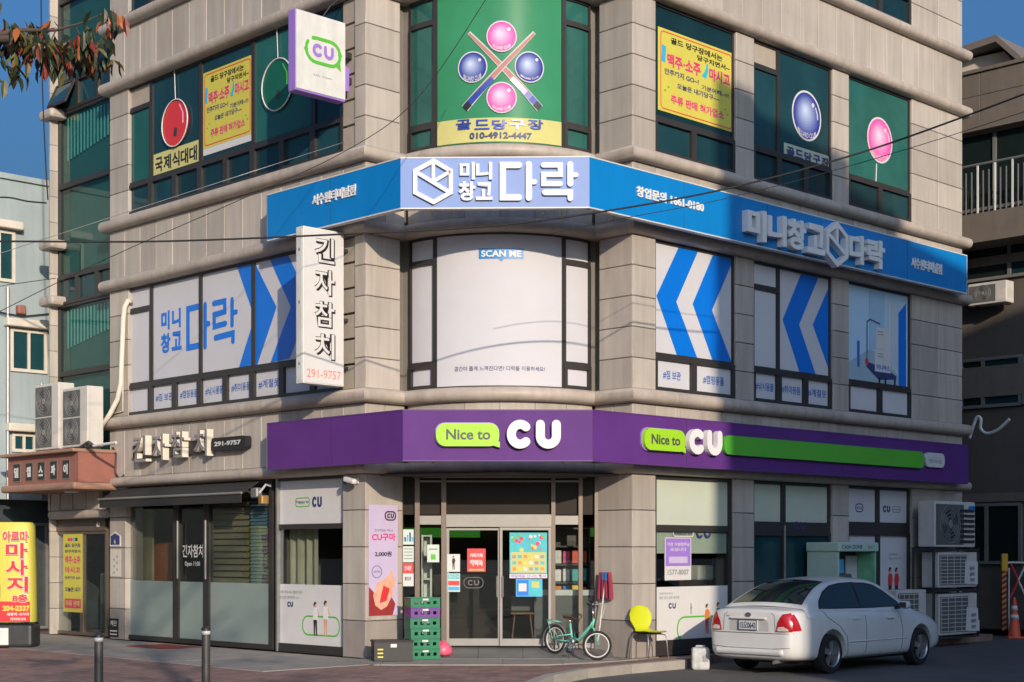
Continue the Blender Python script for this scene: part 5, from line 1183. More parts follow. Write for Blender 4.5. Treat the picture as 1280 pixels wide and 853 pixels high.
for i, (a, h) in enumerate(((.1, 1.3), (.55, 1.0), (1.1, 1.5), (1.7, .9))): MB().rbox(dx[0]+a, dx[0]+a+.35, 1.2, 1.5, .02, h, .04).obj('hall_fitting', [TEALG, RED, STEELD, TEALG][i % 4], t, FL.m)
def door_banner(t, L_, o, f):
    for s, v0, v1, m_ in (('골드 당구장', .83, .88, INK), ('당구치면서', .76, .80, INK), ('맥주·소주', .62, .72, MAG), ('마시고', .50, .58, MAG), ('안주까지 GO', .42, .46, INK), ('오늘은 내기', .26, .32, INK)): txt(t, L_, o, f, s, .1, v0, .9, v1, m_, .03)
    blk(t, L_, o, f, .08, .05, .92, .17, MAG); txt(t, L_, o-.002, f, '주류 판매', .14, .07, .86, .15, YEL, .03)
    for i, m_ in enumerate((RED, MAG, TEALB, BLACK)): blk(t, L_, o, f, .25+.13*i, .91, .36+.13*i, .95, m_)
notice('tall yellow billiard banner on the stair door', 79, 103, 668, 766, YEL, .0, FL, .17, door_banner, 'banner', 'door_banner')
t = thing('house_number_plate', 'navy pentagonal house number plate on the pier by the stair door', 'plate', FL.m, (FL.ax(144, -.01), -.01, 1.9))
x0, z1_ = FL.at(137.5, 665, -.01); x1, z0_ = FL.at(150.5, 683, -.01); xm = (x0+x1)/2
MB().prism([(x0, z0_), (x1, z0_), (x1, z1_-.08), (xm, z1_), (x0, z1_-.08)], -.012, -.001).obj('plate', WHITE, t, FL.m); MB().prism([(x0+.03, z0_+.03), (x1-.03, z0_+.03), (x1-.03, z1_-.09), (xm, z1_-.03), (x0+.03, z1_-.09)], -.016, -.011).obj('plate_face', INK, t, FL.m)
words(t, FL, '6', xm-.03, xm+.03, z0_+.05, z0_+.14, -.018, WHITE, .03)
notice('small beige intercom notice on the pier below the house number', 138, 151, 687, 721, CREAM, .0, FL, -.006, lambda t, L_, o, f: [blk(t, L_, o, f, .3+.3*(i % 2), .1+.12*i, .42+.3*(i % 2), .18+.12*i, GREYP) for i in range(6)])
notice('black floor directory tile low on the pier by the stair door', 136, 148, 773, 797, BLACK, .0, FL, -.006, lambda t, L_, o, f: [txt(t, L_, o, f, '계단', .15, .6, .85, .9, WHITE), blk(t, L_, o, f, .15, .3, .85, .36, WHITE), blk(t, L_, o, f, .15, .12, .85, .18, WHITE)])
# ---- advertising stand at the left edge
Yb = 28.6; xq = lambda px: FC.ax(px, Yb); zq = lambda py: FC.at(0, py, Yb)[1]
fbn = Frame((xq(-22), Yb), (1, .0)); wb = xq(41)-xq(-22)
t = thing('advertising_stand', 'yellow and red massage advertising stand on a black base at the left edge', 'sign', fbn.m, (wb/2, 0, 0))
z0_, z1_ = zq(778), zq(657)
mb = MB(); n = 16; vs_ = []
for k in range(n):
    a = 2*math.pi*k/n; ca, sa = math.cos(a), math.sin(a)
    sgn = lambda v: math.copysign(abs(v)**.45, v)
    for z, s in ((z0_, 1.0), (z0_+.5*(z1_-z0_), .97), (z1_, .90), (z1_+.06, .8)): vs_.append((wb/2+wb/2*s*sgn(ca), .22+.24*s*sgn(sa), z))
mb.add(vs_, [(k*4+j, ((k+1) % n)*4+j, ((k+1) % n)*4+j+1, k*4+j+1) for k in range(n) for j in range(3)]+[[k*4+3 for k in range(n)]]); mb.obj('inflated_body', YEL, t, fbn.m, True, 50)
MB().rbox(0, wb, -.06, .5, .0, .42, .06).obj('base', STEELD, t, fbn.m); MB().box(xq(-5)-xq(-22), xq(12)-xq(-22), -.075, -.06, .05, .36).obj('base_label', WHITEG, t, fbn.m)
gx = lambda px: xq(px)-xq(-22); yF = -.034
MB().box(.04, wb-.05, yF, yF+.02, z0_+.01, zq(752)).obj('red_band', RED, t, fbn.m)
for i, (s, a, b, yt, yb, m_) in enumerate((('아로마', 4, 36, 664, 677, RED), ('마', 8, 35, 679, 698, RED), ('사', 8, 35, 700, 719, RED), ('지', 9, 36, 721, 740, RED), ('8층', 16, 35, 743, 753, RED))):
    put_text(MB(), s, gx(a)-.01, gx(b)+.01, zq(yb)-.01, zq(yt)+.01, yF-.002, 0, .055).obj('letter_outline', WHITE, t, fbn.m); put_text(MB(), s, gx(a), gx(b), zq(yb), zq(yt), yF-.006, 0, .028).obj('letter', m_, t, fbn.m)
words(t, fbn, '204-2337', gx(4), gx(38), zq(764), zq(757), yF-.004, YEL, .05); words(t, fbn, '세류역 사거리', gx(9), gx(37), zq(770), zq(766), yF-.004, WHITE, .03); words(t, fbn, '타이마사지', gx(14), gx(33), zq(776), zq(772), yF-.004, WHITE, .03)
words(t, fbn, '25시', gx(-6), gx(1), zq(748), zq(730), yF-.004, INK, .05)
# ---- bollards
for px, Yd, hh, lab in ((123.5, 18.6, .80, 'grey steel bollard with a reflective band before the stair door'), (257.5, 19.0, .86, 'grey steel bollard with a reflective band before the restaurant')):
    t = thing('bollard', lab, 'bollard', I4, (FC.ax(px, Yd), Yd, -.012), group='street bollards')
    MB().lathe([(.075, 0), (.075, .012), (.052, .014), (.052, hh-.05), (.045, hh-.01), (.03, hh), (0, hh)]).obj('post', mat('bollard_grey', (.075, .070, .065), .5, metal=.3, var=.15), t, None, True, 40)
    MB().lathe([(.0535, hh-.10), (.0535, hh-.055)]).obj('reflective_band', WHITEG, t, None, True); MB().lathe([(.058, hh-.04), (.058, hh-.02), (.03, hh+.005), (0, hh+.006)]).obj('cap', STEELD, t, None, True, 40)

# ================================================================== CRATES, BICYCLE, CHAIR, BLOCK
GRN = mat('green_crate_plastic', (.012, .17, .085), .45, var=.08, scale=6); PURC = mat('purple_crate_plastic', (.14, .05, .24), .45)
def crate(lab, M_, loc, rz, w_, d_, h, m_, name='crate', group='stacked green crates', slots=True):
    t = thing(name, lab, 'crate', M_, loc, rz, group); th = .012
    b = MB().box(-w_/2, w_/2, -d_/2, d_/2, .003, .02)
    for sx in (-1, 1):
        x = sx*(w_/2-th/2); b.box(x-th/2, x+th/2, -d_/2, d_/2, .021, h*.36); b.box(x-th/2, x+th/2, -d_/2, d_/2, h*.68, h-.012)
        b.box(x-th/2, x+th/2, -d_/2, -d_/2+.1, h*.36, h*.68); b.box(x-th/2, x+th/2, d_/2-.1, d_/2, h*.36, h*.68); b.box(x-th/2, x+th/2, -.06, .06, h*.36, h*.68)
    for sy in (-1, 1):
        y = sy*(d_/2-th/2); b.box(-w_/2+th, w_/2-th, y-th/2, y+th/2, .021, h*.36); b.box(-w_/2+th, w_/2-th, y-th/2, y+th/2, h*.68, h-.012)
        for k in range(5): xx = -w_/2+th+(w_-2*th-.05)*k/4; b.box(xx, xx+.05, y-th/2, y+th/2, h*.36, h*.68)
    b.obj('shell', m_, t, None)
    MB().ring(-w_/2-.008, w_/2+.008, -d_/2-.008, d_/2+.008, .02, 0, .012).map(lambda x, y, z: (x, z, h-.012+y)).obj('rim', m_, t, None)
    MB().rbox(-.05, .05, -d_/2-.006, -d_/2-.0005, h*.72, h*.9, .002).obj('label', WHITEG, t, None)
    return t
fcr = Frame((FC.ax(527, 25.3), 25.42), (.93, .36)); h0 = .168
nm = ['bottom', 'second', 'third', 'fourth', 'fifth', 'top']
for k in range(6):
    crate('%s, %s of the stack by the shop door' % ('purple crate' if k == 4 else 'green plastic crate', nm[k]+' one'), fcr.m, (random.uniform(-.006, .006), random.uniform(-.006, .006), .008+k*h0), random.uniform(-.015, .015), .50, .36, h0, PURC if k == 4 else GRN)
MB_bag = MB()
crate('black lidded crate on the pavement below the lilac banner', Frame((FC.ax(490, 25.05), 25.02), (.97, .22)).m, (0, 0, .008), 0, .62, .40, .31, BLACK, 'black_crate', None)
tcr = COL.objects['black_crate']; MB().rbox(-.325, .325, -.215, .215, .31, .335, .01).obj('lid', BLACK, tcr, None)
MB().box(-.29, .29, -.195, .195, .03, .30).obj('inner_box', BLACK, tcr, None)
for k in range(3): MB().box(-.26, -.17, -.208, -.202, .06+.06*k, .085+.06*k).obj('yellow_stripe', YEL, tcr, None)
bagm = MB(); bagm.lathe([(.0, 0), (.13, .0), (.17, .06), (.14, .16), (.05, .22), (0, .23)], n=14); rr = random.Random(2); bagm.v = [(x*(1+rr.uniform(-.15, .15)), y*(1+rr.uniform(-.15, .15)), z*(1+rr.uniform(-.1, .1))) for x, y, z in bagm.v]
tag(bagm.obj('plastic_bag', mat('pink_plastic', (.70, .12, .20), .35, var=.3, scale=9), None, Matrix.Translation((FC.ax(553, 25.6), 25.66, .055)), True), 'crumpled pink plastic bag beside the green crates', 'bag')
# ---- bicycle
MINT = mat('mint_paint', (.16, .55, .42), .35, var=.05, coat=.4)
pF = Vector((FC.ax(745, 25.05), 25.08, .012)); pR = Vector((FC.ax(692.5, 25.72), 25.74, .075))
dv = (pF-pR); ang = math.atan2(dv.y, dv.x); WBk = dv.to_2d().length; tilt = math.atan2(dv.z, WBk)
bk = thing('bicycle', 'small mint green folding bicycle parked beside the right entrance pier', 'bicycle', I4, tuple(pR), ang)
bk.matrix_basis = bk.matrix_basis @ Matrix.Rotation(-tilt, 4, 'Y') @ Matrix.Rotation(R(-3), 4, 'X'); WM[bk.name] = bk.matrix_basis.copy()
rw = .238
def wheel(parent, x, rz):
    M_ = WM[parent.name] @ Matrix.Translation((x, 0, rw)) @ Matrix.Rotation(rz, 4, 'Z')
    hub = MB().lathe([(.018, -.04), (.018, .04)], (0, 0, 0), 'Y', 10).obj('wheel', CHROME, parent, M_)
    MB().torus((0, 0, 0), rw-.020, .020, 'Y', 36, 8).obj('tyre', RUBBER, hub, None, True); MB().torus((0, 0, 0), rw-.048, .012, 'Y', 36, 6).obj('rim', WHITE, hub, None, True)
    sp_ = MB()
    for k in range(18): a = 2*math.pi*k/18; sp_.tube([(.016*math.cos(a+.4), .02*(-1)**k, .016*math.sin(a+.4)), ((rw-.05)*math.cos(a), 0, (rw-.05)*math.sin(a))], .0018, 4, False)
    sp_.obj('spokes', METAL, hub, None); return hub
STEER = R(38)
wheel(bk, 0, 0); wheel(bk, WBk, STEER)
fr_ = MB(); BBx = WBk*.42
fr_.tube([(BBx, 0, rw-.0), (BBx-.085, 0, .53)], .017); fr_.tube([(BBx+.01, 0, rw+.06), (BBx+.14, 0, rw+.045), (WBk-.16, 0, .55), (WBk-.135, 0, .60)], [.02, .028, .026, .024], 10)
for s in (-1, 1):
    fr_.tube([(BBx, .02*s, rw), (0, .06*s, rw)], .01); fr_.tube([(BBx-.03, .012*s, .36), (.12, .055*s, rw+.07), (0, .06*s, rw)], .009)
fr_.obj('frame', MINT, bk, None, True)
MB().tube([(WBk-.14, 0, .50), (WBk-.115, 0, .66)], .021).obj('head_tube', MINT, bk, None, True)
Msteer = WM[bk.name] @ Matrix.Translation((WBk-.13, 0, 0)) @ Matrix.Rotation(STEER, 4, 'Z')
fk = MB()
for s in (-1, 1): fk.tube([(.02, .05*s, .50), (.05, .055*s, .42), (.13, .055*s, rw)], .011)
fk.tube([(.02, -.05, .50), (.02, .05, .50)], .014); fk.obj('fork', MINT, bk, Msteer, True)
hb = MB().tube([(.0, 0, .64), (-.025, 0, .84)], .013); hb.tube([(-.02, -.27, .90), (.03, -.2, .89), (.02, -.08, .84), (.02, .08, .84), (.03, .2, .89), (-.02, .27, .90)], .011); hb.obj('handlebar', CHROME, bk, Msteer, True)
gr = MB()
for s in (-1, 1): gr.tube([(-.10, .29*s, .905), (-.0, .24*s, .90)], .017)
gr.obj('grip', BLACK, bk, Msteer, True)
cb = MB().tube([(.03, -.2, .9), (.14, -.1, .92), (.13, 0, .75), (.05, .0, .6)], .004, 5).tube([(.03, .2, .9), (.17, .1, .88), (.14, 0, .7), (.03, .02, .55)], .004, 5); cb.obj('brake_cable', WHITEG, bk, Msteer, True)
MB().tube([(BBx-.085, 0, .52), (BBx-.105, 0, .62)], .012).obj('seat_post', CHROME, bk, None, True)
sd = MB(); sd.add([(BBx+.06, 0, .625), (BBx-.02, .045, .63), (BBx-.17, .085, .645), (BBx-.22, .06, .65), (BBx-.22, -.06, .65), (BBx-.17, -.085, .645), (BBx-.02, -.045, .63), (BBx+.05, 0, .60), (BBx-.02, .03, .6), (BBx-.17, .07, .605), (BBx-.21, .05, .61), (BBx-.21, -.05, .61), (BBx-.17, -.07, .605), (BBx-.02, -.03, .6)],
    [(0,1,2,3,4,5,6), (13,12,11,10,9,8,7)]+[(i, (i+1) % 7, 7+(i+1) % 7, 7+i)[::-1] for i in range(7)]); sd.obj('saddle', mat('brown_saddle', (.06, .025, .018), .6), bk, None)
rk = MB()
for s in (-1, 1): rk.tube([(.10, .05*s, .535), (-.20, .055*s, .545)], .007); rk.tube([(-.16, .055*s, .54), (0, .062*s, rw)], .006)
for k in range(4): rk.tube([(.08-.08*k, -.05, .537), (.08-.08*k, .05, .537)], .006)
rk.obj('rear_rack', MINT, bk, None, True)
def mudguard(x, a0, a1, M_, n):
    mb = MB(); vs_ = []
    for k in range(13):
        a = R(a0+(a1-a0)*k/12)
        for y in (-.028, 0, .028): rr_ = rw+.022+(.006 if y == 0 else 0); vs_.append((x+rr_*math.cos(a), y, rw+rr_*math.sin(a)))
    mb.add(vs_, [(k*3+j, k*3+j+1, k*3+4+j, k*3+3+j) for k in range(12) for j in range(2)]); mb.obj('mudguard', n, bk, M_, True)
mudguard(0, 30, 195, None, METAL); mudguard(.13, 20, 160, Msteer, METAL)
ch = MB().torus((BBx, -.05, rw), .075, .006, 'Y', 24, 5); ch.torus((BBx, -.05, rw), .05, .004, 'Y', 20, 5); ch.lathe([(.018, -.02), (.018, .02)], (BBx, -.05, rw), 'Y', 10)
ch.obj('chainring', CHROME, bk, None); MB().tube([(BBx, -.07, rw), (BBx+.05, -.08, rw-.15)], .009).tube([(BBx, .07, rw), (BBx-.05, .08, rw+.15)], .009).obj('crank', CHROME, bk, None)
MB().rbox(BBx+.01, BBx+.1, -.16, -.085, rw-.17, rw-.145, .006).obj('pedal', BLACK, bk, None)
MB().rbox(BBx-.1, BBx-.01, .085, .16, rw+.14, rw+.165, .006).obj('pedal', BLACK, bk, None)
MB().tube([(BBx-.05, .05, rw-.02), (BBx-.09, .16, .01)], .009).obj('kickstand', METAL, bk, None)
# ---- broom with a red cloth on the right cheek
t = thing('parasol_broom', 'white handled broom with a maroon cloth leaning on the right entrance pier', 'broom', FLi.m, (-.35, -.1, .1))
a0, a1 = FLi.ax(748, -.2), FLi.ax(757, -.05)
MB().tube([(a0, -.22, .22), (a1, -.05, 1.33)], .013).obj('handle', WHITE, t, FLi.m)
cth = MB(); n = 14; vs_ = []
for k in range(n+1):
    a = k/n; x = a1-.16+.34*a
    for z, s in ((1.42, .7), (1.2, .9), (.98, 1.0)): vs_.append((a1+(x-a1)*s, -.06-.03*math.sin(k*1.7)-.02, z-.02*math.sin(k*1.1)*(z < 1.1)))
cth.add(vs_, [(k*3+j, k*3+3+j, k*3+4+j, k*3+1+j)[::-1] for k in range(n) for j in range(2)]); cth.obj('cloth', mat('maroon_cloth', (.22, .015, .04), .8, var=.2), t, FLi.m, True)
MB().rbox(a1-.06, a1+.06, -.10, -.05, 1.28, 1.42, .015).obj('clip', BLUE, t, FLi.m)
# ---- chair
LIMC = mat('lime_plastic_shell', (.50, .53, .010), .4, var=.03)
ctl = Vector((FC.ax(812, 25.3), 25.38, .012)); ch_ = thing('chair', 'lime yellow shell chair with thin steel legs standing before the right pier', 'chair', I4, tuple(ctl), R(-58))
# chair faces +x: seat centre at origin
mb = MB(); n = 9; prof = [(.23, .445), (.15, .452), (.0, .44), (-.14, .445), (-.20, .475), (-.235, .54), (-.25, .62), (-.265, .72), (-.285, .82), (-.295, .86)]
wd_ = [.20, .215, .22, .19, .13, .17, .215, .22, .17, .08]; vs_ = []
for (x, z), hw in zip(prof, wd_):
    for k in range(n):
        a = -1+2*k/(n-1); vs_.append((x+(.03*a*a if z > .5 else 0), a*hw, z+(.012*a*a if z < .5 else 0)))
m0 = len(vs_)//n; vs2 = [(x-.012 if z > .5 else x, y, z-(.0 if z > .5 else .012)) for x, y, z in vs_]
fs = [(i*n+k, i*n+k+1, (i+1)*n+k+1, (i+1)*n+k) for i in range(m0-1) for k in range(n-1)]
N0 = len(vs_); fs2 = [tuple(N0+i for i in q[::-1]) for q in fs]
mb.add(vs_+vs2, fs+fs2); mb.obj('shell', LIMC, ch_, None, True)
MB().rbox(-.16, .14, -.15, .15, .40, .428, .01).obj('under_frame', STEELD, ch_, None)
for sx, sy in ((1, 1), (1, -1), (-1, 1), (-1, -1)):
    MB().tube([(sx*.05, sy*.12, .41), (sx*.19, sy*.17, .40), (sx*.215, sy*.185, .36), (sx*(.26 if sx > 0 else .28), sy*.20, .0)], .010).obj('leg', METAL, ch_, None, True)
# ---- block on the carriageway
Yk = 25.15; t = thing('plastic_block', 'weathered white ballast block on the road beside the kerb end', 'block', I4, (FC.ax(875.5, Yk), Yk, RZ), R(-4))
bwm = mat('weathered_white', (.46, .46, .45), .7, var=.35, scale=7, bump=.3, bscale=30)
MB().rbox(-.145, .145, -.13, .13, 0, .365, .045).obj('body', bwm, t, None)
MB().rbox(.03, .12, -.138, -.125, .14, .24, .004).obj('recess', GREYP, t, None); MB().tube([(-.07, 0, .36), (-.07, 0, .385), (.07, 0, .385), (.07, 0, .36)], .014).obj('handle', bwm, t, None)

# ================================================================== RIGHT SIDE: cash machine, condensers, barrier, cones
DARKF = STEELD
MINTW = mat('mint_booth', (.42, .55, .46), .5, var=.08); GRNW = mat('green_wave_print', (.16, .42, .24), .5, var=.5, scale=3)
x0, x1 = FR.ax(1046, -.7), FR.ax(1094, -.7); zt_ = FR.at(1046, 678, -.7)[1]
t = thing('cash_machine', 'pale green outdoor cash machine booth behind the parked sedan', 'cash machine', FR.m, ((x0+x1)/2, -.4, -.01))
fwd = -.72
MB().box(x0, x0+.05, fwd, -.05, 0, zt_-.17).obj('side_panel', MINTW, t, FR.m); MB().box(x1-.05, x1, fwd, -.05, 0, zt_-.17).obj('side_panel', GRNW, t, FR.m)
MB().rbox(x0-.03, x1+.03, fwd-.04, -.04, zt_-.17, zt_, .02).obj('header', MINTW, t, FR.m)
MB().box(x0+.06, x1-.06, -.3, -.05, 0, zt_-.18).obj('back', STEELD, t, FR.m); MB().rbox(x0+.12, x1-.45, -.5, -.31, .05, 1.35, .04).obj('machine', COUNT, t, FR.m)
MB().box(x1-.42, x1-.06, -.34, -.305, .3, zt_-.25).obj('printed_panel', FILMW, t, FR.m); MB().box(x0+.2, x0+.5, -.52, -.505, 1.36, 1.62).obj('screen', SKYB, t, FR.m)
words(t, FR, 'CASH ZONE', x0+.08, x0+.75, zt_-.12, zt_-.05, fwd-.042, INK, .02); words(t, FR, '365', x1-.35, x1-.1, zt_-.12, zt_-.05, fwd-.042, GRNW, .03)
# stacked condensers face right along the facade end
rk = thing('condenser_rack', 'dark steel rack carrying the condensers at the right end of the facade', 'rack', FR.m, (FR.ax(1195, -.5), -.5, 0))
ox = FR.ax(1171, -.55)
def cond_r(lab, px0, px1, yt, yb, grid, col=ACW, dpt=.38):
    xx, z1_ = FR.at(px0, yt, -.62); x1_ = FR.ax(px1, -.62); z0_ = FR.at(px0, yb, -.62)[1]; w_ = x1_-xx
    t = condenser(lab, FR, (xx, -.62, z0_), w_, dpt, z1_-z0_, 1, 0, col, 'condensers at the right end', .03, grid)
    return t, xx, x1_, z0_, z1_
t1, xa, xb, za_, zb_ = cond_r('large top condenser with slatted louvre at the right end', 1168.5, 1219, 626, 686, False)
lv = MB()
for j in range(7): lv.box(xb-xa-.62, xb-xa-.08, -.03, -.018, .12+j*.105, .175+j*.105)
lv.obj('louvre', STEELD, t1, None); MB().box(xb-xa-.30, xb-xa-.08, -.035, -.028, (zb_-za_)-.16, (zb_-za_)-.08).obj('badge', BLUE, t1, None)
t2, xa2, xb2, za2, zb2 = cond_r('middle condenser with square grid grille at the right end', 1173, 1222, 690, 737, True)
t3, xa3, xb3, za3, zb3 = cond_r('bottom condenser with square grid grille at the right end', 1174, 1224, 743, 797, True)
for t_, xa_, xb_ in ((t2, xa2, xb2), (t3, xa3, xb3)):
    w_ = xb_-xa_; MB().add([(w_*.62, -.03, .1), (w_*.95, -.05, .08), (w_*.97, -.03, .55), (w_*.66, -.02, .58)], [(0, 1, 2, 3)]).obj('notice_sheet', WHITE, t_, None)
    for j in range(3): MB().box(w_*.75, w_*.86, -.052, -.05, .15+.12*j, .21+.12*j).obj('printed_block', GREYP, t_, None)
rkm = MB()
for x in (xa-.1, xb+.06):
    for y in (-.66, -.2): rkm.box(x, x+.04, y, y+.04, 0, za_+.02)
for z in (za2-.045, za_-.045): rkm.box(xa-.1, xb+.1, -.66, -.62, z, z+.04); rkm.box(xa-.1, xb+.1, -.24, -.2, z, z+.04); rkm.box(xa-.1, xa-.06, -.62, -.24, z, z+.04); rkm.box(xb+.06, xb+.1, -.62, -.24, z, z+.04)
for k in range(5): xx = xa+(xb-xa)*k/4; rkm.box(xx, xx+.03, -.62, -.24, za_-.04, za_-.001); rkm.box(xx, xx+.03, -.62, -.24, za2-.04, za2-.001)
rkm.box(xa-.1, xb+.1, -.66, -.2, za3-.04, za3-.001)
rkm.obj('frame', STEELD, rk, FR.m)
xx, z1_ = FR.at(1121, 738, -.55); condenser('low condenser with pasted notices between the cash machine and the rack', FR, (xx, -.55, -.004), FR.ax(1158, -.55)-xx, .38, z1_, 1, 0, ACW, 'condensers at the right end', .05, True)
# barrier and cones
HAZ = mat('hazard_orange', (.60, .16, .02), .5, var=.1)
fbr = Frame((FC.ax(1252, 34.7), 34.7), (1, -.05))
t = thing('folding_barrier', 'orange and black folding barrier with red lattice at the right edge', 'barrier', fbr.m, (0, 0, RZ+.15))
zr = .0; Mx = fbr.m
for i in range(11): MB().add([(0, -.03, .12*i), (.10, -.03, .12*i+.06), (.10, -.03, .12*i+.12), (0, -.03, .12*i+.06)], [(0, 1, 2, 3)]).obj('hazard_stripe', HAZ, t, Mx)
MB().box(0, .1, -.028, .03, 0, 1.4).obj('post', BLACK, t, Mx); MB().rbox(-.01, .13, -.05, .05, 1.32, 1.72, .02).obj('post_cap', mat('orange_cap', (.55, .28, .02), .5), t, Mx); MB().tube([(.15, -.04, 0), (.15, -.04, 1.4)], .018).obj('rail', WHITE, t, Mx)
for k in range(6):
    x = .2+k*.34
    for s in (0, 1):
        a, b = (x, .75), (x+.34, 1.5)
        if s: a, b = (x, 1.5), (x+.34, .75)
        m0_ = ((a[0]+b[0])/2, (a[1]+b[1])/2)
        MB().tube([(a[0], .01*s, a[1]), (m0_[0], .01*s, m0_[1])], .022, 6).obj('lattice_bar', RED, t, Mx); MB().tube([(m0_[0], .01*s, m0_[1]), (b[0], .01*s, b[1])], .022, 6).obj('lattice_bar', WHITE, t, Mx)
MB().tube([(.1, 0, 1.52), (2.2, 0, 1.52)], .02).obj('top_rail', WHITEG, t, Mx)
ORC = mat('orange_cone', (.68, .09, .03), .5, var=.08)
for i, (px, dy, lab) in enumerate(((1268, -.35, 'orange traffic cone with two white bands before the folding barrier'), (1290, -.15, 'second orange traffic cone at the right picture edge'))):
    base = fbr.pt(0, dy, RZ+.15); x = FC.ax(px, base.y)
    t = thing('traffic_cone', lab, 'cone', I4, (x, base.y, RZ+.0), group='traffic cones')
    MB().rbox(-.19, .19, -.19, .19, 0, .035, .012).obj('base', ORC, t, None)
    MB().lathe([(.15, .03), (.14, .05), (.035, .86), (.03, .9), (0, .9)]).obj('cone', ORC, t, None, True, 40)
    for z in (.42, .62): MB().lathe([(.151-.13*z+.004, z), (.151-.13*(z+.1)+.004, z+.1)]).obj('band', WHITE, t, None, True)
# ================================================================== SEDAN (x forward, y left, z up; origin under the rear axle)
CARW = mat('car_white', (.60, .60, .59), .32, var=.05, scale=1.5, spec=.5, coat=.6, stain=.05)
pR_ = Vector((4.40, 24.93)); CS = 1.03
car = thing('sedan', 'white four door sedan parked beside the right facade, seen from behind', 'car', Matrix.Translation((pR_.x, pR_.y, RZ)) @ Matrix.Rotation(math.atan2(FR.x.y, FR.x.x)+R(.8), 4, 'Z') @ Matrix.Diagonal((CS, CS, CS, 1)), (0, 0, 0))
def evalmesh(o):
    dg = bpy.context.evaluated_depsgraph_get(); me = bpy.data.meshes.new_from_object(o.evaluated_get(dg)); return me
# body stations: x, half width, sill z, deck z, deck shoulder factor
ST = [(-.98,.60,.34,.92,.80),(-.965,.70,.27,.955,.82),(-.90,.775,.22,.985,.84),(-.70,.825,.20,1.00,.86),(-.30,.85,.19,1.00,.88),(.2,.858,.18,.985,.90),(.9,.86,.18,.965,.90),(1.7,.86,.18,.95,.90),(2.3,.855,.18,.94,.88),(2.55,.85,.19,.925,.86),(2.9,.835,.20,.87,.84),(3.2,.80,.21,.79,.82),(3.40,.73,.24,.71,.80),(3.50,.62,.30,.62,.78)]
vs_ = []; n = 18
for x, w_, zb0, zt0, sf in ST:
    h = zt0-zb0
    half_ = [(0, zb0), (w_*.6, zb0), (w_*.90, zb0+.015), (w_*.985, zb0+.10), (w_, zb0+h*.35), (w_*.998, zb0+h*.58), (w_*.975, zb0+h*.80), (w_*(sf+.06), zt0-.035), (w_*sf*.93, zt0-.004), (w_*.45, zt0+.018), ]
    ring_ = half_ + [(0, zt0+.024)] + [(-a, b) for a, b in half_[1:][::-1]]
    n = len(ring_); vs_ += [(x, a, b) for a, b in ring_]
fs = [(i*n+k, i*n+(k+1) % n, (i+1)*n+(k+1) % n, (i+1)*n+k) for i in range(len(ST)-1) for k in range(n)]
fs += [list(range(n))[::-1], [(len(ST)-1)*n+k for k in range(n)]]
bodyo = MB().add(vs_, [f_[::-1] for f_ in fs]).obj('body', CARW, car, None, True)
sub = bodyo.modifiers.new('s', 'SUBSURF'); sub.levels = sub.render_levels = 2
body_me = evalmesh(bodyo); bodyo.modifiers.clear(); bodyo.data = body_me
bm = bmesh.new(); bm.from_mesh(body_me); bmesh.ops.recalc_face_normals(bm, faces=bm.faces); bm.to_mesh(body_me)
bvh = BVHTree.FromBMesh(bm); bm.free()
WR = .305; AX = (0.0, 2.61)
cut = MB()
for x in AX:
    for s in (-1, 1): cut.lathe([(.365, -.16), (.365, .3)], (x, s*.78 if s > 0 else -.78-.14, .315), 'Y', 36)
cuto = cut.obj('cutter', CARW, car, None)
bo = bodyo.modifiers.new('b', 'BOOLEAN'); bo.object = cuto; bo.operation = 'DIFFERENCE'; bo.solver = 'EXACT'
me2 = evalmesh(bodyo); bodyo.modifiers.clear(); bodyo.data = me2; bpy.data.objects.remove(cuto)
for p in me2.polygons: p.use_smooth = True
me2.set_sharp_from_angle(angle=R(42))
wl = MB()
for x in AX: wl.box(x-.36, x+.36, -.60, .60, .2, .70)
wl.obj('wheel_well', RUBBER, car, None)
# cabin
ysd = lambda z: .775-(z-.94)*.50
arch = [(-.62,.985),(-.45,1.085),(-.20,1.215),(.05,1.315),(.30,1.375),(.62,1.412),(1.0,1.424),(1.4,1.405),(1.62,1.365),(1.85,1.265),(2.10,1.125),(2.35,.975),(2.48,.90)]
def dens(a, k=3):
    o = []
    for i in range(len(a)-1):
        p0, p1, p2, p3 = a[max(i-1, 0)], a[i], a[i+1], a[min(i+2, len(a)-1)]
        for j in range(k):
            t_ = j/k; o.append(tuple(.5*((2*p1[q])+(-p0[q]+p2[q])*t_+(2*p0[q]-5*p1[q]+4*p2[q]-p3[q])*t_*t_+(-p0[q]+3*p1[q]-3*p2[q]+p3[q])*t_**3) for q in (0, 1)))
    return o+[a[-1]]
archd = dens(arch)
def roofp(i, v, lift=0.0):         # v from -1 (right) to 1 (left)
    x, z = archd[i]; y = ysd(z)*v; c = 1-v*v
    slope = 0
    if i > 0 and i < len(archd)-1: slope = (archd[i+1][1]-archd[i-1][1])/max(archd[i+1][0]-archd[i-1][0], 1e-3)
    nx, nz = -slope, 1.0; l = math.hypot(nx, nz); nx /= l; nz /= l
    return (x+nx*(.045*c+lift), y, z+nz*(.045*c+lift))
NV = 12; vs_ = []; fs = []
for i in range(len(archd)):
    for k in range(NV+1): vs_.append(roofp(i, -1+2*k/NV))
for i in range(len(archd)-1):
    for k in range(NV): fs.append((i*(NV+1)+k, (i+1)*(NV+1)+k, (i+1)*(NV+1)+k+1, i*(NV+1)+k+1))
b0 = len(vs_)
for s in (-1, 1):
    for x, z in archd: vs_.append((x, s*ysd(.86), .86))
na = len(archd)
for i in range(na-1):
    fs.append((i*(NV+1), b0+i, b0+i+1, (i+1)*(NV+1))); fs.append((i*(NV+1)+NV, (i+1)*(NV+1)+NV, b0+na+i+1, b0+na+i))
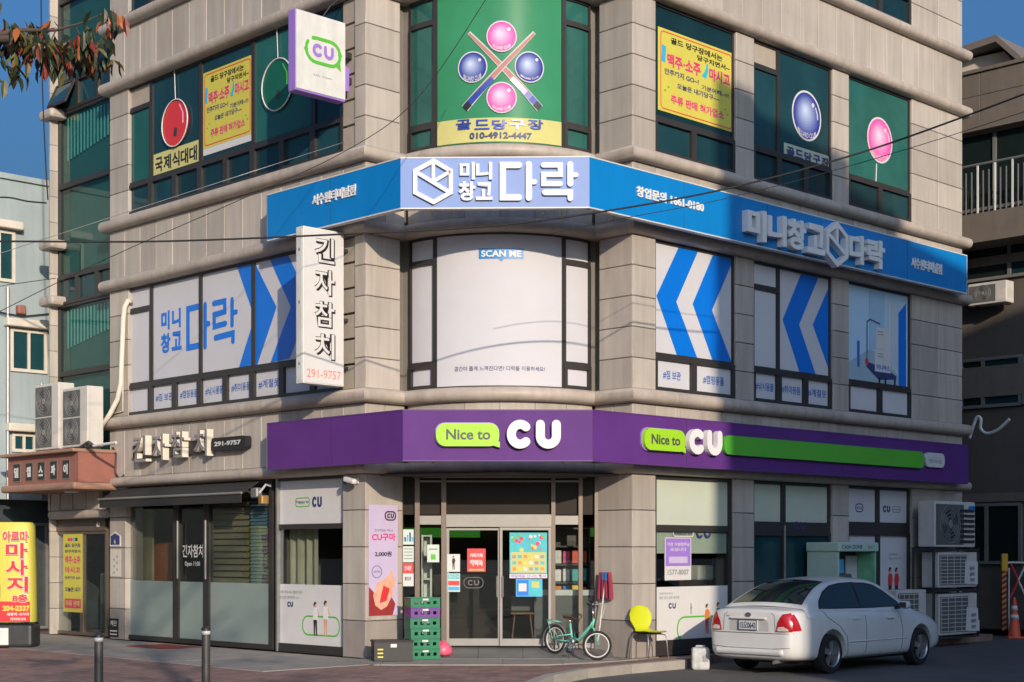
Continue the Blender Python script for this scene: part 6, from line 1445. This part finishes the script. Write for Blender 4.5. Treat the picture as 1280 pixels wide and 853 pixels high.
cab = MB().add(vs_, fs).obj('cabin', CARW, car, None, True); 
bmc = bmesh.new(); bmc.from_mesh(cab.data); bmesh.ops.recalc_face_normals(bmc, faces=bmc.faces)
ed = [e for e in bmc.edges if len(e.link_faces) == 2 and e.calc_face_angle(0) > R(28)]
bmesh.ops.bevel(bmc, geom=ed, offset=.035, segments=3, affect='EDGES', profile=.5); bmc.to_mesh(cab.data); bmc.free()
for p in cab.data.polygons: p.use_smooth = True
CGL = mat('car_window_glass', (.010, .018, .018), .04, var=.15, spec=.6)
def roof_patch(name, x0, x1, ins0, ins1, m_, lift):
    idx = [i for i, (x, z) in enumerate(archd) if x0 <= x <= x1]; mb = MB(); vs_ = []; fs = []; K = 10
    for j, i in enumerate(idx):
        e = 1-(ins0+(ins1-ins0)*j/(len(idx)-1))/ysd(archd[i][1])
        for k in range(K+1): vs_.append(roofp(i, -e+2*e*k/K, lift))
    for j in range(len(idx)-1):
        for k in range(K): fs.append((j*(K+1)+k, (j+1)*(K+1)+k, (j+1)*(K+1)+k+1, j*(K+1)+k+1))
    return mb.add(vs_, [f_[::-1] for f_ in fs]).obj(name, m_, car, None, True)
roof_patch('rear_window_seal', -.56, .33, .075, .075, RUBBER, .004); roof_patch('rear_window', -.53, .29, .095, .10, CGL, .008)
roof_patch('windscreen', 1.66, 2.36, .09, .09, CGL, .008)
for s in (-1, 1):
    SW = [(-.20,1.005),(-.14,1.09),(.06,1.225),(.30,1.315),(.62,1.352),(.93,1.358),(.90,.985),(.2,.995)]
    SF = [(.985,1.358),(1.30,1.345),(1.52,1.31),(1.75,1.21),(2.0,1.06),(2.08,.99),(.96,.985)]
    for pl, nme in ((SW, 'rear_side_window'), (SF, 'front_side_window')):
        mb = MB(); mb.add([(x, s*(ysd(z)+.004), z) for x, z in pl], [list(range(len(pl))) if s < 0 else list(range(len(pl)))[::-1]]); mb.obj(nme, CGL, car, None)
    seal = [(-.24,.99),(-.17,1.10),(.04,1.245),(.29,1.335),(.62,1.372),(.95,1.378),(1.31,1.366),(1.54,1.33),(1.78,1.225),(2.04,1.065),(2.14,.975),(1.2,.968),(.2,.978)]
    MB().add([(x, s*(ysd(z)+.0015), z) for x, z in seal], [list(range(len(seal))) if s < 0 else list(range(len(seal)))[::-1]]).obj('window_seal', RUBBER, car, None)
# decals pressed onto the body
def proj(o, d):
    h = bvh.ray_cast(Vector(o), Vector(d)); return h
def patch(name, pl, axis, m_, lift=.004, rings=4, parent=None):
    """outline given in (y,z) for axis 'rear', or (x,z) for sides; star-shaped; pressed onto the body"""
    den = []
    for i in range(len(pl)):
        a, b = pl[i], pl[(i+1) % len(pl)]
        for j in range(3): den.append((a[0]+(b[0]-a[0])*j/3, a[1]+(b[1]-a[1])*j/3))
    cx = sum(p[0] for p in den)/len(den); cz = sum(p[1] for p in den)/len(den); N_ = len(den); vs_ = []
    def P(a, b):
        if axis == 'rear': h = proj((-3, a, b), (1, 0, 0))
        elif axis == 'front': h = proj((6, a, b), (-1, 0, 0))
        else: h = proj((a, 3*axis, b), (0, -axis, 0))
        if h[0] is None: return (cx, 0, cz) if axis not in ('rear', 'front') else (-.9, a, b)
        return tuple(h[0]+h[1]*lift*(1 if h[1].dot(Vector({'rear': (-1,0,0), 'front': (1,0,0)}.get(axis, (0, axis if isinstance(axis, int) else 1, 0)))) > 0 else -1))
    vs_.append(P(cx, cz))
    for r_ in range(1, rings+1):
        for a, b in den: vs_.append(P(cx+(a-cx)*r_/rings, cz+(b-cz)*r_/rings))
    fs = [(0, 1+k, 1+(k+1) % N_) for k in range(N_)]
    for r_ in range(rings-1):
        for k in range(N_): a = 1+r_*N_; fs.append((a+k, a+N_+k, a+N_+(k+1) % N_, a+(k+1) % N_))
    return MB().add(vs_, fs).obj(name, m_, parent or car, None, True)
def groove(pts, axis, r=.0055, m_=None, name='panel_gap'):
    den = []
    for i in range(len(pts)-1):
        for j in range(6): den.append((pts[i][0]+(pts[i+1][0]-pts[i][0])*j/6, pts[i][1]+(pts[i+1][1]-pts[i][1])*j/6))
    den.append(pts[-1]); o = []
    for a, b in den:
        h = proj((-3, a, b), (1, 0, 0)) if axis == 'rear' else proj((a, 3*axis, b), (0, -axis, 0))
        if h[0] is not None: o.append(h[0])
    if len(o) > 1: MB().tube(o, r, 5).obj(name, m_ or STEELD, car, None)
LAMP = mat('red_lamp', (.38, .010, .015), .12, var=.25, scale=9, coat=.7); LAMPW = mat('clear_lamp', (.55, .48, .46), .12, var=.3, scale=12, coat=.7)
for s in (-1, 1):
    tl = patch('tail_light', [(s*.50, .66), (s*.53, .80), (s*.60, .92), (s*.69, .935), (s*.735, .86), (s*.745, .66)], 'rear', LAMP, .012)
    patch('reverse_lens', [(s*.52, .672), (s*.54, .73), (s*.63, .74), (s*.70, .70), (s*.70, .672)], 'rear', LAMPW, .018, 3, tl)
    patch('head_light', [(s*.45, .58), (s*.46, .70), (s*.62, .70), (s*.64, .60)], 'front', LAMPW, .01)
    # side lamps wrap
    patch('tail_light', [(-.93, .67), (-.93, .90), (-.84, .92), (-.76, .68)], s, LAMP, .008)
    for x in (.78, -.15+.12):
        pass
    groove([(.94, .985), (.94, .60), (.93, .24)], s); groove([(1.95, .96), (2.02, .6), (1.98, .24)], s); groove([(-.22, .99), (-.10, .86), (.20, .72), (.39, .55), (.43, .27)], s); groove([(.40, .24), (1.2, .235), (2.2, .24)], s, .004)
    groove([(-.45, .50), (.0, .70)], s, .001)
    MB().rbox(.55, .75, s*.852-.012, s*.852+.03 if s > 0 else s*.852+.012, .80, .835, .01).obj('door_handle', CARW, car, None)
    MB().rbox(1.55, 1.75, s*.85-.02, s*.85+.02, .79, .825, .01).obj('door_handle', CARW, car, None)
    gx_ = [(.42, .47), (1.0, .47), (1.5, .47), (2.15, .47)]; groove(gx_, s, .014, CARW, 'side_moulding')
    mm = MB().rbox(1.80, 1.93, s*.98-.085, s*.98+.085, .945, 1.07, .04).obj('mirror', CARW, car, None); MB().box(1.795, 1.801, s*.98-.06, s*.98+.06, .965, 1.05).obj('mirror_glass', STEELD, mm, None)
    MB().tube([(1.88, s*.80, .96), (1.88, s*.92, .98)], .03).obj('mirror_stalk', BLACK, car, None)
groove([(-.76, .635), (-.4, .63), (0, .63), (.4, .63), (.76, .635)], 'rear', .006)
groove([(-.48, .66), (-.46, .90), (-.40, .94)], 'rear', .004); groove([(.48, .66), (.46, .90), (.40, .94)], 'rear', .004)
groove([(-.72, .42), (-.4, .40), (0, .40), (.4, .40), (.72, .42)], 'rear', .005)
RECS = mat('plate_recess', (.42, .42, .41), .4)
patch('plate_recess', [(-.36, .66), (-.36, .79), (-.30, .845), (.30, .845), (.36, .79), (.36, .66)], 'rear', RECS, .002)
MB().rbox(-1.02, -.97, -.32, .32, .838, .868, .012).obj('trunk_handle', CARW, car, None)
pl_ = MB().box(-1.005, -.985, -.17, .17, .675, .825).obj('number_plate', mat('plate_green_white', (.55, .56, .52), .4), car, None)
fpl = WM[car.name] @ Matrix.Translation((-1.007, 0, 0)) @ Matrix.Rotation(R(-90), 4, 'Z')
put_text(MB(), '15오0643', -.145, .145, .70, .80, 0, 0, .03).obj('plate_digits', INK, pl_, fpl)
MB().ring(-.17, .17, .675, .825, .008, -.002, .001).obj('plate_rim', INK, pl_, fpl)
put_text(MB(), 'XD', -.42, -.35, .875, .895, -.004, 0, .02).obj('badge', METAL, car, WM[car.name] @ Matrix.Translation((-.985, 0, 0)) @ Matrix.Rotation(R(-90), 4, 'Z'))
MB().lathe([(.035, 0), (.035, .01)], (0, -.0, 0), 'Y', 16).map(lambda x, y, z: (-.985+(-y), x*1.5, .905+z)).obj('badge', CHROME, car, None)
MB().rbox(-1.015, -.90, -.62, .62, .30, .40, .04).obj('lower_bumper', CARW, car, None)
MB().tube([(-.97, -.45, .2), (-.6, -.45, .22)], .028).obj('exhaust', METAL, car, None)
MB().box(-.5, 3.2, -.62, .62, .16, .24).obj('underbody', RUBBER, car, None)
SEAT = mat('seat_grey', (.12, .12, .115), .8)
RIM = mat('alloy_wheel', (.42, .42, .41), .3, metal=.8, var=.08)
def car_wheel(x, s):
    M_ = WM[car.name] @ Matrix.Translation((x, s*.745, WR)) @ (Matrix.Rotation(math.pi, 4, 'Z') if s > 0 else I4)
    w_ = MB().lathe([(.2, -.075), (.255, -.095), (.295, -.08), (.305, -.03), (.305, .06), (.29, .09), (.2, .095)], (0, 0, 0), 'Y', 40, False).obj('wheel', RUBBER, car, M_, True, 50)
    MB().lathe([(.20, -.088), (.195, -.075), (.185, -.03), (.18, -.02)], (0, 0, 0), 'Y', 36, False).lathe([(.205, -.0985), (.195, -.092), (.19, -.08)], (0, 0, 0), 'Y', 36, False).obj('rim', RIM, w_, None, True)
    sp_ = MB()
    for k in range(5):
        a = 2*math.pi*k/5+.3; ca, sa = math.cos(a), math.sin(a); px_, pz_ = -sa, ca
        sp_.add([(.03*ca+.035*px_, -.088, .03*sa+.035*pz_), (.03*ca-.035*px_, -.088, .03*sa-.035*pz_), (.192*ca-.052*px_, -.078, .192*sa-.052*pz_), (.192*ca+.052*px_, -.078, .192*sa+.052*pz_),
                 (.03*ca+.035*px_, -.05, .03*sa+.035*pz_), (.03*ca-.035*px_, -.05, .03*sa-.035*pz_), (.192*ca-.052*px_, -.04, .192*sa-.052*pz_), (.192*ca+.052*px_, -.04, .192*sa+.052*pz_)],
                [(0,1,2,3), (0,4,5,1), (1,5,6,2), (2,6,7,3), (3,7,4,0)])
    sp_.lathe([(.0, -.098), (.045, -.096), (.05, -.06)], (0, 0, 0), 'Y', 14).obj('spokes', RIM, w_, None)
    MB().lathe([(.0, -.02), (.19, -.02)], (0, 0, 0), 'Y', 24).obj('brake_disc', STEELD, w_, None)
for x in AX:
    for s in (-1, 1): car_wheel(x, s)

# ================================================================== NEIGHBOURS
LB = mat('pale_blue_render', (.30, .36, .37), .8, var=.10, scale=.8, stain=.12, bump=.15, bscale=30)
nb0 = Vector(((-30-CX)/F*33.2, 32.2)); 
fN = Frame(((0-CX)/F*33.6, 33.6), XR)
t = thing('blue_house', 'pale blue rendered house beyond the left end of the corner building', 'building', fN.m, (-1, 1, 0))
zt_ = fN.at(30, 228)[1]
MB().box(-6, 3.2, 0, 7, 2.9, zt_).obj('wall', LB, t, fN.m); MB().box(-6.1, 3.3, -.06, 7.1, zt_, zt_+.12).obj('coping', LB, t, fN.m)
MB().box(-6, 3.2, .35, 7, 0, 2.9).obj('ground_wall', mat('neighbour_shopfront', (.05, .06, .065), .2, var=.3), t, fN.m)
for px0, px1, yt, yb in ((-22, 18, 284, 352), (12, 58, 410, 464), (14, 44, 541, 565)):
    x0, z1_ = fN.at(px0, yt); x1 = fN.ax(px1); z0_ = fN.at(max(px0, 0), yb)[1]
    wn = MB().ring(x0, x1, z0_, z1_, .07, -.05, .02).box((x0+x1)/2-.03, (x0+x1)/2+.03, -.045, .02, z0_+.07, z1_-.07).obj('window', CREAM, t, fN.m)
    MB().box(x0+.07, x1-.07, -.012, -.004, z0_+.07, z1_-.07).obj('pane', TEAL, wn, fN.m); MB().rbox(x0-.15, x1+.12, -.22, .0, z1_+.02, z1_+.20, .03).obj('hood', CREAM, wn, fN.m)
for px0, px1 in ((-10, 6), (6, 22), (22, 40), (40, 60)):
    MB().ring(fN.ax(px0, .3), fN.ax(px1, .3), .05, 2.4, .06, .28, .34).obj('shop_frame', ALUL, t, fN.m)
for px, py in ((50, 480), (8, 360)): MB().tube([fN.pt(fN.ax(px), -.06, fN.at(px, py)[1]), fN.pt(fN.ax(px), -.06, 2.9)], .04).obj('drain_pipe', METAL, t, I4)
MB().rbox(fN.ax(24)-.1, fN.ax(24)+.1, -.16, 0, fN.at(24, 388)[1]-.1, fN.at(24, 388)[1]+.1, .04).obj('vent_cap', BRK, t, fN.m)
MB().tube([fN.pt(-3, -.05, 7.2), fN.pt(-1, -.05, 7.0), fN.pt(.5, -.05, 6.9), fN.pt(1.5, -.05, 7.1)], .015).obj('cable', STEELD, t, I4)
# brown apartment block on the right
BR = mat('brown_tile_wall', (.10, .083, .072), .75, var=.12, scale=1.5, bump=.1, stain=.12); BRD = mat('brown_band', (.155, .128, .105), .7, var=.12, stain=.1)
fB = Frame(((1196-CX)/F*36, 36), XL)
t = thing('brown_apartments', 'brown apartment block with balcony railing behind the right end of the corner building', 'building', fB.m, (3, 2, 0))
zr_ = fB.at(1208, 91)[1]; zq_ = fB.at(1204, 158)[1]
MB().box(-1.5, 7, .12, 6, 0, zq_).obj('wall', BR, t, fB.m)
for k in range(8): MB().panel(-1.5+k*1.06+.006, -.44+k*1.06-.006, zq_+.006, (zq_+zr_)/2-.004, -.05, .3).obj('parapet_panel', BRD, t, fB.m); MB().panel(-1.5+k*1.06+.006, -.44+k*1.06-.006, (zq_+zr_)/2+.004, zr_-.08, -.05, .3).obj('parapet_panel', BRD, t, fB.m)
MB().box(-1.5, 7, -.1, 6, zr_-.08, zr_).obj('coping', BRD, t, fB.m); MB().box(-1.5, 7, -.2, .3, zq_-.22, zq_).obj('cornice', BRD, t, fB.m)
g_ = [fB.at(px, py, 1.0) for px, py in ((1192, 70), (1206, 62), (1255, 51), (1273, 72), (1276, 95), (1190, 110))]
MB().prism([(x, z-.25) for x, z in g_], 1.0, 4).obj('roof_house', CREAM, t, fB.m)
a_, b_, c_ = g_[0], (g_[2][0], g_[2][1]+.05), g_[4]
for p_, q_ in ((a_, b_), (b_, (g_[4][0]+.2, g_[3][1]-.12))):
    MB().add([(p_[0], .6, p_[1]), (q_[0], .6, q_[1]), (q_[0], 4.2, q_[1]), (p_[0], 4.2, p_[1]), (p_[0], .6, p_[1]-.16), (q_[0], .6, q_[1]-.16), (q_[0], 4.2, q_[1]-.16), (p_[0], 4.2, p_[1]-.16)], [(3,2,1,0),(4,5,6,7),(0,1,5,4),(1,2,6,5),(2,3,7,6),(3,0,4,7)]).obj('roof', mat('roof_grey', (.16, .135, .12), .7), t, fB.m)
def bwin(px0, px1, yt, yb, split, m_=TEAL):
    x0, z1_ = fB.at(px0, yt); x1 = fB.ax(px1); z0_ = fB.at(px0, yb)[1]; xm = x0+(x1-x0)*split
    wn = MB().ring(x0, x1, z0_, z1_, .07, .04, .14).box(xm-.04, xm+.04, .05, .14, z0_+.07, z1_-.07).obj('window', ALUL, t, fB.m)
    MB().box(x0+.07, xm-.04, .09, .1, z0_+.07, z1_-.07).obj('pane', CGL, wn, fB.m); MB().box(xm+.04, x1-.07, .09, .1, z0_+.07, z1_-.07).obj('pane', m_, wn, fB.m)
bwin(1196, 1330, 170, 268, .35, CGL); bwin(1198, 1330, 300, 355, .48); bwin(1198, 1275, 450, 512, .38); bwin(1276, 1340, 445, 505, .5); bwin(1200, 1275, 630, 705, .42, CGL)
zb0 = fB.at(1240, 268)[1]; MB().box(-1.5, 7, -.75, .12, zb0-.75, zb0-.1).obj('balcony_slab', BRD, t, fB.m)
MB().tube([(-1.5, -.7, zb0+1.0), (7, -.7, zb0+1.0)], .03).obj('handrail', METAL, t, fB.m)
for k in range(40):
    x = -1.2+k*.14; MB().box(x, x+.02 if k % 3 else x+.035, -.72, -.69, zb0-.1, zb0+(1.0 if k % 3 == 0 else .85)).obj('baluster', WHITEG if k % 3 == 0 else METAL, t, fB.m)
for za_, zb_ in ((5.3, 6.0), (8.3, 8.5), (2.9, 3.1)): MB().box(-1.5, 7, .03, .12, za_, zb_).obj('band', BRD, t, fB.m)
xx, zz = fB.at(1211, 385, -.35); condenser('small condenser bracketed on the brown apartment wall', fB, (xx, -.4, zz), .95, .35, .52, 1, 0, ACW, 'outdoor air conditioning units', .03)
def spl(P_):
    d = []
    for i in range(len(P_)-1):
        p0, p1, p2, p3 = P_[max(i-1, 0)], P_[i], P_[i+1], P_[min(i+2, len(P_)-1)]
        for j in range(8):
            t_ = j/8; d.append(.5*((2*p1)+(-p0+p2)*t_+(2*p0-5*p1+4*p2-p3)*t_*t_+(-p0+3*p1-3*p2+p3)*t_**3))
    return d+[P_[-1]]
t = thing('duct_hose', 'white hose looping from the right end of the facade', 'hose', FR.m, (LEN_R, .2, 4.3))
def hp(px, py): x, z = fB.at(px, py, -1.4); return fB.pt(x, -1.4, z)
MB().tube(spl([hp(1212, 548), hp(1216, 535), hp(1221, 522), hp(1226, 524), hp(1226, 536), hp(1234, 542), hp(1248, 537), hp(1262, 524)]), .035, 8).obj('hose', WHITEG, t, I4, True)

# ================================================================== OVERHEAD WIRES
def wire(lab, pts, Ys, r, m_=RUBBER):
    P_ = [Vector(((px-CX)/F*Y_, Y_, EYE+(HZ-py)/F*Y_)) for (px, py), Y_ in zip(pts, Ys)]
    tag(MB().tube(spl(P_), r, 5).obj('overhead_wire', m_, None, I4, True), lab, 'wire', 'overhead wires')
wire('thick black cable crossing the whole street below the blue sign', [(-120, 303), (0, 302), (200, 302), (430, 293), (610, 283), (745, 266), (900, 238), (1060, 196), (1200, 148), (1400, 72)], [21.5]*10, .014)
wire('thin black wire rising over the green billiard poster', [(-60, 420), (120, 330), (300, 250), (430, 190), (520, 125), (605, 3), (640, -60)], [22]*7, .006)
wire('thin wire below the thick cable at the right', [(690, 292), (770, 275), (900, 250), (1040, 214), (1200, 166), (1400, 100)], [22.5]*6, .0055)
wire('thin pale service wire slanting over the left windows', [(-40, 330), (160, 265), (330, 210), (430, 178)], [24, 24, 24, 25.2], .006, METAL)
wire('vertical cable hanging beside the left end of the building', [(51, -40), (53, 100), (57, 200), (60, 250)], [28]*4, .013)
wire('slack cable beside the blue house', [(-60, 258), (0, 247), (35, 252), (58, 254)], [29]*4, .016)
wire('thin wire crossing the blue house', [(-60, 370), (0, 358), (70, 348)], [28]*3, .007)

# ================================================================== STREET TREE whose branch reaches into the top left
BARK = mat('bark', (.07, .05, .04), .9, var=.3, scale=8, bump=.6, bscale=25)
LEAFS = [mat('leaf_dark_green', (.016, .026, .008), .5, var=.3, scale=9), mat('leaf_olive', (.095, .085, .018), .5, var=.3, scale=9), mat('leaf_red', (.16, .025, .012), .5, var=.35, scale=9), mat('leaf_orange', (.32, .09, .022), .5, var=.3, scale=9)]
tr = thing('street_tree', 'persimmon like street tree whose autumn branch hangs into the top left corner', 'tree', I4, (-5.4, 8.6, -.01))
rt = random.Random(11)
base = Vector((-5.4, 8.6, 0))
tk = MB().tube([base+Vector((0, 0, -.02)), base+Vector((.03, .03, 1.2)), base+Vector((.1, .1, 2.6)), base+Vector((.2, .2, 4.0)), base+Vector((.3, .3, 5.6))], [.16, .13, .11, .08, .04], 10)
tk.obj('trunk', BARK, tr, I4, True)
def px3(px, py, Y_): return Vector(((px-CX)/F*Y_, Y_, EYE+(HZ-py)/F*Y_))
Yt = 9.6
limbs = [[base+Vector((.2, .2, 3.9)), base+Vector((.8, .7, 4.7)), px3(-60, 60, Yt), px3(20, 38, Yt), px3(70, 38, Yt+.1), px3(105, 28, Yt+.1), px3(135, 14, Yt+.2)],
         [px3(-30, 50, Yt), px3(40, 48, Yt), px3(85, 60, Yt+.1), px3(122, 60, Yt+.15)]]
for k in range(7):
    a = k*2*math.pi/7+.5; l_ = rt.uniform(1.0, 1.6)
    if math.cos(a) > .55: l_ *= .45
    limbs.append([base+Vector((.15, .15, 3.2+.3*k)), base+Vector((.15+l_*.5*math.cos(a), .15+l_*.5*math.sin(a), 3.7+.3*k)), base+Vector((l_*math.cos(a), l_*math.sin(a), 4.1+.3*k))])
br_ = MB()
for l_ in limbs: br_.tube(l_, [max(.03-.005*i, .004) if len(l_) > 4 else max(.03-.01*i, .005) for i in range(len(l_))], 6)
br_.obj('branches', BARK, tr, I4, True)
def leaf_mb(mb, p, L_, yaw, pitch, roll, mi):
    M_ = Matrix.Translation(p) @ Euler((roll, pitch, yaw)).to_matrix().to_4x4(); w_ = L_*.19; mb.cur = mi
    v = [M_ @ Vector(q) for q in ((0,0,0), (L_*.3,w_,.05*L_), (L_*.3,0,-.02*L_), (L_*.3,-w_,.05*L_), (L_*.65,w_*.85,.03*L_), (L_*.65,0,-.05*L_), (L_*.65,-w_*.85,.03*L_), (L_,0,-.12*L_))]
    mb.add(v, [(0,2,1), (0,3,2), (1,2,5,4), (2,3,6,5), (4,5,7), (5,6,7)])
lf = MB()
def hang(p, cnt, spread, reds):
    for _ in range(cnt):
        q = p+Vector((rt.gauss(0, spread), rt.gauss(0, spread), rt.gauss(-.02, spread*.6)))
        leaf_mb(lf, q, rt.uniform(.08, .145), rt.uniform(0, 6.28), rt.uniform(R(35), R(95)), rt.uniform(-.6, .6), rt.choices((0, 1, 2, 3), (5, 3.5, reds, reds*.6))[0])
for px, py, c in ((-20, 30, 7), (5, 35, 7), (10, 60, 7), (14, 85, 5), (28, 45, 7), (36, 62, 8), (30, 85, 4), (48, 40, 6), (52, 62, 7), (58, 82, 4), (68, 60, 7), (74, 80, 4), (84, 62, 6), (92, 80, 4), (98, 50, 6), (103, 70, 4), (112, 62, 5), (118, 82, 4), (130, 60, 3), (134, 30, 4), (146, 24, 3), (140, 75, 3), (128, 14, 1)):
    hang(px3(px, py-10, Yt+rt.uniform(-.15, .25)), int(c*2.6)+1, .05, 1.5)
for l_ in limbs[2:]:
    for k in range(16): p = l_[1].lerp(l_[2], rt.random()*1.15); hang(p, 9, .20, 1.2)
for k in range(60):
    a, r_ = rt.uniform(0, 6.28), rt.uniform(.2, 1.1); hang(base+Vector((.2+r_*math.cos(a)*.9-.25, .2+r_*math.sin(a), rt.uniform(4.6, 6.6))), 9, .18, 1.2)
lf.obj('crown', LEAFS, tr, I4)

for px, py in ((20, 38), (70, 38), (40, 48), (95, 35), (60, 55), (110, 60), (-10, 45), (30, 60), (85, 70)):
    p = px3(px, py, Yt+.05); q = p+Vector((rt.uniform(-.08, .14), rt.uniform(-.1, .1), rt.uniform(-.22, -.05)))
    MB().tube([p, p.lerp(q, .5)+Vector((.01, 0, .02)), q], [.005, .004, .0025], 5).obj('twig', BARK, tr, I4)
# tall street tree behind the viewpoint: its thin crown dapples the pavement and the left shop fronts
t2 = thing('tall_street_tree', 'tall thin crowned street tree standing behind the viewpoint', 'tree', I4, (2.6, -3.0, -.15))
bs2 = Vector((2.6, -3.0, RZ)); tk = MB().tube([bs2, bs2+Vector((.05, .1, 3)), bs2+Vector((.0, .0, 6.5)), bs2+Vector((.1, -.1, 9.5)), bs2+Vector((0, 0, 12.2))], [.2, .16, .13, .08, .02], 10); tk.obj('trunk', BARK, t2, I4, True)
l2 = MB(); b2 = MB()
for k in range(20):
    a = k*2.4; z = 6.0+k*.32; r_ = rt.uniform(1.6, 3.0)*(1-.35*k/20); e = bs2+Vector((r_*math.cos(a), r_*math.sin(a), z+rt.uniform(.5, 1.3)))
    b2.tube([bs2+Vector((0, 0, z-.4)), bs2.lerp(e, .55)+Vector((0, 0, (z-.2)*.45)), e], [.05, .035, .012], 6)
    for j in range(7):
        p = bs2+Vector((0, 0, z-.2)); p = p.lerp(e, rt.uniform(.45, 1.1))
        for _ in range(9):
            leaf_mb(l2, p+Vector((rt.gauss(0, .28), rt.gauss(0, .28), rt.gauss(0, .2))), rt.uniform(.14, .26), rt.uniform(0, 6.28), rt.uniform(-.6, 1.2), rt.uniform(-.8, .8), rt.choices((0, 1, 2), (5, 4, 1))[0])
b2.obj('branches', BARK, t2, I4, True); l2.obj('crown', LEAFS, t2, I4)
# ================================================================== BLOCK ACROSS THE STREET (behind the viewpoint); its shadow falls on the right facade
AP = mat('far_block_wall', (.36, .33, .30), .8, var=.08, stain=.1)
d2 = Vector((sun_dir.x, sun_dir.y)).normalized(); lat = Vector((-d2.y, d2.x))       # lat: sideways to the sun
def shadow_lat(px, off=0.0): x = FR.ax(px, off); return FR.pt(x, off).to_2d().dot(lat)
ab = thing('apartment_block', 'stepped apartment block across the street behind the viewpoint', 'building', I4, (14, -4, 0))
Dist = 31.0
def tower(pxa, pxb, ztop_on_wall, extra, dep, lat_b=None):
    """vertical sides lie along the sun direction's lateral coordinate; top edge throws its shadow at the given wall height"""
    la = shadow_lat(pxa); lb = shadow_lat(pxb) if lat_b is None else la+lat_b
    xm = FR.ax((pxa+pxb)/2) if lat_b is None else FR.ax(pxa)+1
    along0 = FR.pt(xm, 0).to_2d().dot(d2); al = along0+Dist
    h = ztop_on_wall+Dist*math.tan(SUN_EL)
    lo_, hi_ = min(la, lb), max(la, lb)
    pts = [lat*l+d2*a for l, a in ((lo_, al), (hi_, al), (hi_, al+dep), (lo_, al+dep))]
    MB().prismz([p[:] for p in pts], RZ-.05, h).obj('wall', AP, ab, I4)
    nwin = int((hi_-lo_)/2.2)
    for fl in range(int(h/3)-1):
        for k in range(nwin):
            c = lat*(lo_+(k+.5)*(hi_-lo_)/nwin)+d2*(al-.02); f_ = Frame(c, lat if lat.x > 0 else -lat)
            MB().box(-.6, .6, -.03, .03, 3.6+fl*3, 5.0+fl*3).obj('window', TEAL, ab, I4 @ f_.m)
tower(896, 945, 10.05, 0, 9); tower(945, 1062, 9.55, 0, 8); tower(1062, 1122, 8.7, 0, 7); tower(1122, 1204, 7.62, 0, 7); tower(1204, 1240, 7.5, 0, 7, 9)

for o in COL.objects:
    if o.name.startswith('lettering'): o['kind'] = 'stuff'
bpy.data.objects.remove(TOB); bpy.data.scenes.remove(TS)
